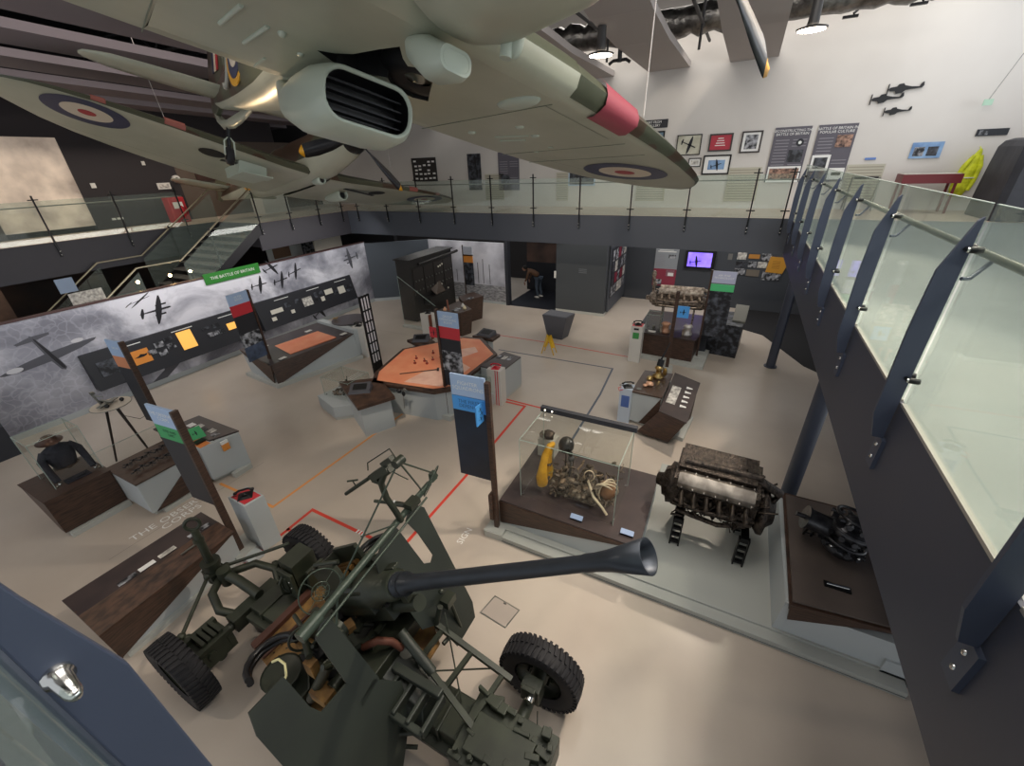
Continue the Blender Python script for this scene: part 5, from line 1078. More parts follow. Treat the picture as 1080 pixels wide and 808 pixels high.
b = MB(mat('peach_alloy', '#e0b090', .4, metal=.3)); b.ball((-1.08, 8.38, .86), (.09, .06, .05), 12, 8, jit=.2); b.ball((-1.16, 8.32, .84), (.05, .05, .03), 10, 6); single('metal_casting', b, 'pale peach metal casting at the front of the walnut pedestal', 'engine part', at=(-1.1, 8.35, .81))
b = MB(glass); b.box(-.94, -.78, 8.3, 8.7, .812, 1.15); single('glass_box', b, 'small clear cover at the right of the bronze pieces', 'glass case', at=(-.86, 8.5, .81))
b = MB(steel); b.cyl((-1.25, 8.15, .811), (-1.25, 8.15, .82), .05, n=20); single('round_caption', b, 'small round silver caption disc on the walnut pedestal corner', 'caption', at=(-1.25, 8.15, .81))
t = thing('phone_pedestal', 'pale blue-grey pedestal with a blue label left of the bronze pieces pedestal', 'pedestal', (-1.5, 8.05, 0))
b = MB(mat('pale_blue_board2', '#b8c3d2', .5)); b.box(-1.62, -1.36, 7.98, 8.25, 0, .84); part('body', b, t)
b = MB(mat('label_blue', '#4a66a8', .5)); b.box(-1.57, -1.4, 7.972, 7.98, .4, .68); part('label', b, t, 'blue label')
phone(-1.48, 8.1, .842, .5, black, 'black telephone on the pale blue-grey pedestal')
b = MB(red); b.tube([(-1.6, 8.02, .85), (-1.66, 7.98, .84), (-1.62, 7.93, .8), (-1.55, 7.95, .83)], .008, 6); single('red_cord', b, 'short curl of red cord beside the blue-labelled pedestal telephone', 'cord', at=(-1.6, 8, .84))

# --- the long grey floor platform with three exhibits ------------------------------------
b = MB(mat('platform_grey', '#a8aaa5', .45)); b.prism([(-2.68, 3.9), (-2.36, 3.92), (-2.38, 4.05), (2.6, 4.05), (2.6, 6.7), (-.45, 6.7), (-.45, 5.75), (-2.6, 5.75)], 0, .13); b.box(-2.36, 2.52, 3.9, 4.05, 0, .10); b.use(mat('platform_shadow_gap', '#5d6260', .5)); b.box(-2.36, 2.52, 3.89, 3.9, 0.03, .036)
single('floor_platform', b, 'long low grey platform carrying the glass case, the burnt engine and the round engine', 'platform', at=(0, 5, 0), bevel=.004)
t = plinth('case_plinth', [(-2.5, 4.15), (-.38, 4.15), (-.4, 5.72), (-2.55, 5.72)], .0, .6, .13, 'large dark-topped plinth under the big glass case, walnut triangle on its grey front', 'display plinth',
    wood_tris=[[(-2.5, 4.15, .57), (-.4, 4.15, .57), (-2.5, 4.15, .14)], [(-2.51, 4.15, .57), (-2.54, 5.7, .57), (-2.51, 4.15, .14)]])
t = case('glass_case', -2.25, -.8, 4.38, 5.28, .6, 1.66, 'large glass case holding aircraft wreckage and a yellow life vest', topbar=(-2.28, -.76, 5.22, 5.3, 1.66, 1.74))
ash = mat('wreck_ash', '#3d362f', .7, metal=.2, hex2='#7b6c5c', nscale=12); pale = mat('wreck_pale', '#6b6052', .6, hex2='#4a4238', nscale=10)
debris('crash_wreckage', (-1.45, 4.85, .63), (.55, .3, .4), 190, [ash, met2, pale, met, ash, met], 'tangled grey and brown crash wreckage filling the large glass case', 21, s0=.02, s1=.08)
b = MB(ash); secs = []
for x, r in ((-1.95, .05), (-1.7, .16), (-1.3, .2), (-1.0, .16), (-.9, .04)): secs.append([(x, 4.85 + r*1.2*math.cos(a), .61 + max(0, r*.8*math.sin(a))) for a in [k*PI/8 for k in range(16)]])
b.loft(secs); single('wreck_panel', b, 'crumpled dark metal skin under the tangled wreckage', 'wreckage', at=(-1.4, 4.85, .61))
t = thing('leather_harness', 'tan bundle with pale straps and tubing at the right end of the wreckage', 'equipment bundle', (-1.02, 4.85, .62))
b = MB(mat('tan_leather', '#8a5f3e', .6, hex2='#6e4a30', nscale=6)); b.ball((-1.02, 4.8, .82), (.13, .12, .17), 14, 10, jit=.05); part('bundle', b, t)
for k in range(4):
    b = MB(mat('canvas_strap', '#c4b49a', .7)); a0 = .5*k; b.tube([(-1.02 + .15*math.cos(a + a0*.3) * math.sin(a0 + .6), 4.8 + .15*math.cos(a + a0)*.9, .83 + .19*math.sin(a)) for a in [j*PI/8 for j in range(16)]], .013, 6, closed=True); part('strap', b, t)
b = MB(mat('canvas_strap', '#c4b49a')); b.tube([(-1.3, 4.75, .95), (-1.15, 4.55, .85), (-1.0, 4.5, .75), (-.92, 4.48, .66)], .02, 8); b.lathe((-1.3, 4.8, 1.0), (.2, -.6, .5), [(.07, 0), (.085, .02), (.07, .04)], 16); part('tube', b, t)
b = MB(pale); b.lathe((-1.18, 4.6, .72), (.3, -.8, .3), [(.04, 0), (.075, .02), (.04, .05)], 14); b.lathe((-1.5, 4.72, .98), (.1, -.6, .6), [(.05, 0), (.075, .01), (.05, .02)], 14); single('metal_ring', b, 'pale metal instrument rings in front of the tan bundle', 'wreckage', at=(-1.2, 4.6, .72))
t = thing('life_vest', 'bright yellow inflatable life vest hanging at the left end of the glass case', 'life vest', (-1.93, 4.72, .7))
ym = mat('life_vest_yellow', '#d6a11c', .55, hex2='#b9850f', nscale=7, bump=.5, bscale=14)
for s in (-1, 1):
    b = MB(ym); b.tube([(-1.93, 4.72 + .02*s, 1.42), (-1.95, 4.72 + .07*s, 1.3), (-1.97, 4.7 + .10*s, 1.1), (-1.98, 4.68 + .11*s, .92), (-1.97, 4.67 + .09*s, .8), (-1.95, 4.68 + .05*s, .75)], [.03, .055, .06, .085, .09, .05], 12); part('lobe', b, t)
b = MB(ym); b.tube([(-1.93, 4.64, 1.3), (-1.9, 4.68, 1.45), (-1.88, 4.76, 1.44), (-1.93, 4.8, 1.3)], .04, 10); part('collar', b, t)
b = MB(mat('strap_olive', '#8a7430', .7)); b.tube([(-1.88, 4.62, .98), (-1.85, 4.7, .97), (-1.88, 4.79, .98)], .012, 6); part('strap', b, t)
t = thing('flying_helmet', 'black leather flying helmet with oxygen mask on a stand in the large case', 'flying helmet', (-1.72, 4.92, 1.2))
b = MB(mat('black_leather', '#15140f', .4, hex2='#24221c', nscale=8)); b.ball((-1.72, 4.92, 1.36), (.12, .13, .14), 16, 12); b.ball((-1.62, 4.84, 1.28), (.04, .035, .05), 10, 8); b.ball((-1.7, 5.05, 1.34), (.04, .03, .05), 10, 8); part('shell', b, t)
b = MB(mat('mask_grey', '#4a4a4a', .5)); b.ball((-1.62, 4.86, 1.18), (.05, .05, .06), 10, 8); b.tube([(-1.6, 4.84, 1.14), (-1.6, 4.8, 1.0), (-1.62, 4.82, .85), (-1.6, 4.8, .65)], .018, 8); part('oxygen_mask', b, t)
b = MB(blackm); b.cyl((-1.72, 4.92, .61), (-1.72, 4.92, 1.26), .01); b.cyl((-1.72, 4.92, .605), (-1.72, 4.92, .62), .07); part('stand', b, t)
b = MB(dgreen); b.ball((-2.05, 4.98, .72), (.08, .14, .11), 12, 8, jit=.1); single('dark_pouch', b, 'dark brown pouch behind the yellow life vest', 'equipment', at=(-2.05, 4.98, .62))
t = thing('engine_block_relic', 'small upright pale fragment block with dark rock on it behind the life vest', 'display block', (-2.32, 5.55, .6))
b = MB(mat('pale_block', '#b4b1a8', .5)); b.box(-2.42, -2.12, 5.42, 5.66, .6, .95); part('body', b, t)
b = MB(met); b.ball((-2.27, 5.54, 1.0), (.12, .11, .07), 12, 8, jit=.2); b.use(pale); b.lathe((-2.36, 5.52, .96), (0, 0, 1), [(.06, 0), (.07, .04), (.03, .1), (0, .11)], 10); part('relic', b, t)
for x, y, l in ((-1.3, 4.27, 'small angled caption bracket in front of the large glass case, middle'), (-.58, 4.3, 'small angled caption bracket at the right corner of the dark plinth')):
    b = MB(blackm); b.box(x - .09, x + .09, y - .03, y + .03, .6, .63); b.use(mat('caption_blue', '#8fa3c4', .4)); b.ext([(x - .09, y - .035, .63), (x + .09, y - .035, .63), (x + .09, y + .03, .66), (x - .09, y + .03, .66)], (0, 0, .006)); single('caption_bracket', b, l, 'caption', at=(x, y, .6))
# burnt engine
bk = mat('burnt_black_metal', '#1d1916', .45, metal=.6, hex2='#4a4039', nscale=16, bump=.7, bscale=30); bp_ = mat('burnt_pipe_metal', '#241f1b', .45, metal=.6, hex2='#574c42', nscale=22); bw = mat('scorched_cover', '#5c5650', .42, metal=.7, hex2='#8d867e', nscale=5)
ME = Matrix.Translation((.40, 5.2, .92)) @ Matrix.Rotation(-.03, 4, 'Z') @ Matrix.Rotation(math.radians(8), 4, 'X') @ Matrix.Diagonal((.74, 1.15, 1.12, 1))
t = v12('burnt_engine', ME, 1.5, 'blackened wartime vee aero engine recovered from a crash, on two black trestles', bw, bk, bp_, 8, wreck=True, junk=320)
b = MB(bw); b.box(-.62, .6, -.16, .16, .1, .4, M=Matrix.Rotation(math.radians(62), 4, 'X') @ Matrix.Translation((0, 0, -.02)))
t2 = thing('engine_trestle', 'black slotted steel trestle under the left end of the burnt engine', 'trestle', (.05, 4.85, .13))
def trestle(t, x):
    b = MB(blackm)
    for yy in (4.88, 5.5):
        b.box(x - .07, x - .05, yy - .04, yy + .04, .13, .62); b.box(x + .05, x + .07, yy - .04, yy + .04, .13, .62)
        for z in (.17, .3, .43, .56): b.box(x - .05, x + .05, yy - .03, yy + .03, z, z + .035)
    part('frame', b, t)
    b = MB(blackm); b.box(x - .05, x + .05, 4.85, 5.55, .6, .64); part('crossbar', b, t)
trestle(t2, .02)
t2 = thing('engine_trestle', 'black slotted steel trestle under the right end of the burnt engine', 'trestle', (.86, 4.85, .13)); trestle(t2, .86)
# round engine plinth
t = thing('engine_plinth', 'dark-topped walnut plinth beneath the round engine at the right edge', 'display plinth', (1.8, 4.9, 0))
b = MB(greyp); b.box(1.36, 2.5, 4.2, 6.0, .13, .44); part('body', b, t)
zt = lambda y: .75 
b = MB(wood); b.ext([(1.31, 3.985, .72), (2.33, 4.10, .72), (1.36, 4.05, .38)], (0, .012, 0)); b.hexa([(1.36, 4.12, .4), (2.4, 4.18, .6), (2.3, 5.9, .6), (1.36, 5.9, .6), (1.30, 3.98, .71), (2.32, 4.1, .71), (2.28, 5.95, .73), (1.32, 5.95, .73)]); part('wood_rim', b, t)
b = MB(mat('brown_glass_top', '#5c534e', .28, hex2='#675d57', nscale=2)); b.prism([(1.33, 4.02), (2.3, 4.13), (2.26, 5.9), (1.36, 5.9)], .72, .745); part('top', b, t)
b = MB(greyp); b.hexa([(1.26, 4.08, .13), (1.36, 4.08, .13), (1.36, 5.9, .13), (1.26, 5.9, .13), (1.28, 4.04, .66), (1.34, 4.04, .66), (1.34, 5.9, .66), (1.28, 5.9, .66)]); part('side_panel', b, t)
b = MB(greyp); b.box(1.3, 2.5, 4.08, 4.2, .0, .56); b.box(2.3, 2.6, 4.05, 4.4, 0, .3); part('front_panel', b, t)
b = MB(chrome); b.cyl((1.68, 4.42, .765), (1.9, 4.44, .765), .018); b.use(blackm); b.box(1.66, 1.92, 4.38, 4.46, .745, .76); single('caption_bracket', b, 'silver caption tube on the dark plinth in front of the round engine', 'caption', at=(1.8, 4.42, .745))
rm = mat('radial_black', '#26262a', .3, metal=.6, hex2='#454548', nscale=12)
MR = Matrix.Translation((1.88, 5.0, 1.02)) @ Matrix.Rotation(math.radians(12), 4, 'Y') @ Matrix.Rotation(math.radians(-12), 4, 'X')
t = thing('round_engine', 'black radial-finned engine unit standing on the dark plinth by the column', 'aero engine', M=MR)
b = MB(rm); b.lathe((0, 0, -.22), (0, 0, 1), [(0, 0), (.16, 0), (.2, .04), (.2, .1), (.14, .13), (.15, .22), (.22, .26), (.24, .32), (.2, .38), (.12, .42), (.1, .5), (0, .52)], 28); part('casing', b, t, local=True)
for k in range(3):
    b = MB(rm); z = -.12 + .17*k
    for j in range(12):
        a = j*PI/6; b.cyl((.19*math.cos(a), .19*math.sin(a), z), (.26*math.cos(a), .26*math.sin(a), z), .032, n=8)
    b.tube([(.22*math.cos(a), .22*math.sin(a), z + .07) for a in [j*PI/12 for j in range(24)]], .018, 8, closed=True); part('cylinder_ring', b, t, local=True)
b = MB(rm); b.cyl((-.2, .02, .02), (-.44, .04, .02), .13, n=20); b.cyl((-.44, .04, .02), (-.46, .04, .02), .15, n=20); b.cyl((-.46, .04, .02), (-.56, .04, .02), .03); part('side_drum', b, t, local=True)
b = MB(chrome); [b.ball((.25*math.cos(a), .25*math.sin(a), -.1), .018, 8, 6) for a in (0.2, 1.4, 2.7, 4, 5.2)]; part('bolt', b, t, local=True)
b = MB(blackm); b.cyl((1.92, 5.05, .75), (1.92, 5.05, 1.0), .05); b.cyl((1.92, 5.05, .746), (1.92, 5.05, .77), .16, n=24)
b.tube([(1.55, 5.3, .75), (1.5, 5.1, .8), (1.55, 5.05, 1.12)], .015, 6); b.tube([(1.63, 5.3, .75), (1.58, 5.1, .8), (1.63, 5.05, 1.12)], .015, 6)
for k in range(5): b.cyl((1.51, 5.08, .85 + .06*k), (1.61, 5.08, .85 + .06*k), .008, n=6)
single('engine_stand', b, 'black pedestal stand and small ladder bracket under the round engine', 'stand', at=(1.92, 5.05, .75))
# floor hatch
b = MB(steel); b.prism([(-2.08, 2.76), (-1.68, 2.72), (-1.62, 3.02), (-2.02, 3.06)], 0, .004); b.use(mat('hatch_fill', '#a89d94', .4)); b.prism([(-2.065, 2.775), (-1.695, 2.735), (-1.635, 3.005), (-2.005, 3.045)], .004, .006); b.use(chrome); b.box(-1.86, -1.82, 3.0, 3.02, .006, .008); single('floor_hatch', b, 'small square steel-edged socket hatch in the pale floor beside the gun', 'floor hatch', at=(-1.85, 2.9, 0))
# ------------------------------------------------------------------ anti-aircraft gun
og = mat('olive_gun_paint', '#24281f', .45, metal=.15, hex2='#34392d', nscale=3, detail=5); og2 = mat('dark_green_shield_paint', '#262b26', .5, hex2='#2d332c', nscale=2); gm_ = mat('gunmetal_barrel', '#33373d', .38, metal=.55, hex2='#3d424a', nscale=3)
rust = mat('rusty_deck', '#5f4426', .7, hex2='#94703c', nscale=7); rub = mat('tyre_rubber', '#17161a', .75); grn = mat('pale_green_tube', '#3b473d', .4, metal=.2)
G = thing('anti_aircraft_gun', 'large olive green wheeled anti-aircraft gun with raised dark barrel and two shields, filling the foreground', 'artillery gun', (-2.6, 1.45, 0))
# wheels with block tread
def tyre(y_in, c, r=.44, w=.23):
    b = MB(rub); x, y, z = c; s = 1 if y_in > y else -1
    prof = [(r*.60, -w*.42), (r*.72, -w*.5), (r*.9, -w*.5), (r*.97, -w*.42), (r*.985, -w*.2), (r*.985, w*.2), (r*.97, w*.42), (r*.9, w*.5), (r*.72, w*.5), (r*.6, w*.42)]
    b.lathe(c, (0, 1, 0), prof, 44)
    for i in range(44):
        a = 2*PI*i/44
        for k in (-1, 1):
            aa = a + (.07 if k > 0 else 0)
            M = Matrix.Translation(V(c)) @ Matrix.Rotation(-aa, 4, 'Y')
            b.hexa([(r*.95, k*.005, -.012), (r*1.02, k*.005, -.012), (r*1.0, k*w*.5, .008), (r*.90, k*w*.52, .008), (r*.95, k*.005, .016), (r*1.02, k*.005, .016), (r*1.0, k*w*.5, .038), (r*.90, k*w*.52, .038)], M)
    return b
def wheel(c, inner):
    x, y, z = c; s = inner
    w_ = part('wheel', tyre(y + s, c), G, 'black block-tread tyre on an olive rim')
    b = MB(og); b.lathe(c, (0, 1, 0), [(.245, -.09), (.25, -.02), (.16, .0), (.15, .03), (.1, .04), (.09, .08*s), (.0, .09*s)], 28)
    b.lathe(c, (0, 1, 0), [(.25, .09), (.25, .02), (.17, .0)], 28)
    for k in range(8):
        a = k*PI/4; b.cyl((x + .13*math.cos(a), y - .05, z + .13*math.sin(a)), (x + .13*math.cos(a), y + .05, z + .13*math.sin(a)), .014, n=6)
    part('rim', b, w_)
    return w_
RW = .44
for x in (-4.48, -.98):
    wheel((x, .55, RW), 1); wheel((x, 2.24, RW), -1)
# front axle with spring boxes
b = MB(og); b.cyl((-4.48, .72, .45), (-4.48, 2.1, .45), .055, n=14); b.box(-4.56, -4.40, 1.1, 1.7, .36, .56)
part('axle', b, G, bevel=.01)
for y in (.86, 1.96):
    b = MB(og)
    for dx in (-.14, .14): b.box(-4.48 + dx - .03, -4.48 + dx + .03, y - .17, y + .17, .34, .62)
    b.box(-4.66, -4.3, y - .17, y - .11, .42, .56); b.box(-4.66, -4.3, y + .11, y + .17, .42, .56)
    for k in range(4): b.box(-4.6, -4.36, y - .1 + .06*k, y - .06 + .06*k, .6, .66)
    b.cyl((-4.68, y - .08, .5), (-4.28, y - .08, .5), .045, n=12); b.cyl((-4.62, y, .32), (-4.34, y, .32), .05, n=12); b.ball((-4.7, y - .1, .55), .05, 8, 6)
    part('spring_box', b, G)
b = MB(og); b.cyl((-.98, .72, .45), (-.98, 2.1, .45), .06, n=14); b.cbox((-.98, 2.02, .52), (.2, .14, .24)); b.cbox((-.98, .78, .52), (.2, .14, .24)); b.cbox((-.98, 1.93, .62), (.14, .05, .16))
part('axle', b, G, bevel=.008)
b = MB(chrome); b.cyl((-.95, 1.86, .62), (-.95, 1.92, .62), .04, n=14); part('hub_lamp', b, G, 'small bright lens by the rear wheel')
b = MB(og); b.tube([(-.86, 1.88, .5), (-.82, 1.78, .42), (-.72, 1.74, .45)], .006, 5); b.cyl((-.7, 1.74, .42), (-.66, 1.7, .75), .02, n=8); b.cyl((-.84, 1.56, .62), (-.84, 1.56, .8), .05, n=12); part('brake_lever', b, G)
# central girder and rear box
b = MB(og); b.box(-4.3, -.7, 1.28, 1.62, .48, .68); b.box(-4.3, -3.3, 1.2, 1.28, .5, .6); b.box(-3.4, -1.0, 1.2, 1.7, .44, .5); b.cyl((-4.25, 1.45, .58), (-3.2, 1.25, .72), .04, n=10); b.cyl((-4.3, 1.7, .6), (-3.3, 1.8, .7), .03, n=10)
for k in range(7): b.box(-4.1 + .5*k, -4.07 + .5*k, 1.26, 1.64, .46, .7)
part('chassis_beam', b, G, bevel=.006)
b = MB(og); b.box(-1.35, -.55, 1.12, 1.66, .5, .82); b.box(-1.25, -.7, 1.2, 1.5, .82, .9)
rg = random.Random(4)
for k in range(24): b.cbox((rg.uniform(-1.35, -.55), rg.uniform(1.12, 1.66), rg.uniform(.82, .9)), (rg.uniform(.04, .16), rg.uniform(.03, .1), rg.uniform(.02, .08)), R=Matrix.Rotation(rg.uniform(-.3, .3), 4, 'Z'))
for k in range(6): b.cyl((-1.3 + .14*k, 1.18, .82), (-1.3 + .14*k, 1.18, .9), .02, n=8)
part('tool_box', b, G, bevel=.006)
# outriggers
for s, y0 in ((-1, 1.2), (1, 1.7)):
    b = MB(og); b.hexa([(-2.75, y0, .5), (-2.35, y0, .5), (-2.45, y0 + .75*s, .3), (-2.65, y0 + .75*s, .3), (-2.75, y0, .68), (-2.35, y0, .68), (-2.45, y0 + .75*s, .44), (-2.65, y0 + .75*s, .44)])
    b.cyl((-2.55, y0 + .7*s, .08), (-2.55, y0 + .7*s, .6), .04, n=12); b.cyl((-2.55, y0 + .7*s, .0), (-2.55, y0 + .7*s, .06), .15, n=20); part('outrigger', b, G, bevel=.005)
# tow column and drawbar
b = MB(og); b.cyl((-5.2, 1.38, .55), (-5.2, 1.4, .82), .09, n=16); b.cyl((-5.2, 1.4, .82), (-5.22, 1.42, 1.38), .05, .042, n=14); b.cyl((-5.2, 1.4, .8), (-5.2, 1.4, .86), .11, n=16); b.cyl((-5.22, 1.41, 1.2), (-5.22, 1.41, 1.24), .06, n=14)
b.tube([(-5.23 + .075*math.cos(a)*.5, 1.43 + .075*math.cos(a)*.86, 1.46 + .085*math.sin(a)) for a in [k*PI/9 for k in range(18)]], .022, 8, closed=True)
b.cbox((-5.2, 1.4, .66), (.22, .2, .1)); part('tow_column', b, G)
b = MB(og)
b.tube([(-5.1, 1.4, .62), (-4.95, 1.2, .62), (-4.7, 1.12, .56), (-4.5, 1.2, .5)], .05, 10); b.tube([(-5.05, 1.45, .64), (-4.85, 1.72, .64), (-4.6, 1.8, .58), (-4.45, 1.72, .5)], .05, 10); b.cyl((-5.0, 1.42, .55), (-5.0, 1.42, .78), .08, n=14)
b.tube([(-5.0, 1.42, .7), (-4.8, 1.45, .66), (-4.4, 1.45, .62)], .06, 10); part('drawbar', b, G)
b = MB(og); b.cyl((-5.22, 1.34, .68), (-4.75, .72, .58), .022, n=8); b.ball((-4.76, .73, .58), .05, 8, 6); b.ball((-5.18, 1.3, .69), .045, 8, 6); b.cyl((-5.15, 1.46, .7), (-4.55, 2.05, .82), .022, n=8); b.ball((-5.1, 1.5, .71), .045, 8, 6); part('steering_rod', b, G)
b = MB(black); b.cyl((-4.35, 1.42, .2), (-4.35, 1.42, .45), .17, n=24); b.cyl((-4.35, 1.42, .45), (-4.35, 1.42, .5), .12, n=24); part('drum', b, G, 'round black drum under the front girder')
# upright stowage box by the far wheel
b = MB(og); b.box(-4.06, -3.82, 1.64, 1.94, .62, 1.2); b.box(-4.1, -4.06, 1.7, 1.9, .7, 1.12); b.hexa([(-3.8, 1.7, .62), (-3.74, 1.7, .62), (-3.74, 1.98, .62), (-3.8, 1.98, .62), (-3.72, 1.72, 1.1), (-3.68, 1.72, 1.1), (-3.68, 1.94, 1.1), (-3.72, 1.94, 1.1)]); b.box(-4.05, -3.8, 1.58, 1.62, .72, 1.12); b.use(chrome)
for q in range(2): b.ball((-3.84, 1.575, .92 + .1*q), .012, 6, 4)
b.use(og); b.tube([(-3.95, 1.58, .76), (-3.95, 1.52, .82), (-3.95, 1.52, 1.0), (-3.95, 1.58, 1.06)], .016, 6); b.tube([(-4.02, 1.575, .8), (-4.02, 1.575, 1.05), (-3.9, 1.575, 1.05), (-3.9, 1.575, .8)], .012, 6, closed=True); part('stowage_box', b, G, bevel=.03)
# deck and turntable
b = MB(rust); b.prism([(-3.75, .98), (-2.2, .72), (-2.0, 1.3), (-2.0, 1.9), (-2.4, 2.2), (-3.6, 2.1), (-3.8, 1.6)], .7, .73)
b.use(mat('rusty_edge', '#4a2b20', .6)); b.cyl((-3.8, 1.0, .75), (-3.75, 2.05, .75), .02, n=8); b.cyl((-3.55, .95, .77), (-3.5, 1.6, .77), .02, n=8); b.box(-3.78, -3.7, .98, 1.7, .73, .79)
b.use(black)
for k in range(9): b.cyl((-3.6 + .08*(k % 3), 1.05 + .09*(k//3), .73), (-3.6 + .08*(k % 3), 1.05 + .09*(k//3), .733), .01, n=6)
part('deck', b, G)
b = MB(og); b.cyl((-2.75, 1.48, .62), (-2.75, 1.48, .84), .46, n=36); b.cyl((-2.75, 1.48, .84), (-2.75, 1.48, .9), .52, n=36); part('turntable', b, G, bevel=.005)
b = MB(og)
for y in (1.2, 1.9):
    b.ext([(-3.05, y, .88), (-2.35, y, .88), (-2.3, y, 1.2), (-2.45, y, 1.6), (-2.75, y, 1.62), (-3.0, y, 1.2)], (0, .05, 0)); b.cyl((-2.58, y - .05, 1.5), (-2.58, y + .1, 1.5), .11, n=18)
b.cyl((-2.5, 1.0, 1.05), (-2.5, 2.1, 1.05), .06, n=12); b.box(-2.5, -2.2, 1.15, 2.0, .9, 1.1); part('mount_cheeks', b, G, bevel=.008)
# elevating mass in local axis: barrel direction
B0, B1 = V((-2.05, 1.65, 1.96)), V((-.10, 1.67, 3.31)); bd = (B1 - B0).normalized(); side = V((0, 1, 0)); upv = bd.cross(side).normalized() * -1
if upv.z < 0: upv = -upv
MBm = Matrix((bd, side, upv)).transposed().to_4x4(); MBm.translation = B0
LB = (B1 - B0).length
b = MB(gm_); b.lathe((0, 0, 0), (1, 0, 0), [(.0, -.12), (.105, -.12), (.105, -.02), (.085, 0), (.085, .03), (.1, .04), (.1, .07), (.07, .10), (.066, .5), (.055, LB*.62), (.05, LB*.82), (.054, LB*.83), (.054, LB*.86), (.062, LB*.9), (.098, LB), (.088, LB + .002), (.06, LB*.93), (.03, LB*.85), (0, LB*.84)], 32, M=MBm); part('barrel', b, G, 'dark blue-grey barrel with flared muzzle')
b = MB(og)
b.loft([[(x, w*math.cos(a)*(1.15 if abs(math.cos(a)) > .6 else 1), h*math.sin(a)) for a in [k*PI/8 for k in range(16)]] for x, w, h in ((-1.15, .14, .17), (-1.1, .16, .19), (-.35, .16, .19), (-.3, .125, .14), (-.08, .12, .13), (-.06, .1, .11))], M=MBm)
b.box(-1.15, -.4, -.17, .17, -.16, .1, M=MBm); b.box(-.95, -.3, -.11, .11, -.3, -.14, M=MBm); b.cyl((-.95, 0, -.24), (.05, 0, -.22), .07, n=16, M=MBm)
b.box(-.75, -.6, .08, .18, .1, .16, M=MBm); b.box(-.3, -.1, .06, .14, .1, .13, M=MBm); b.cbox((-.04, -.02, -.13), (.08, .07, .09), M=MBm)
b.use(black); b.box(-.34, -.22, -.125, -.118, -.02, .03, M=MBm); b.cyl((-.2, -.1, -.1), (-.2, -.135, -.1), .02, n=8, M=MBm)
part('cradle', b, G, bevel=.006)
b = MB(og)
for s in (-1, 1):
    b.box(-1.0, -.55, s*.13 - .02, s*.13 + .02, .15, .42, M=MBm)
b.box(-1.02, -.98, -.15, .15, .15, .4, M=MBm); b.use(mat('brass_round', '#7a5a30', .35, metal=.8))
for k in range(3): b.cyl((-.95 + .0*k, -.07 + .07*k, .24), (-.6, -.07 + .07*k, .26), .028, n=10, M=MBm)
b.use(og); b.tube([(-.95, -.12, .42), (-.7, -.2, .5), (-.5, -.1, .42)], .02, 6, M=MBm); part('autoloader', b, G)
b = MB(mat('copper_part', '#5e3628', .6, metal=.2)); b.tube([(-2.42, 1.35, 1.2), (-2.28, 1.42, 1.3), (-2.2, 1.5, 1.22), (-2.15, 1.55, 1.08)], .035, 8); b.cyl((-3.05, 1.7, 1.55), (-2.85, 1.75, 1.62), .05, n=10); part('recoil_guard', b, G, 'reddish copper-coloured fittings')
b = MB(og2); b.box(-2.15, -1.6, 1.38, 1.46, .95, 1.02); b.box(-2.2, -1.6, 1.1, 1.16, .85, .92); [b.box(-2.1 + .16*k, -2.06 + .16*k, 1.12, 1.44, .84, .96) for k in range(4)]; b.cyl((-2.2, 1.62, 1.2), (-1.8, 1.55, .95), .05, n=12); b.hexa([(-2.3, 1.25, .6), (-1.7, 1.2, .6), (-1.7, 1.6, .6), (-2.3, 1.7, .6), (-2.3, 1.3, .98), (-1.75, 1.3, .8), (-1.75, 1.55, .8), (-2.3, 1.65, .98)]); part('front_housing', b, G, bevel=.01)
# shields: sloping plates, top leaning back
def sx_(z): return -2.35 + (1.97 - z)*.36
def splate(poly, lab=None, m=og2, th=.014):
    b = MB(m); b.ext([(sx_(z), y, z) for y, z in poly], (th, 0, .004)); b.use(steel)
    ys = [p[0] for p in poly]; zs_ = [p[1] for p in poly]
    part('shield_plate', b, G, lab)
splate([(.42, 1.97), (.68, 1.96), (.70, 1.62), (.74, 1.5), (.98, 1.48), (.98, 1.25), (1.16, 1.28), (1.34, 1.0), (1.30, .85), (1.18, .62), (.9, .35), (.42, .35), (.38, 1.8)])
splate([(.97, 1.97), (1.08, 2.03), (1.13, 2.02), (1.20, 1.24), (.98, 1.2)], 'narrow inner shield leaf')
splate([(1.68, 2.06), (1.93, 2.16), (2.02, 2.12), (2.10, 1.62), (2.18, 1.56), (2.24, 1.60), (2.2, 1.9), (2.14, 2.1), (2.28, 2.2), (2.40, 2.06), (2.42, .78), (2.36, .62), (2.0, .62), (1.92, 1.02), (1.75, 1.15), (1.72, 1.55), (1.62, 1.75)])
b = MB(og)
for y, z in ((.8, .9), (1.1, .7), (2.05, 1.0), (2.3, 1.3)): b.cyl((sx_(z) - .3, y + (.15 if y < 1.5 else -.1), z - .1), (sx_(z), y, z), .02, n=8)
b.cyl((-2.1, .6, .62), (-1.9, 1.2, .62), .03, n=8); b.cyl((-1.95, 1.9, .75), (-1.9, 2.35, .7), .025, n=8)
part('shield_strut', b, G)
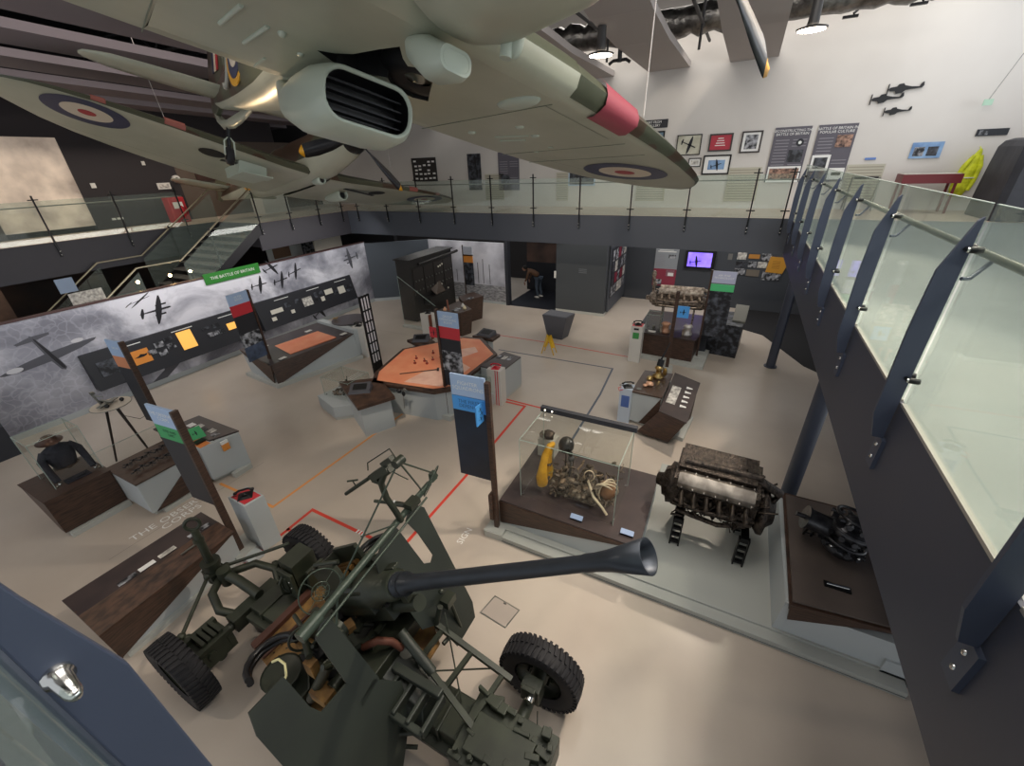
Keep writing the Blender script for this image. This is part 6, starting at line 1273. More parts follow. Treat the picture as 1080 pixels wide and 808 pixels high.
# sight bar, linkage, ring sights
b = MB(grn); b.cyl((-2.3, .86, 2.17), (-2.42, 2.58, 2.22), .032, n=14); b.cyl((-2.26, .95, 2.1), (-2.36, 2.45, 2.16), .012, n=8); b.cyl((-2.305, .86, 2.17), (-2.315, 1.05, 2.175), .05, n=14)
b.cyl((-2.4, 2.35, 2.24), (-2.42, 2.72, 2.23), .022, n=8); b.cbox((-2.42, 2.66, 2.26), (.05, .08, .1)); part('sight_bar', b, G, 'pale green tubular sight bar')
b = MB(grn)
ap = V((-2.17, 2.0, 3.02))
for q in ((-2.5, 1.35, 2.0), (-2.41, 2.45, 2.24), (-2.42, 2.72, 2.24)): b.cyl(ap, q, .009, n=6)
b.cyl((-2.38, 1.62, 2.42), (-2.36, 2.02, 2.2), .008, n=6); b.cyl((-2.5, 1.35, 2.0), (-2.35, 1.1, 1.7), .009, n=6); b.cyl((-2.24, 1.98, 2.9), (-2.42, 2.3, 2.5), .006, n=6)
part('linkage_rod', b, G)
b = MB(og); b.tube([(-2.36, 2.06, 2.2), (-2.37, 2.03, 2.34), (-2.42, 2.0, 2.52), (-2.43, 1.99, 2.7), (-2.37, 2.0, 2.82), (-2.28, 2.0, 2.9)], .03, 12); b.cyl((-2.17, 1.95, 3.02), (-2.17, 2.05, 3.02), .04, n=16)
b.cbox((-2.42, 2.0, 2.82), (.3, .07, .07), R=Matrix.Rotation(-.7, 4, 'Y')); b.cyl((-2.55, 2.0, 2.73), (-2.98, 2.0, 2.35), .014, n=8); b.cyl((-2.6, 2.0, 2.68), (-2.98, 2.0, 2.35), .019, n=8); b.cyl((-2.8, 2.0, 2.51), (-2.8, 1.98, 2.6), .006, n=6); b.cyl((-2.84, 1.95, 2.6), (-2.76, 2.01, 2.6), .01, n=6)
b.tube([(-2.2, 2.02, 3.0), (-2.3, 2.05, 3.08), (-2.62, 2.05, 2.82), (-2.6, 2.02, 2.76)], .006, 5); b.cbox((-2.3, 2.0, 2.98), (.16, .05, .05), R=Matrix.Rotation(-.7, 4, 'Y')); b.cbox((-2.5, 2.03, 2.7), (.08, .1, .05)); part('correction_sight', b, G)
b = MB(og); b.cyl((-2.38, 2.22, 2.24), (-2.62, 2.2, 2.2), .028, n=12); b.cyl((-2.62, 2.2, 2.2), (-2.82, 2.18, 2.16), .018, n=10); b.use(inkw); b.cyl((-2.55, 2.205, 2.213), (-2.575, 2.203, 2.209), .032, n=12); b.use(og); b.cbox((-2.36, 2.24, 2.27), (.1, .14, .06)); part('telescope', b, G, 'short dark telescope with a white band')
def ring(c, r, nrm):
    c = V(c); nrm = V(nrm).normalized(); u = nrm.orthogonal().normalized(); w_ = nrm.cross(u)
    P = lambda rad, a: c + (u*math.cos(a) + w_*math.sin(a))*rad
    b = MB(grn)
    for rad, tt in ((r, .006), (r*.42, .004), (r*.25, .003)): b.tube([P(rad, k*PI/16) for k in range(32)], tt, 6, closed=True)
    for k in range(8): b.cyl(P(r*.1, k*PI/4), P(r*.42, k*PI/4), .003, n=5)
    for k in range(4): b.cyl(P(r*.42, k*PI/2 + .4), P(r, k*PI/2 + .4), .003, n=5)
    part('ring_sight', b, G)
ring((-2.52, 1.22, 2.12), .175, (-.75, .1, -.35)); ring((-2.40, 2.60, 2.25), .17, (-.7, -.2, .3))
# handwheels, seats
def seat(c, s):
    x, y, z = c
    b = MB(black); b.tube([(x + .26*math.cos(a), y + .22*math.sin(a)*s, z + .05*math.sin(a*1.5)) for a in [PI*.55 + k*PI*.12 for k in range(9)]], .03, 8)
    b.tube([(x + .26*math.cos(a), y + .22*math.sin(a)*s, z + .06 + .05*math.sin(a*1.5)) for a in [PI*.55 + k*PI*.12 for k in range(9)]], .03, 8); part('seat_back', b, G)
    b = MB(og); b.lathe((x, y, z - .2), (0, 0, 1), [(0, 0), (.13, .0), (.17, .03), (.18, .06), (.16, .05), (0, .035)], 22); b.cyl((x, y, z - .2), (x + .1, y + .2*s, .8), .025, n=8); part('seat', b, G)
seat((-3.02, .88, 1.22), -1); seat((-3.0, 2.22, 1.22), 1)
b = MB(og)
for c, nrm in (((-2.9, 1.12, 1.35), (1, -.5, .2)), ((-2.85, 1.95, 1.45), (1, .5, .2))):
    c = V(c); nrm = V(nrm).normalized(); u = nrm.orthogonal().normalized(); w_ = nrm.cross(u)
    b.tube([c + (u*math.cos(a) + w_*math.sin(a))*.13 for a in [k*PI/12 for k in range(24)]], .012, 6, closed=True)
    for k in range(3): b.cyl(c, c + (u*math.cos(k*2.09) + w_*math.sin(k*2.09))*.13, .009, n=6)
    b.cyl(c, c + nrm*.25, .03, n=10)
part('handwheel', b, G)
b = MB(mat('cream_hook', '#e6dfa8', .4)); b.tube([(-2.92, .83, 1.42), (-2.86, .86, 1.46), (-2.78, .86, 1.45), (-2.74, .82, 1.38), (-2.76, .76, 1.3)], .011, 8); part('grab_handle', b, G, 'small cream curved grab handle')
b = MB(og); b.box(-3.05, -2.75, .85, 1.15, .74, .95); b.cyl((-2.7, .9, .9), (-2.5, 1.05, 1.35), .05, n=10); b.cyl((-3.1, 1.25, .8), (-2.9, 1.3, 1.5), .04, n=10); b.use(rust); b.cbox((-2.55, .95, 1.02), (.2, .14, .12)); b.cbox((-2.68, 1.0, 1.25), (.1, .08, .18)); b.use(og)
rg = random.Random(9)
for k in range(70):
    x, y, z = rg.uniform(-3.2, -2.3), rg.uniform(1.08, 1.9), rg.uniform(.85, 1.35)
    if abs(y - 1.6) < .2 and z > 1.3: z -= .4
    b.use(rg.choice([og, og, og, blackm, rust, og2]))
    if rg.random() < .5: b.cyl((x, y, z), (x + rg.uniform(-.2, .2), y + rg.uniform(-.2, .2), z + rg.uniform(-.15, .15)), rg.uniform(.01, .035), n=8)
    else: b.cbox((x, y, z), (rg.uniform(.04, .16), rg.uniform(.04, .14), rg.uniform(.03, .12)), R=Matrix.Rotation(rg.uniform(-.6, .6), 4, 'Z'))
part('gearing', b, G)
# travel lock frame toward the rear
b = MB(og)
A0, A1, C0, C1 = V((-2.0, 1.9, 1.05)), V((-1.12, 1.86, .86)), V((-2.05, 1.62, 1.0)), V((-1.2, 1.36, .86))
b.cbox((A0 + A1)/2, ((A1 - A0).length, .05, .05), R=(A1 - A0).to_track_quat('X', 'Z').to_matrix().to_4x4()); b.cbox((C0 + C1)/2, ((C1 - C0).length, .05, .05), R=(C1 - C0).to_track_quat('X', 'Z').to_matrix().to_4x4())
for k in (.1, .5, .9):
    p, q = A0.lerp(A1, k), C0.lerp(C1, k); b.cbox((p+q)/2, ((q - p).length, .045, .04), R=(q - p).to_track_quat('X', 'Z').to_matrix().to_4x4())
b.cyl((-1.95, 2.0, 1.15), (-1.5, 1.55, .7), .008, n=6); b.cyl((-1.9, 1.6, .8), (-1.25, 1.95, .8), .008, n=6); b.cyl((-1.95, 1.95, 1.3), (-2.0, 1.9, 1.05), .03, n=8); b.cbox((-1.97, 2.1, 1.2), (.1, .14, .1)); b.ball((-2.0, 2.05, 1.38), .03, 8, 6); b.cyl((-1.9, 2.15, .7), (-1.95, 2.1, 1.2), .02, n=8)
b.cyl((-1.7, 1.2, .7), (-2.1, 1.0, .62), .03, n=8); b.cyl((-2.15, .9, .62), (-1.75, 1.15, .45), .02, n=8); b.cyl((-1.95, 1.25, .66), (-2.0, .95, .35), .018, n=8)
part('travel_lock', b, G)
# ------------------------------------------------------------------ the two suspended fighters
sky_u = mat('duck_egg_underside', '#a9ab98', .34, hex2='#b5b6a4', nscale=1.2, detail=6, bump=.08, bscale=5)
sky_l = mat('pale_duck_egg', '#b9c2b4', .34)
camo = bpy.data.materials.new('brown_green_camouflage'); camo.use_nodes = True
_n = camo.node_tree.nodes; _l = camo.node_tree.links; _b = _n['Principled BSDF']; _b.inputs['Roughness'].default_value = .35
_t = _n.new('ShaderNodeTexCoord'); _x = _n.new('ShaderNodeTexNoise'); _x.inputs['Scale'].default_value = .9; _x.inputs['Detail'].default_value = 1
_r = _n.new('ShaderNodeValToRGB'); _r.color_ramp.interpolation = 'CONSTANT'; _r.color_ramp.elements[0].color = lin('#4a3a2e'); _r.color_ramp.elements[1].position = .5; _r.color_ramp.elements[1].color = lin('#4d5040')
_l.new(_t.outputs['Object'], _x.inputs[0]); _l.new(_x.outputs['Fac'], _r.inputs[0]); _l.new(_r.outputs[0], _b.inputs['Base Color'])
rblue = mat('roundel_blue', '#2b3355', .4); rred = mat('roundel_red', '#b1303a', .4); rwht = mat('roundel_cream', '#d9ccb8', .4); ryel = mat('roundel_yellow', '#e0a21f', .4)
patchr = mat('gun_patch_red', '#963f4c', .5); patchb = mat('gun_patch_brown_red', '#8c4c42', .5); pline = mat('panel_line', '#737d6e', .5)
well = mat('wheel_well_black', '#0b0b0d', .6)

def interp(tab, y):
    for (a, va), (b_, vb) in zip(tab, tab[1:]):
        if y <= b_: return va + (vb - va)*(y - a)/(b_ - a)
    return tab[-1][1]
def wing_mesh(sgn, ys, le, te, zf, thick, y0=None, hole=None):
    """lower skin nearly flat, leading edge wrapped in camouflage"""
    lo, up = MB(sky_u), None
    xs_lo = [(0, .42), (.012, .2), (.035, .06), (.08, 0), (.3, 0), (.6, 0), (.85, .02), (1, .12)]
    xs_up = [(1, .12), (.8, .5), (.5, .9), (.25, 1), (.1, .88), (.03, .66), (0, .42)]
    secl, secu = [], []
    for y in ys:
        L_, T_ = interp(le, y), interp(te, y); c = L_ - T_; z = zf(y); th = thick(y)
        secl.append([V((L_ - f*c, sgn*y, z + h*th)) for f, h in xs_lo]); secu.append([V((L_ - f*c, sgn*y, z + h*th)) for f, h in xs_up])
    b = MB(sky_u)
    b.loft(secl, closed=False, caps=False); b.use(camo); b.loft(secu, closed=False, caps=False)
    # camouflage wraps round the nose of the wing
    secn = [[s[0] + V((.004, 0, 0)), s[1] + V((.004, 0, -.002)), s[2] + V((.002, 0, -.004))] for s in secl]
    b.loft(secn, closed=False, caps=False)
    b.add([*secl[-1], *secu[-1][1:-1]], [tuple(range(len(secl[-1]) + len(secu[-1]) - 2))])
    return b
def disc(b, m, cx, cy, r, zf, dz, n=40):
    b.use(m); vs = [V((cx, cy, zf(abs(cy)) - dz))] + [V((cx + r*math.cos(2*PI*k/n), cy + r*math.sin(2*PI*k/n), zf(abs(cy + r*math.sin(2*PI*k/n))) - dz)) for k in range(n)]
    b.add(vs, [(0, 1 + k, 1 + (k+1) % n) for k in range(n)])
def fus(secs, n=24, cut=-.35):
    """secs: x, zc, halfwidth, halfheight; below the cut angle the skin is pale, above camouflaged"""
    lo, hi = MB(sky_u), MB(camo); A0 = PI + math.asin(-cut); A1 = 2*PI - math.asin(-cut)
    def P(x, zc, w, h, a): 
        c, s = math.cos(a), math.sin(a); e = .85
        return V((x, w*math.copysign(abs(c)**e, c), zc + h*math.copysign(abs(s)**e, s)))
    lo.loft([[P(*q, A0 + (A1 - A0)*k/10) for k in range(11)] for q in secs], closed=False, caps=False)
    hi.loft([[P(*q, A1 - 2*PI + (A0 - A1 + 2*PI)*k/16) for k in range(17)] for q in secs], closed=False, caps=False)
    lo.use(camo); lo.v += hi.v and []; base = len(lo.v)
    lo.add([V(p) for p in hi.v], hi.f, True)
    return lo
def tail_surface(sgn, x0, x1, span, z, th, m):
    secs = []
    for k, y in enumerate((.05, .5, 1.0, 1.35, span*.9, span*.97, span)):
        c = {0: 1, 1: .98, 2: .9, 3: .78, 4: .6, 5: .4, 6: .15}[k]; xm = x0*.45 + x1*.55; L_ = xm + (x0 - xm)*c; T_ = xm + (x1 - xm)*c; t_ = th*c
        secs.append([V((L_, sgn*y, z)), V((L_*.8 + T_*.2, sgn*y, z - t_)), V((L_*.4 + T_*.6, sgn*y, z - t_*.8)), V((T_, sgn*y, z)), V((L_*.4 + T_*.6, sgn*y, z + t_*.8)), V((L_*.8 + T_*.2, sgn*y, z + t_))])
    return MB(m).loft(secs)
def blade(c, th, R_, m):
    """propeller blade in the local YZ plane at hub c"""
    d = V((0, math.sin(th), math.cos(th))); s_ = V((0, math.cos(th), -math.sin(th))); f = V((1, 0, 0)); b = MB(m); secs = []; tip = None
    for r_, w, tw in ((.12, .05, .9), (.25, .08, .75), (.45, .14, .55), (.7, .16, .4), (.9, .14, .3), (.93, .125, .28)):
        u = s_*math.cos(tw) + f*math.sin(tw); n_ = d.cross(u)
        q = c + d*R_*r_; secs.append([q + u*w, q + n_*.02, q - u*w, q - n_*.02])
    b.loft(secs); b.use(ryel); secs2 = [secs[-1]]
    for r_, w in ((.97, .08), (.995, .035), (1, .004)):
        u = s_*math.cos(.36) + f*math.sin(.36); n_ = d.cross(u); q = c + d*R_*r_; secs2.append([q + u*w, q + n_*.01, q - u*w, q - n_*.01])
    b.loft(secs2); return b
def rrect(x, yc, zc, w, h, r, n=6):
    out = []
    for (sx, sz, a0) in ((1, 1, 0), (-1, 1, PI/2), (-1, -1, PI), (1, -1, 1.5*PI)):
        for k in range(n): a = a0 + PI/2*k/(n-1); out.append(V((x, yc + sx*(w/2 - r) + r*math.cos(a), zc + sz*(h/2 - r) + r*math.sin(a))))
    return out

# ---- Hurricane-type fighter --------------------------------------------------
MH = Matrix(((0.938074, 0.339607, 0.068437), (-0.346043, 0.909157, 0.231706), (0.016469, -0.241039, 0.970376))).to_4x4(); MH.translation = V((-2.1136, 2.9511, 5.9717))
H_ = thing('fighter_aircraft', 'large suspended fighter seen from below, belly radiator and pale green underside, nearest overhead', 'aircraft', M=MH)
leH = [(0, .30), (1.3, .27), (2, .2), (3.2, .08), (4.5, -.17), (5.2, -.38), (5.6, -.6), (5.8, -.8), (5.88, -1.0)]
teH = [(0, -2.3), (1.3, -2.33), (2.5, -2.42), (4.0, -2.36), (4.8, -2.15), (5.4, -1.8), (5.7, -1.45), (5.82, -1.2), (5.88, -1.04)]
zH = lambda y: max(0, y - 1.3)*.031
tH = lambda y: .42 if y < 1.3 else max(.03, .42*(1 - (y - 1.3)/4.7)**.8)
ysH = [1.3, 2, 2.7, 3.4, 4.1, 4.8, 5.2, 5.5, 5.68, 5.8, 5.86, 5.88]
for s in (1, -1):
    w_ = wing_mesh(s, ysH, leH, teH, zH, tH)
    if s > 0: pw = part('wing', w_, H_, local=True)
    else: sw = part('wing', w_, H_, local=True)
    par = pw if s > 0 else sw
    b = MB(rblue)
    disc(b, rblue, -1.13, s*4.25, .64, zH, .006); disc(b, rwht, -1.13, s*4.25, .40, zH, .009); disc(b, rred, -1.13, s*4.25, .155, zH, .012)
    part('roundel', b, par, local=True)
    b = MB(patchr)
    q = []
    for y in (1.75, 2.0, 2.2, 2.42):
        L_ = interp(leH, y); z = zH(y); th = tH(y); q.append([V((L_ - .2, s*y, z - .006)), V((L_ - .12, s*y, z - .006)), V((L_ - .05, s*y, z + .03)), V((L_ + .008, s*y, z + .2*th)), V((L_ + .012, s*y, z + .42*th)), V((L_ - .03, s*y, z + .66*th)), V((L_ - .15, s*y, z + .88*th))])
    b.loft(q, closed=False, caps=False); part('gun_port_patch', b, par, 'dull red taped patch over the gun ports', local=True)
    b = MB(pline)
    for y in (1.32, 2.75, 3.3): b.box(interp(teH, y) + .1, interp(leH, y) - .3, s*y - .004, s*y + .004, zH(y) - .004, zH(y) + .002)
    b.add([(interp(leH, y) - .38, s*y, zH(y) - .003) for y in (1.3, 2.5)] + [(interp(leH, y) - .39, s*y, zH(y) - .003) for y in (2.5, 1.3)], [(0, 1, 2, 3)])
    b.add([(interp(teH, y) + .5, s*y, zH(y) - .003) for y in (3.0, 5.2)] + [(interp(teH, y) + .49, s*y, zH(y) - .003) for y in (5.2, 3.0)], [(0, 1, 2, 3)])
    b.use(sky_l)
    for (x, y, l) in ((-1.3, 2.0, .5), (-1.45, 2.15, .4), (-1.2, 2.6, .06), (-1.6, 2.75, .06)): b.cbox((x, s*y, zH(y) - .008), (l, .02, .012), R=Matrix.Rotation(.2*s, 4, 'Z'))
    for (x, y) in ((-.9, 1.75), (-1.0, 2.1), (-1.7, 1.7)): b.ball((x, s*y, zH(y)), (.07, .04, .02), 10, 6)
    part('panel_fittings', b, par, local=True)
# centre section with an open undercarriage bay
hole = [(-.33, -.03), (-.5, .09), (-.6, .19), (-.52, .27), (-.45, .34), (-.72, .5), (-.95, .62), (-1.2, .76), (-1.27, .62), (-1.22, .39), (-1.02, .23), (-1.06, .17), (-1.22, .03), (-1.2, -.14), (-1.06, -.35), (-.97, -.25), (-.83, -.16), (-.53, -.09)]
cen = (-.82, .2)
def outer(p):
    dx, dy = p[0] - cen[0], p[1] - cen[1]; k = 9e9
    for lim, v in ((-.28 - cen[0], dx), (-1.32 - cen[0], dx), (.82 - cen[1], dy), (-.42 - cen[1], dy)):
        if abs(v) > 1e-6 and lim/v > 0: k = min(k, lim/v)
    return (cen[0] + dx*k, cen[1] + dy*k)
hp = []
for i, p in enumerate(hole):
    q = hole[(i+1) % len(hole)]
    hp += [p, ((p[0]+q[0])/2, (p[1]+q[1])/2)]
# insert outer corners by snapping nearest samples
op = [outer(p) for p in hp]
for cx_, cy_ in ((-.28, .82), (-.28, -.42), (-1.32, .82), (-1.32, -.42)):
    j = min(range(len(op)), key=lambda i: (op[i][0]-cx_)**2 + (op[i][1]-cy_)**2); op[j] = (cx_, cy_)
b = MB(sky_u); n = len(hp)
for xa, xb, ya, yb in ((-2.0, .05, .82, 1.3), (-2.0, .05, -1.3, -.42), (-2.0, -1.32, -.42, .82), (-.28, .05, -.42, .82)): b.quad((xa, ya, 0), (xb, ya, 0), (xb, yb, 0), (xa, yb, 0))
b.add([(x, y, 0) for x, y in op] + [(x, y, 0) for x, y in hp], [(i, (i+1) % n, n + (i+1) % n, n + i) for i in range(n)])
for sy in (1,):
    secl = []; secu = []
    for y in (-1.3, 0, 1.3):
        secl.append([V((.27, y, .18)), V((.25, y, .08)), V((.18, y, .02)), V((.05, y, 0))]); secu.append([V((-2.32, y, .05)), V((-1.8, y, .21)), V((-1.0, y, .38)), V((-.3, y, .42)), V((.05, y, .37)), V((.2, y, .28)), V((.27, y, .18))])
    b.loft(secl, closed=False, caps=False)
    b.add([V((-2.0, -1.3, 0)), V((-2.0, 1.3, 0)), V((-2.33, 1.3, .05)), V((-2.33, -1.3, .05))], [(0, 1, 2, 3)])
    b.use(camo); b.loft(secu, closed=False, caps=False)
b.use(well); b.add([(x, y, 0) for x, y in hp] + [(x, y, .3) for x, y in hp], [(i, (i+1) % n, n + (i+1) % n, n + i) for i in range(n)]); b.add([(x, y, .3) for x, y in hp], [tuple(range(n))])
part('centre_section', b, H_, 'pale green wing centre section with a black wheel bay', local=True)
for s in (1,):
    b = MB(rub); b.lathe((-.95, s*.5, .12), (0, .1*s, 1), [(.12, -.06), (.2, -.09), (.3, -.08), (.34, -.02), (.34, .04), (.3, .1)], 28); b.use(steel); b.lathe((-.95, s*.5, .1), (0, 0, -1), [(.14, 0), (.13, .03), (.06, .035), (.05, .06), (0, .07)], 20); part('main_wheel', b, H_, 'folded main wheel with metal hub', local=True)
    b = MB(sky_l); b.loft([rrect(x, s*1.12, z, w, h, r) for x, z, w, h, r in ((-.55, .02, .05, .04, .01), (-.45, -.02, .16, .12, .05), (-.2, -.04, .2, .16, .07), (.1, -.02, .2, .14, .06), (.2, .03, .14, .06, .02))]) if False else b.ball((-.3, s*1.15, 0), (.28, .1, .05), 14, 8); part('leg_fairing', b, H_, local=True)
# fuselage
FS = [(1.5, .35, .34, .36), (1.2, .33, .38, .42), (.6, .34, .42, .46), (.3, .36, .44, .42), (-.1, .55, .44, .3), (-1.6, .62, .46, .34), (-2.1, .5, .45, .52), (-2.4, .46, .43, .52), (-3.2, .42, .36, .46), (-4.2, .42, .28, .38), (-5.2, .45, .19, .30), (-6.2, .5, .1, .22), (-6.9, .55, .04, .16)]
fz = part('fuselage', fus(FS, cut=-.6), H_, local=True)
b = MB(rwht)
for s in (1, -1):
    for m, r, o in ((ryel, .42, .0), (rblue, .34, .006), (rwht, .22, .012), (rred, .11, .018)):
        b.use(m); b.cyl((-4.0, s*(.29 + o), .62), (-4.0, s*(.305 + o), .62), r, n=28)
part('roundel', b, fz, 'yellow-ringed fuselage roundel', local=True)
b = MB(mat('code_letter_grey', '#9a9a90', .5))
for s in (1, -1): b.tube([(-4.75 - .16*math.cos(a), s*.26, .6 + .3*math.sin(a)) for a in [.8 + k*.45 for k in range(11)]], .03, 6)
part('code_letter', b, fz, local=True)
b = MB(camo); b.ext([(-5.9, -.04, .6), (-6.15, -.04, 1.3), (-6.45, -.04, 1.65), (-6.8, -.04, 1.7), (-7.1, -.04, 1.4), (-7.2, -.04, .9), (-7.1, -.04, .35), (-6.9, -.04, .2), (-6.6, -.04, .3)], (0, .08, 0)); fin_ = part('fin', b, H_, local=True, bevel=.02)
b = MB(rred)
for s in (1, -1):
    for k, m in enumerate((rred, rwht, rblue)): b.use(m); b.box(-6.3 - .14*(k+1), -6.3 - .14*k, s*.05 - .004, s*.05 + .004, .85, 1.5)
part('fin_flash', b, fin_, local=True)
for s in (1, -1): part('tailplane', tail_surface(s, -5.75, -6.95, 1.68, .52, .05, sky_u), H_, local=True)
b = MB(sky_u); b.loft([[V((x, -w, z + .1)), V((x, 0, z)), V((x, w, z + .1))] for x, w, z in ((-4.6, .02, .05), (-5.6, .1, -.05), (-6.4, .1, .0), (-6.9, .04, .2))], closed=True); part('ventral_fin', b, H_, local=True)
b = MB(blackm); b.cyl((-6.1, 0, .05), (-6.12, 0, -.3), .03); b.cyl((-6.12, -.06, -.42), (-6.12, .06, -.42), .03); b.use(rub); b.lathe((-6.12, 0, -.42), (0, 1, 0), [(.06, -.05), (.13, -.05), (.15, 0), (.13, .05), (.06, .05)], 20); b.use(sky_l); b.tube([(-6.08, .07, -.42), (-6.1, .07, -.2), (-6.1, 0, -.12), (-6.1, -.07, -.2), (-6.08, -.07, -.42)], .014, 6); part('tail_wheel', b, H_, 'small black tail wheel', local=True)
# radiator bath
def scoop(parent, y, xm, zm, w, h, xa, label=None, ramp=.5, name='radiator', zt=.0, m=sky_l, slats=4):
    b = MB(m); secs = []
    x0 = xm; r = h*.42
    secs = [rrect(x0, y, zm, w, h, r), rrect(x0 - .08, y, zm - .01, w + .06, h + .05, r*1.05), rrect(x0 - (x0 - xa)*.25, y, zm - .01, w + .1, h + .12, r*1.15), rrect(x0 - (x0 - xa)*.5, y, zm + .01, w + .08, h + .08, r*1.1), rrect(x0 - (x0 - xa)*.8, y, zm + .06, w*.95, h*.8, r*.8), rrect(xa, y, zt - h*.12, w*.8, h*.35, r*.35)]
    b.loft(secs, caps=False); b.add(secs[-1], [tuple(range(len(secs[-1])))])
    b.loft([rrect(x0, y, zm, w, h, r), rrect(x0 + .015, y, zm, w - .03, h - .03, r*.9), rrect(x0 - .02, y, zm, w - .06, h - .06, r*.85)], caps=False)
    o = part(name, b, parent, label, local=True)
    b = MB(black); b.loft([rrect(x0 - .02, y, zm, w - .06, h - .06, r*.85), rrect(x0 - .25, y, zm, w - .08, h - .08, r*.8)], caps=False); q = rrect(x0 - .25, y, zm, w - .08, h - .08, r*.8); b.add(q, [tuple(range(len(q)))])
    b.use(mat('slat_grey', '#26262a', .5, metal=.4))
    for k in range(slats): b.cbox((x0 - .15, y, zm - h*.35 + h*.7*(k + .5)/slats), (.1, w*.86, .012))
    part('intake', b, o, local=True)
    return o
scoop(H_, 0, -.84, -.29, .78, .40, -2.3, 'pale belly radiator fairing with a dark slatted mouth', zt=.0, slats=4)
b = MB(sky_l); secs = [rrect(.36, 0, -.2, .24, .14, .06), rrect(.3, 0, -.2, .27, .18, .08), rrect(.1, 0, -.15, .28, .26, .11), rrect(-.12, 0, -.06, .2, .18, .08), rrect(-.22, 0, 0, .1, .06, .02)]
b.loft(secs); b.use(mat('intake_inner', '#7f8f82', .5)); b.loft([rrect(.362, 0, -.2, .2, .1, .045), rrect(.28, 0, -.18, .18, .08, .035)], caps=False); b.add(rrect(.28, 0, -.18, .18, .08, .035), [tuple(range(24))]); part('carburettor_intake', b, H_, 'small pale air scoop ahead of the wheel bay', local=True)
# belly details
b = MB(sky_l)
for (x, y, l) in ((-1.25, -.75, .55), (-1.05, -.95, .5)): b.cyl((x - l/2, y, -.005), (x + l/2, y + .03, -.005), .016, n=8)
b.ball((-1.0, -.62, 0), (.045, .03, .03), 10, 8); b.ball((-1.3, -.4, 0), (.05, .025, .015), 10, 6); b.ball((.62, .25, -.06), (.06, .05, .09), 10, 8); b.cyl((.6, .2, -.02), (.6, .2, -.16), .04, n=12)
b.cbox((-1.9, -.55, -.005), (.35, .02, .01)); b.cbox((-1.75, .6, -.005), (.3, .02, .01)); part('belly_fittings', b, H_, local=True)
b = MB(mat('spinner_dark', '#17181b', .3, metal=.3)); b.lathe((1.5, 0, .35), (1, 0, 0), [(.33, 0), (.33, .08), (.28, .25), (.18, .42), (.08, .52), (0, .55)], 24); part('spinner', b, H_, local=True)
for k in range(2): part('propeller_blade', blade(V((1.66, 0, .35)), math.radians(100 + 180*k), 1.6, mat('blade_black', '#2a2c31', .35, metal=.3)), H_, 'dark blade with yellow tip', local=True)

# ---- Spitfire-type fighter -----------------------------------------------------
MS = Matrix(((0.976490, 0.178688, -0.120573), (-0.139601, 0.950410, 0.277908), (0.164252, -0.254542, 0.953011))).to_4x4(); MS.translation = V((-10.364, 8.737, 4.999))
S_ = thing('fighter_aircraft', 'second suspended fighter with elliptical wings, further back and lower on the left', 'aircraft', M=MS)
leS = [(0, .25), (2, .28), (3.3, .27), (4.3, .2), (5.0, .05), (5.4, -.2), (5.58, -.5), (5.65, -.8)]
teS = [(0, -2.6), (2, -2.6), (3.2, -2.42), (4.1, -2.15), (4.7, -1.85), (5.3, -1.3), (5.55, -1.0), (5.65, -.84)]
zS = lambda y: max(0, y - .6)*.1
tS = lambda y: max(.02, .34*(1 - y/5.9)**.7)
for s in (1, -1):
    o = part('wing', wing_mesh(s, [0.3, .9, 1.6, 2.3, 3.0, 3.7, 4.3, 4.8, 5.1, 5.35, 5.5, 5.6, 5.65], leS, teS, zS, tS), S_, local=True)
    b = MB(rblue); disc(b, rblue, -.55, s*4.3, .62, zS, .006); disc(b, rwht, -.55, s*4.3, .37, zS, .009); disc(b, rred, -.55, s*4.3, .13, zS, .012); part('roundel', b, o, local=True)
    for y0, y1 in ((2.95, 3.3), (4.15, 4.35)):
        b = MB(patchb); q = []
        for y in (y0, y1):
            L_ = interp(leS, y); z = zS(y); th = tS(y); q.append([V((L_ - .03, s*y, z + .05*th)), V((L_ + .01, s*y, z + .42*th)), V((L_ - .05, s*y, z + .75*th))])
        b.loft(q, closed=False, caps=False); part('gun_port_patch', b, o, local=True)
    b = MB(well); disc(b, well, -.5, s*2.25, .26, zS, .006, 24); b.box(-.55, -.4, min(s*1.1, s*2.1), max(s*1.1, s*2.1), zS(1.6) - .056, zS(1.6) - .05); part('wheel_bay', b, o, local=True)
    b = MB(pline); b.add([(-2.0, s*1.2, zS(1.2) - .004), (-1.75, s*4.6, zS(4.6) - .004), (-1.76, s*4.6, zS(4.6) - .004), (-2.01, s*1.2, zS(1.2) - .004)], [(0, 1, 2, 3)]); part('panel_line', b, o, local=True)
FS2 = [(1.75, .55, .30, .30), (1.4, .53, .36, .38), (.6, .5, .42, .52), (.1, .5, .45, .55), (-1.5, .52, .46, .56), (-2.6, .5, .42, .5), (-3.8, .5, .3, .38), (-5.0, .52, .19, .26), (-6.0, .56, .08, .18), (-6.5, .58, .03, .12)]
f2 = part('fuselage', fus(FS2, cut=-.2), S_, local=True)
b = MB(rwht)
for s in (1, -1):
    for m, r, o in ((ryel, .4, .0), (rblue, .33, .006), (rwht, .21, .012), (rred, .1, .018)): b.use(m); b.cyl((-3.4, s*(.33 + o), .6), (-3.4, s*(.345 + o), .6), r, n=28)
part('roundel', b, f2, local=True)
b = MB(camo); b.ext([(-5.4, -.035, .7), (-5.9, -.035, 1.4), (-6.2, -.035, 1.6), (-6.6, -.035, 1.45), (-6.85, -.035, 1.0), (-6.8, -.035, .5), (-6.5, -.035, .4)], (0, .07, 0)); part('fin', b, S_, local=True, bevel=.015)
for s in (1, -1): part('tailplane', tail_surface(s, -5.3, -6.3, 1.6, .7, .04, sky_u), S_, local=True)
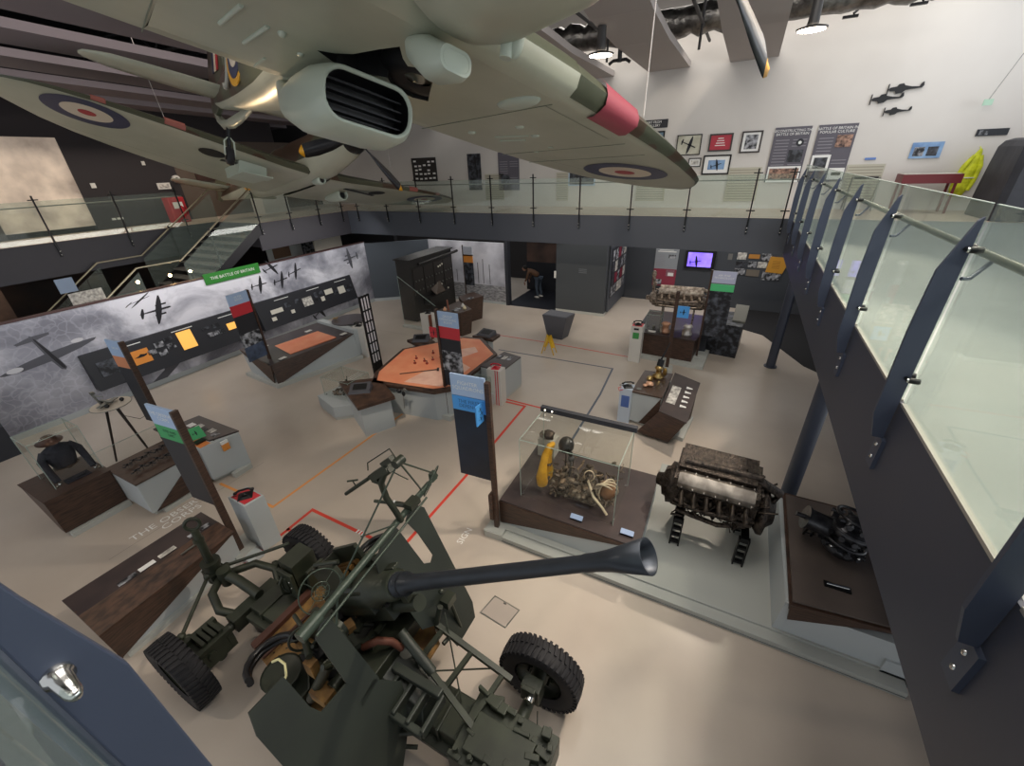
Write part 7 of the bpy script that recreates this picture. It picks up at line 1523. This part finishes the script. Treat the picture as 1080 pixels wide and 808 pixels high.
b = MB(sky_l); b.hexa([(-1.15, -1.75, -.16), (-.42, -1.78, -.2), (-.42, -1.12, -.2), (-1.15, -1.15, -.16), (-1.3, -1.72, .1), (-.3, -1.75, .1), (-.3, -1.15, .06), (-1.3, -1.15, .06)]); o = part('radiator', b, S_, 'boxy pale radiator under the near wing', local=True)
b = MB(black); b.ext([(-.418, -1.74, -.18), (-.418, -1.16, -.18), (-.34, -1.16, .03), (-.34, -1.74, .06)], (.004, 0, 0)); b.use(sky_l); b.box(-.42, -.395, -1.46, -1.44, -.19, .04); b.hexa([(-.45, -1.8, -.22), (-.1, -1.8, -.22), (-.1, -1.1, -.22), (-.45, -1.1, -.22), (-.45, -1.8, -.2), (-.1, -1.8, -.2), (-.1, -1.1, -.2), (-.45, -1.1, -.2)]); part('intake', b, o, local=True)
b = MB(sky_l); b.lathe((-1.9, 1.3, .02), (1, 0, -.03), [(.02, 0), (.1, .2), (.16, .6), (.17, 1.0), (.15, 1.05), (.12, 1.04), (.12, .9)], 20); b.use(black); b.cyl((-1.0, 1.3, -.01), (-.98, 1.3, -.01), .13, n=20); part('oil_cooler', b, S_, local=True)
b = MB(sky_l); b.lathe((-.25, 0, -.05), (1, 0, -.05), [(.02, 0), (.09, .15), (.11, .4), (.1, .52), (.075, .51), (.07, .4)], 16); b.use(black); b.cyl((.2, 0, -.07), (.22, 0, -.07), .07, n=14); part('carburettor_intake', b, S_, local=True)
b = MB(mat('spinner_dark', '#17181b')); b.lathe((1.75, 0, .55), (1, 0, 0), [(.3, 0), (.3, .1), (.25, .28), (.15, .45), (.05, .55), (0, .57)], 24); part('spinner', b, S_, local=True)
for k in range(3): part('propeller_blade', blade(V((1.9, 0, .56)), 2.176 + 2.0944*k, 1.6, mat('blade_black', '#2a2c31')), S_, 'dark blade with yellow tip', local=True)
# suspension wires
def wire(a, b_, lab):
    b = MB(mat('wire_white', '#cfcac6', .5)); b.cyl(a, b_, .006, n=5); b.cyl(V(b_) + V((0, 0, -.02)), V(b_) + V((0, 0, .02)), .03, n=8); single('suspension_wire', b, lab, 'cable', at=a)
wa = MH @ V((.0, 2.75, .3)); wire(wa, (wa.x + .05, wa.y, 9.5), 'thin pale wire holding up the near fighter wing beside the red patch')
wb = MH @ V((-5.2, -.1, .75)); wire(wb, (wb.x, wb.y + .3, 9.5), 'thin wire holding the tail of the near fighter')
wc = MS @ V((-.6, -3.0, .5)); wire(wc, (wc.x - .3, wc.y, 8.9), 'thin wire holding the near wing of the second fighter')
wd = MS @ V((-.6, 3.0, .5)); wire(wd, (wd.x, wd.y, 8.9), 'thin wire holding the far wing of the second fighter')
# ------------------------------------------------------------------ person in the dark doorway
def skin_body(name, parent, joints, edges, radii, m):
    me = bpy.data.meshes.new(name); me.from_pydata([tuple(j) for j in joints], edges, []); o = bpy.data.objects.new(name, me); COL.objects.link(o)
    me.materials.append(m); o.modifiers.new('skin', 'SKIN'); 
    for i, r in enumerate(radii): me.skin_vertices[0].data[i].radius = r if isinstance(r, tuple) else (r, r)
    me.skin_vertices[0].data[0].use_root = True
    s = o.modifiers.new('sub', 'SUBSURF'); s.levels = 2; s.render_levels = 2
    for p in me.polygons: p.use_smooth = True
    o.parent = parent; o.matrix_parent_inverse = WM[parent.name].inverted(); WM[o.name] = WM[parent.name]
    return o
t = thing('person', 'person in a brown top and grey-blue trousers bending forward in the dark doorway', 'person', (-7.15, 16.2, 0))
X, Y = -7.15, 16.2
cl = mat('brown_top', '#5a3f2c', .8); tr_ = mat('grey_blue_trousers', '#3b4654', .8); sk = mat('skin_tone', '#9a7460', .6)
J = [(X, Y, .9), (X - .1, Y - .02, 1.02), (X - .3, Y - .05, 1.14), (X - .42, Y - .07, 1.17), (X - .5, Y - .1, 1.2)]
skin_body('jacket', t, J + [(X - .36, Y - .25, 1.1), (X - .4, Y - .3, .88), (X - .48, Y - .33, .72), (X - .36, Y + .12, 1.1), (X - .42, Y + .15, .88), (X - .5, Y + .12, .74)], [(0, 1), (1, 2), (2, 3), (3, 4), (2, 5), (5, 6), (6, 7), (2, 8), (8, 9), (9, 10)], [(.15, .12), (.15, .12), (.17, .12), (.1, .08), .05, .065, .05, .04, .065, .05, .04], cl)
b = MB(sk); b.ball((X - .6, Y - .1, 1.22), (.1, .08, .11), 14, 10); b.ball((X - .7, Y - .1, 1.2), (.02, .015, .025), 6, 5)
for yy, zz in ((-.33, .66), (.12, .68)):
    b.ball((X - .5, Y + yy, zz), (.035, .02, .045), 8, 6)
    for k in range(4): b.tube([(X - .51 + .012*k, Y + yy, zz - .03), (X - .52 + .012*k, Y + yy + .005, zz - .075), (X - .51 + .012*k, Y + yy + .015, zz - .1)], .006, 5)
    b.tube([(X - .47, Y + yy, zz), (X - .45, Y + yy - .01, zz - .05)], .007, 5)
part('head', b, t)
b = MB(mat('dark_hair', '#1c1613', .8)); b.ball((X - .58, Y - .1, 1.26), (.1, .09, .1), 12, 8); part('hair', b, t)
skin_body('trousers', t, [(X, Y, .88), (X - .02, Y - .1, .8), (X - .05, Y - .11, .45), (X + .03, Y - .12, .09), (X + .02, Y + .1, .8), (X + .02, Y + .11, .45), (X + .1, Y + .1, .09)], [(0, 1), (1, 2), (2, 3), (0, 4), (4, 5), (5, 6)], [(.14, .12), .1, .07, .05, .1, .07, .05], tr_)
b = MB(offw); b.ball((X - .03, Y - .13, .045), (.12, .045, .045), 10, 8); b.ball((X + .05, Y + .1, .045), (.12, .045, .045), 10, 8); part('shoe', b, t)

# ------------------------------------------------------------------ camera
cam = bpy.data.cameras.new('camera'); co = bpy.data.objects.new('camera', cam); COL.objects.link(co)
cm = Matrix(((0.890602, -0.185647, 0.415167), (0.453496, 0.431184, -0.780014), (-0.034207, 0.882958, 0.468203))).to_4x4(); cm.translation = V((0, 0, 5.2)); co.matrix_world = cm
cam.sensor_fit = 'HORIZONTAL'; cam.sensor_width = 36; cam.lens = 438.0/1080*36; cam.clip_start = .02; cam.clip_end = 200
SC.camera = co

# ------------------------------------------------------------------ light
w = bpy.data.worlds.new('world'); SC.world = w; w.use_nodes = True
w.node_tree.nodes['Background'].inputs[0].default_value = (.92, .96, 1, 1); w.node_tree.nodes['Background'].inputs[1].default_value = .5
def area(name, loc, rot, sx, sy, power, col=(1, .95, .88)):
    l = bpy.data.lights.new(name, 'AREA'); l.shape = 'RECTANGLE'; l.size = sx; l.size_y = sy; l.energy = power; l.color = col
    o = bpy.data.objects.new(name, l); COL.objects.link(o); o.location = loc; o.rotation_euler = rot; return o
def spot(name, loc, tgt, power, ang=60, blend=.6, col=(1, .86, .7), r=.08):
    l = bpy.data.lights.new(name, 'SPOT'); l.energy = power; l.spot_size = math.radians(ang); l.spot_blend = blend; l.color = col; l.shadow_soft_size = r
    o = bpy.data.objects.new(name, l); COL.objects.link(o); o.location = loc
    o.rotation_euler = (V(tgt) - V(loc)).to_track_quat('-Z', 'Y').to_euler(); return o
area('ceiling_light_near', (0, 3.5, 9.6), (0, 0, 0), 7, 6, 750)
area('ceiling_light_left', (-9, 5, 9.4), (0, 0, 0), 8, 6, 170, (1, .9, .8))
area('gallery_window_right', (8.8, 6, 6.2), (0, math.radians(90), 0), 4, 12, 260, (.9, .95, 1))
area('gallery_light_far', (-3, 14.2, 8.5), (0, 0, 0), 14, 1.2, 120)
area('gallery_light_right', (4, 13, 8.5), (0, 0, 0), 5, 3, 80, (.95, .97, 1))
spot('spot_gun', (2.2, 6.3, 8.2), (-2, 1.2, 0), 900, 60, r=.15)
spot('spot_gun_low', (-6.5, -1.5, 7.5), (-2.5, 1.5, .5), 350, 60, r=.15)
spot('spot_plinth', (1.5, 10.5, 8.2), (.4, 5, .5), 900, 50, r=.12)
area('mural_added_fill', (-12.3, 7.2, 3.5), (0, math.radians(38), 0), .3, 10, 65, (1, .96, .92))  # fill added to brighten the mural, no fitting hangs there
spot('spot_case', (-5, 1, 8.8), (-1, 5, 0), 500, 60)
spot('spot_engine', (3.5, 1, 8), (.5, 5, .8), 350, 50)
spot('spot_floor', (-4, 1.5, 9), (-4, 10, 0), 900, 70)
spot('spot_wall', (-.5, 12.5, 8.3), (-1.2, 15.2, 6.4), 60, 80)
spot('spot_left', (-7.5, -.5, 6.8), (-7.6, 1.2, 0), 90, 50, col=(1, .75, .5))
spot('spot_plane', (-14.25, 6.2, 2.9), (-5.6, 4.3, 5.9), 650, 12, col=(1, .7, .38), r=.03)
for y in (11.5,): area('underside_light', (-5, 14, 3.3), (0, 0, 0), 14, .5, 60)
area('left_gallery_light', (-16.5, 7, 6.1), (0, 0, 0), 2, 8, 60, (1, .85, .7))
area('recess_light', (-.5, 15.8, 3.3), (0, 0, 0), 5, .6, 40)
SC.view_settings.view_transform = 'Standard'; SC.view_settings.look = 'None'; SC.view_settings.gamma = 1; SC.view_settings.use_curve_mapping = False
SC.view_settings.exposure = 0.55
SC.cycles.max_bounces = 8; SC.cycles.transparent_max_bounces = 24; SC.cycles.use_denoising = True
try: SC.cycles.denoiser = 'OPENIMAGEDENOISE'
except Exception: pass
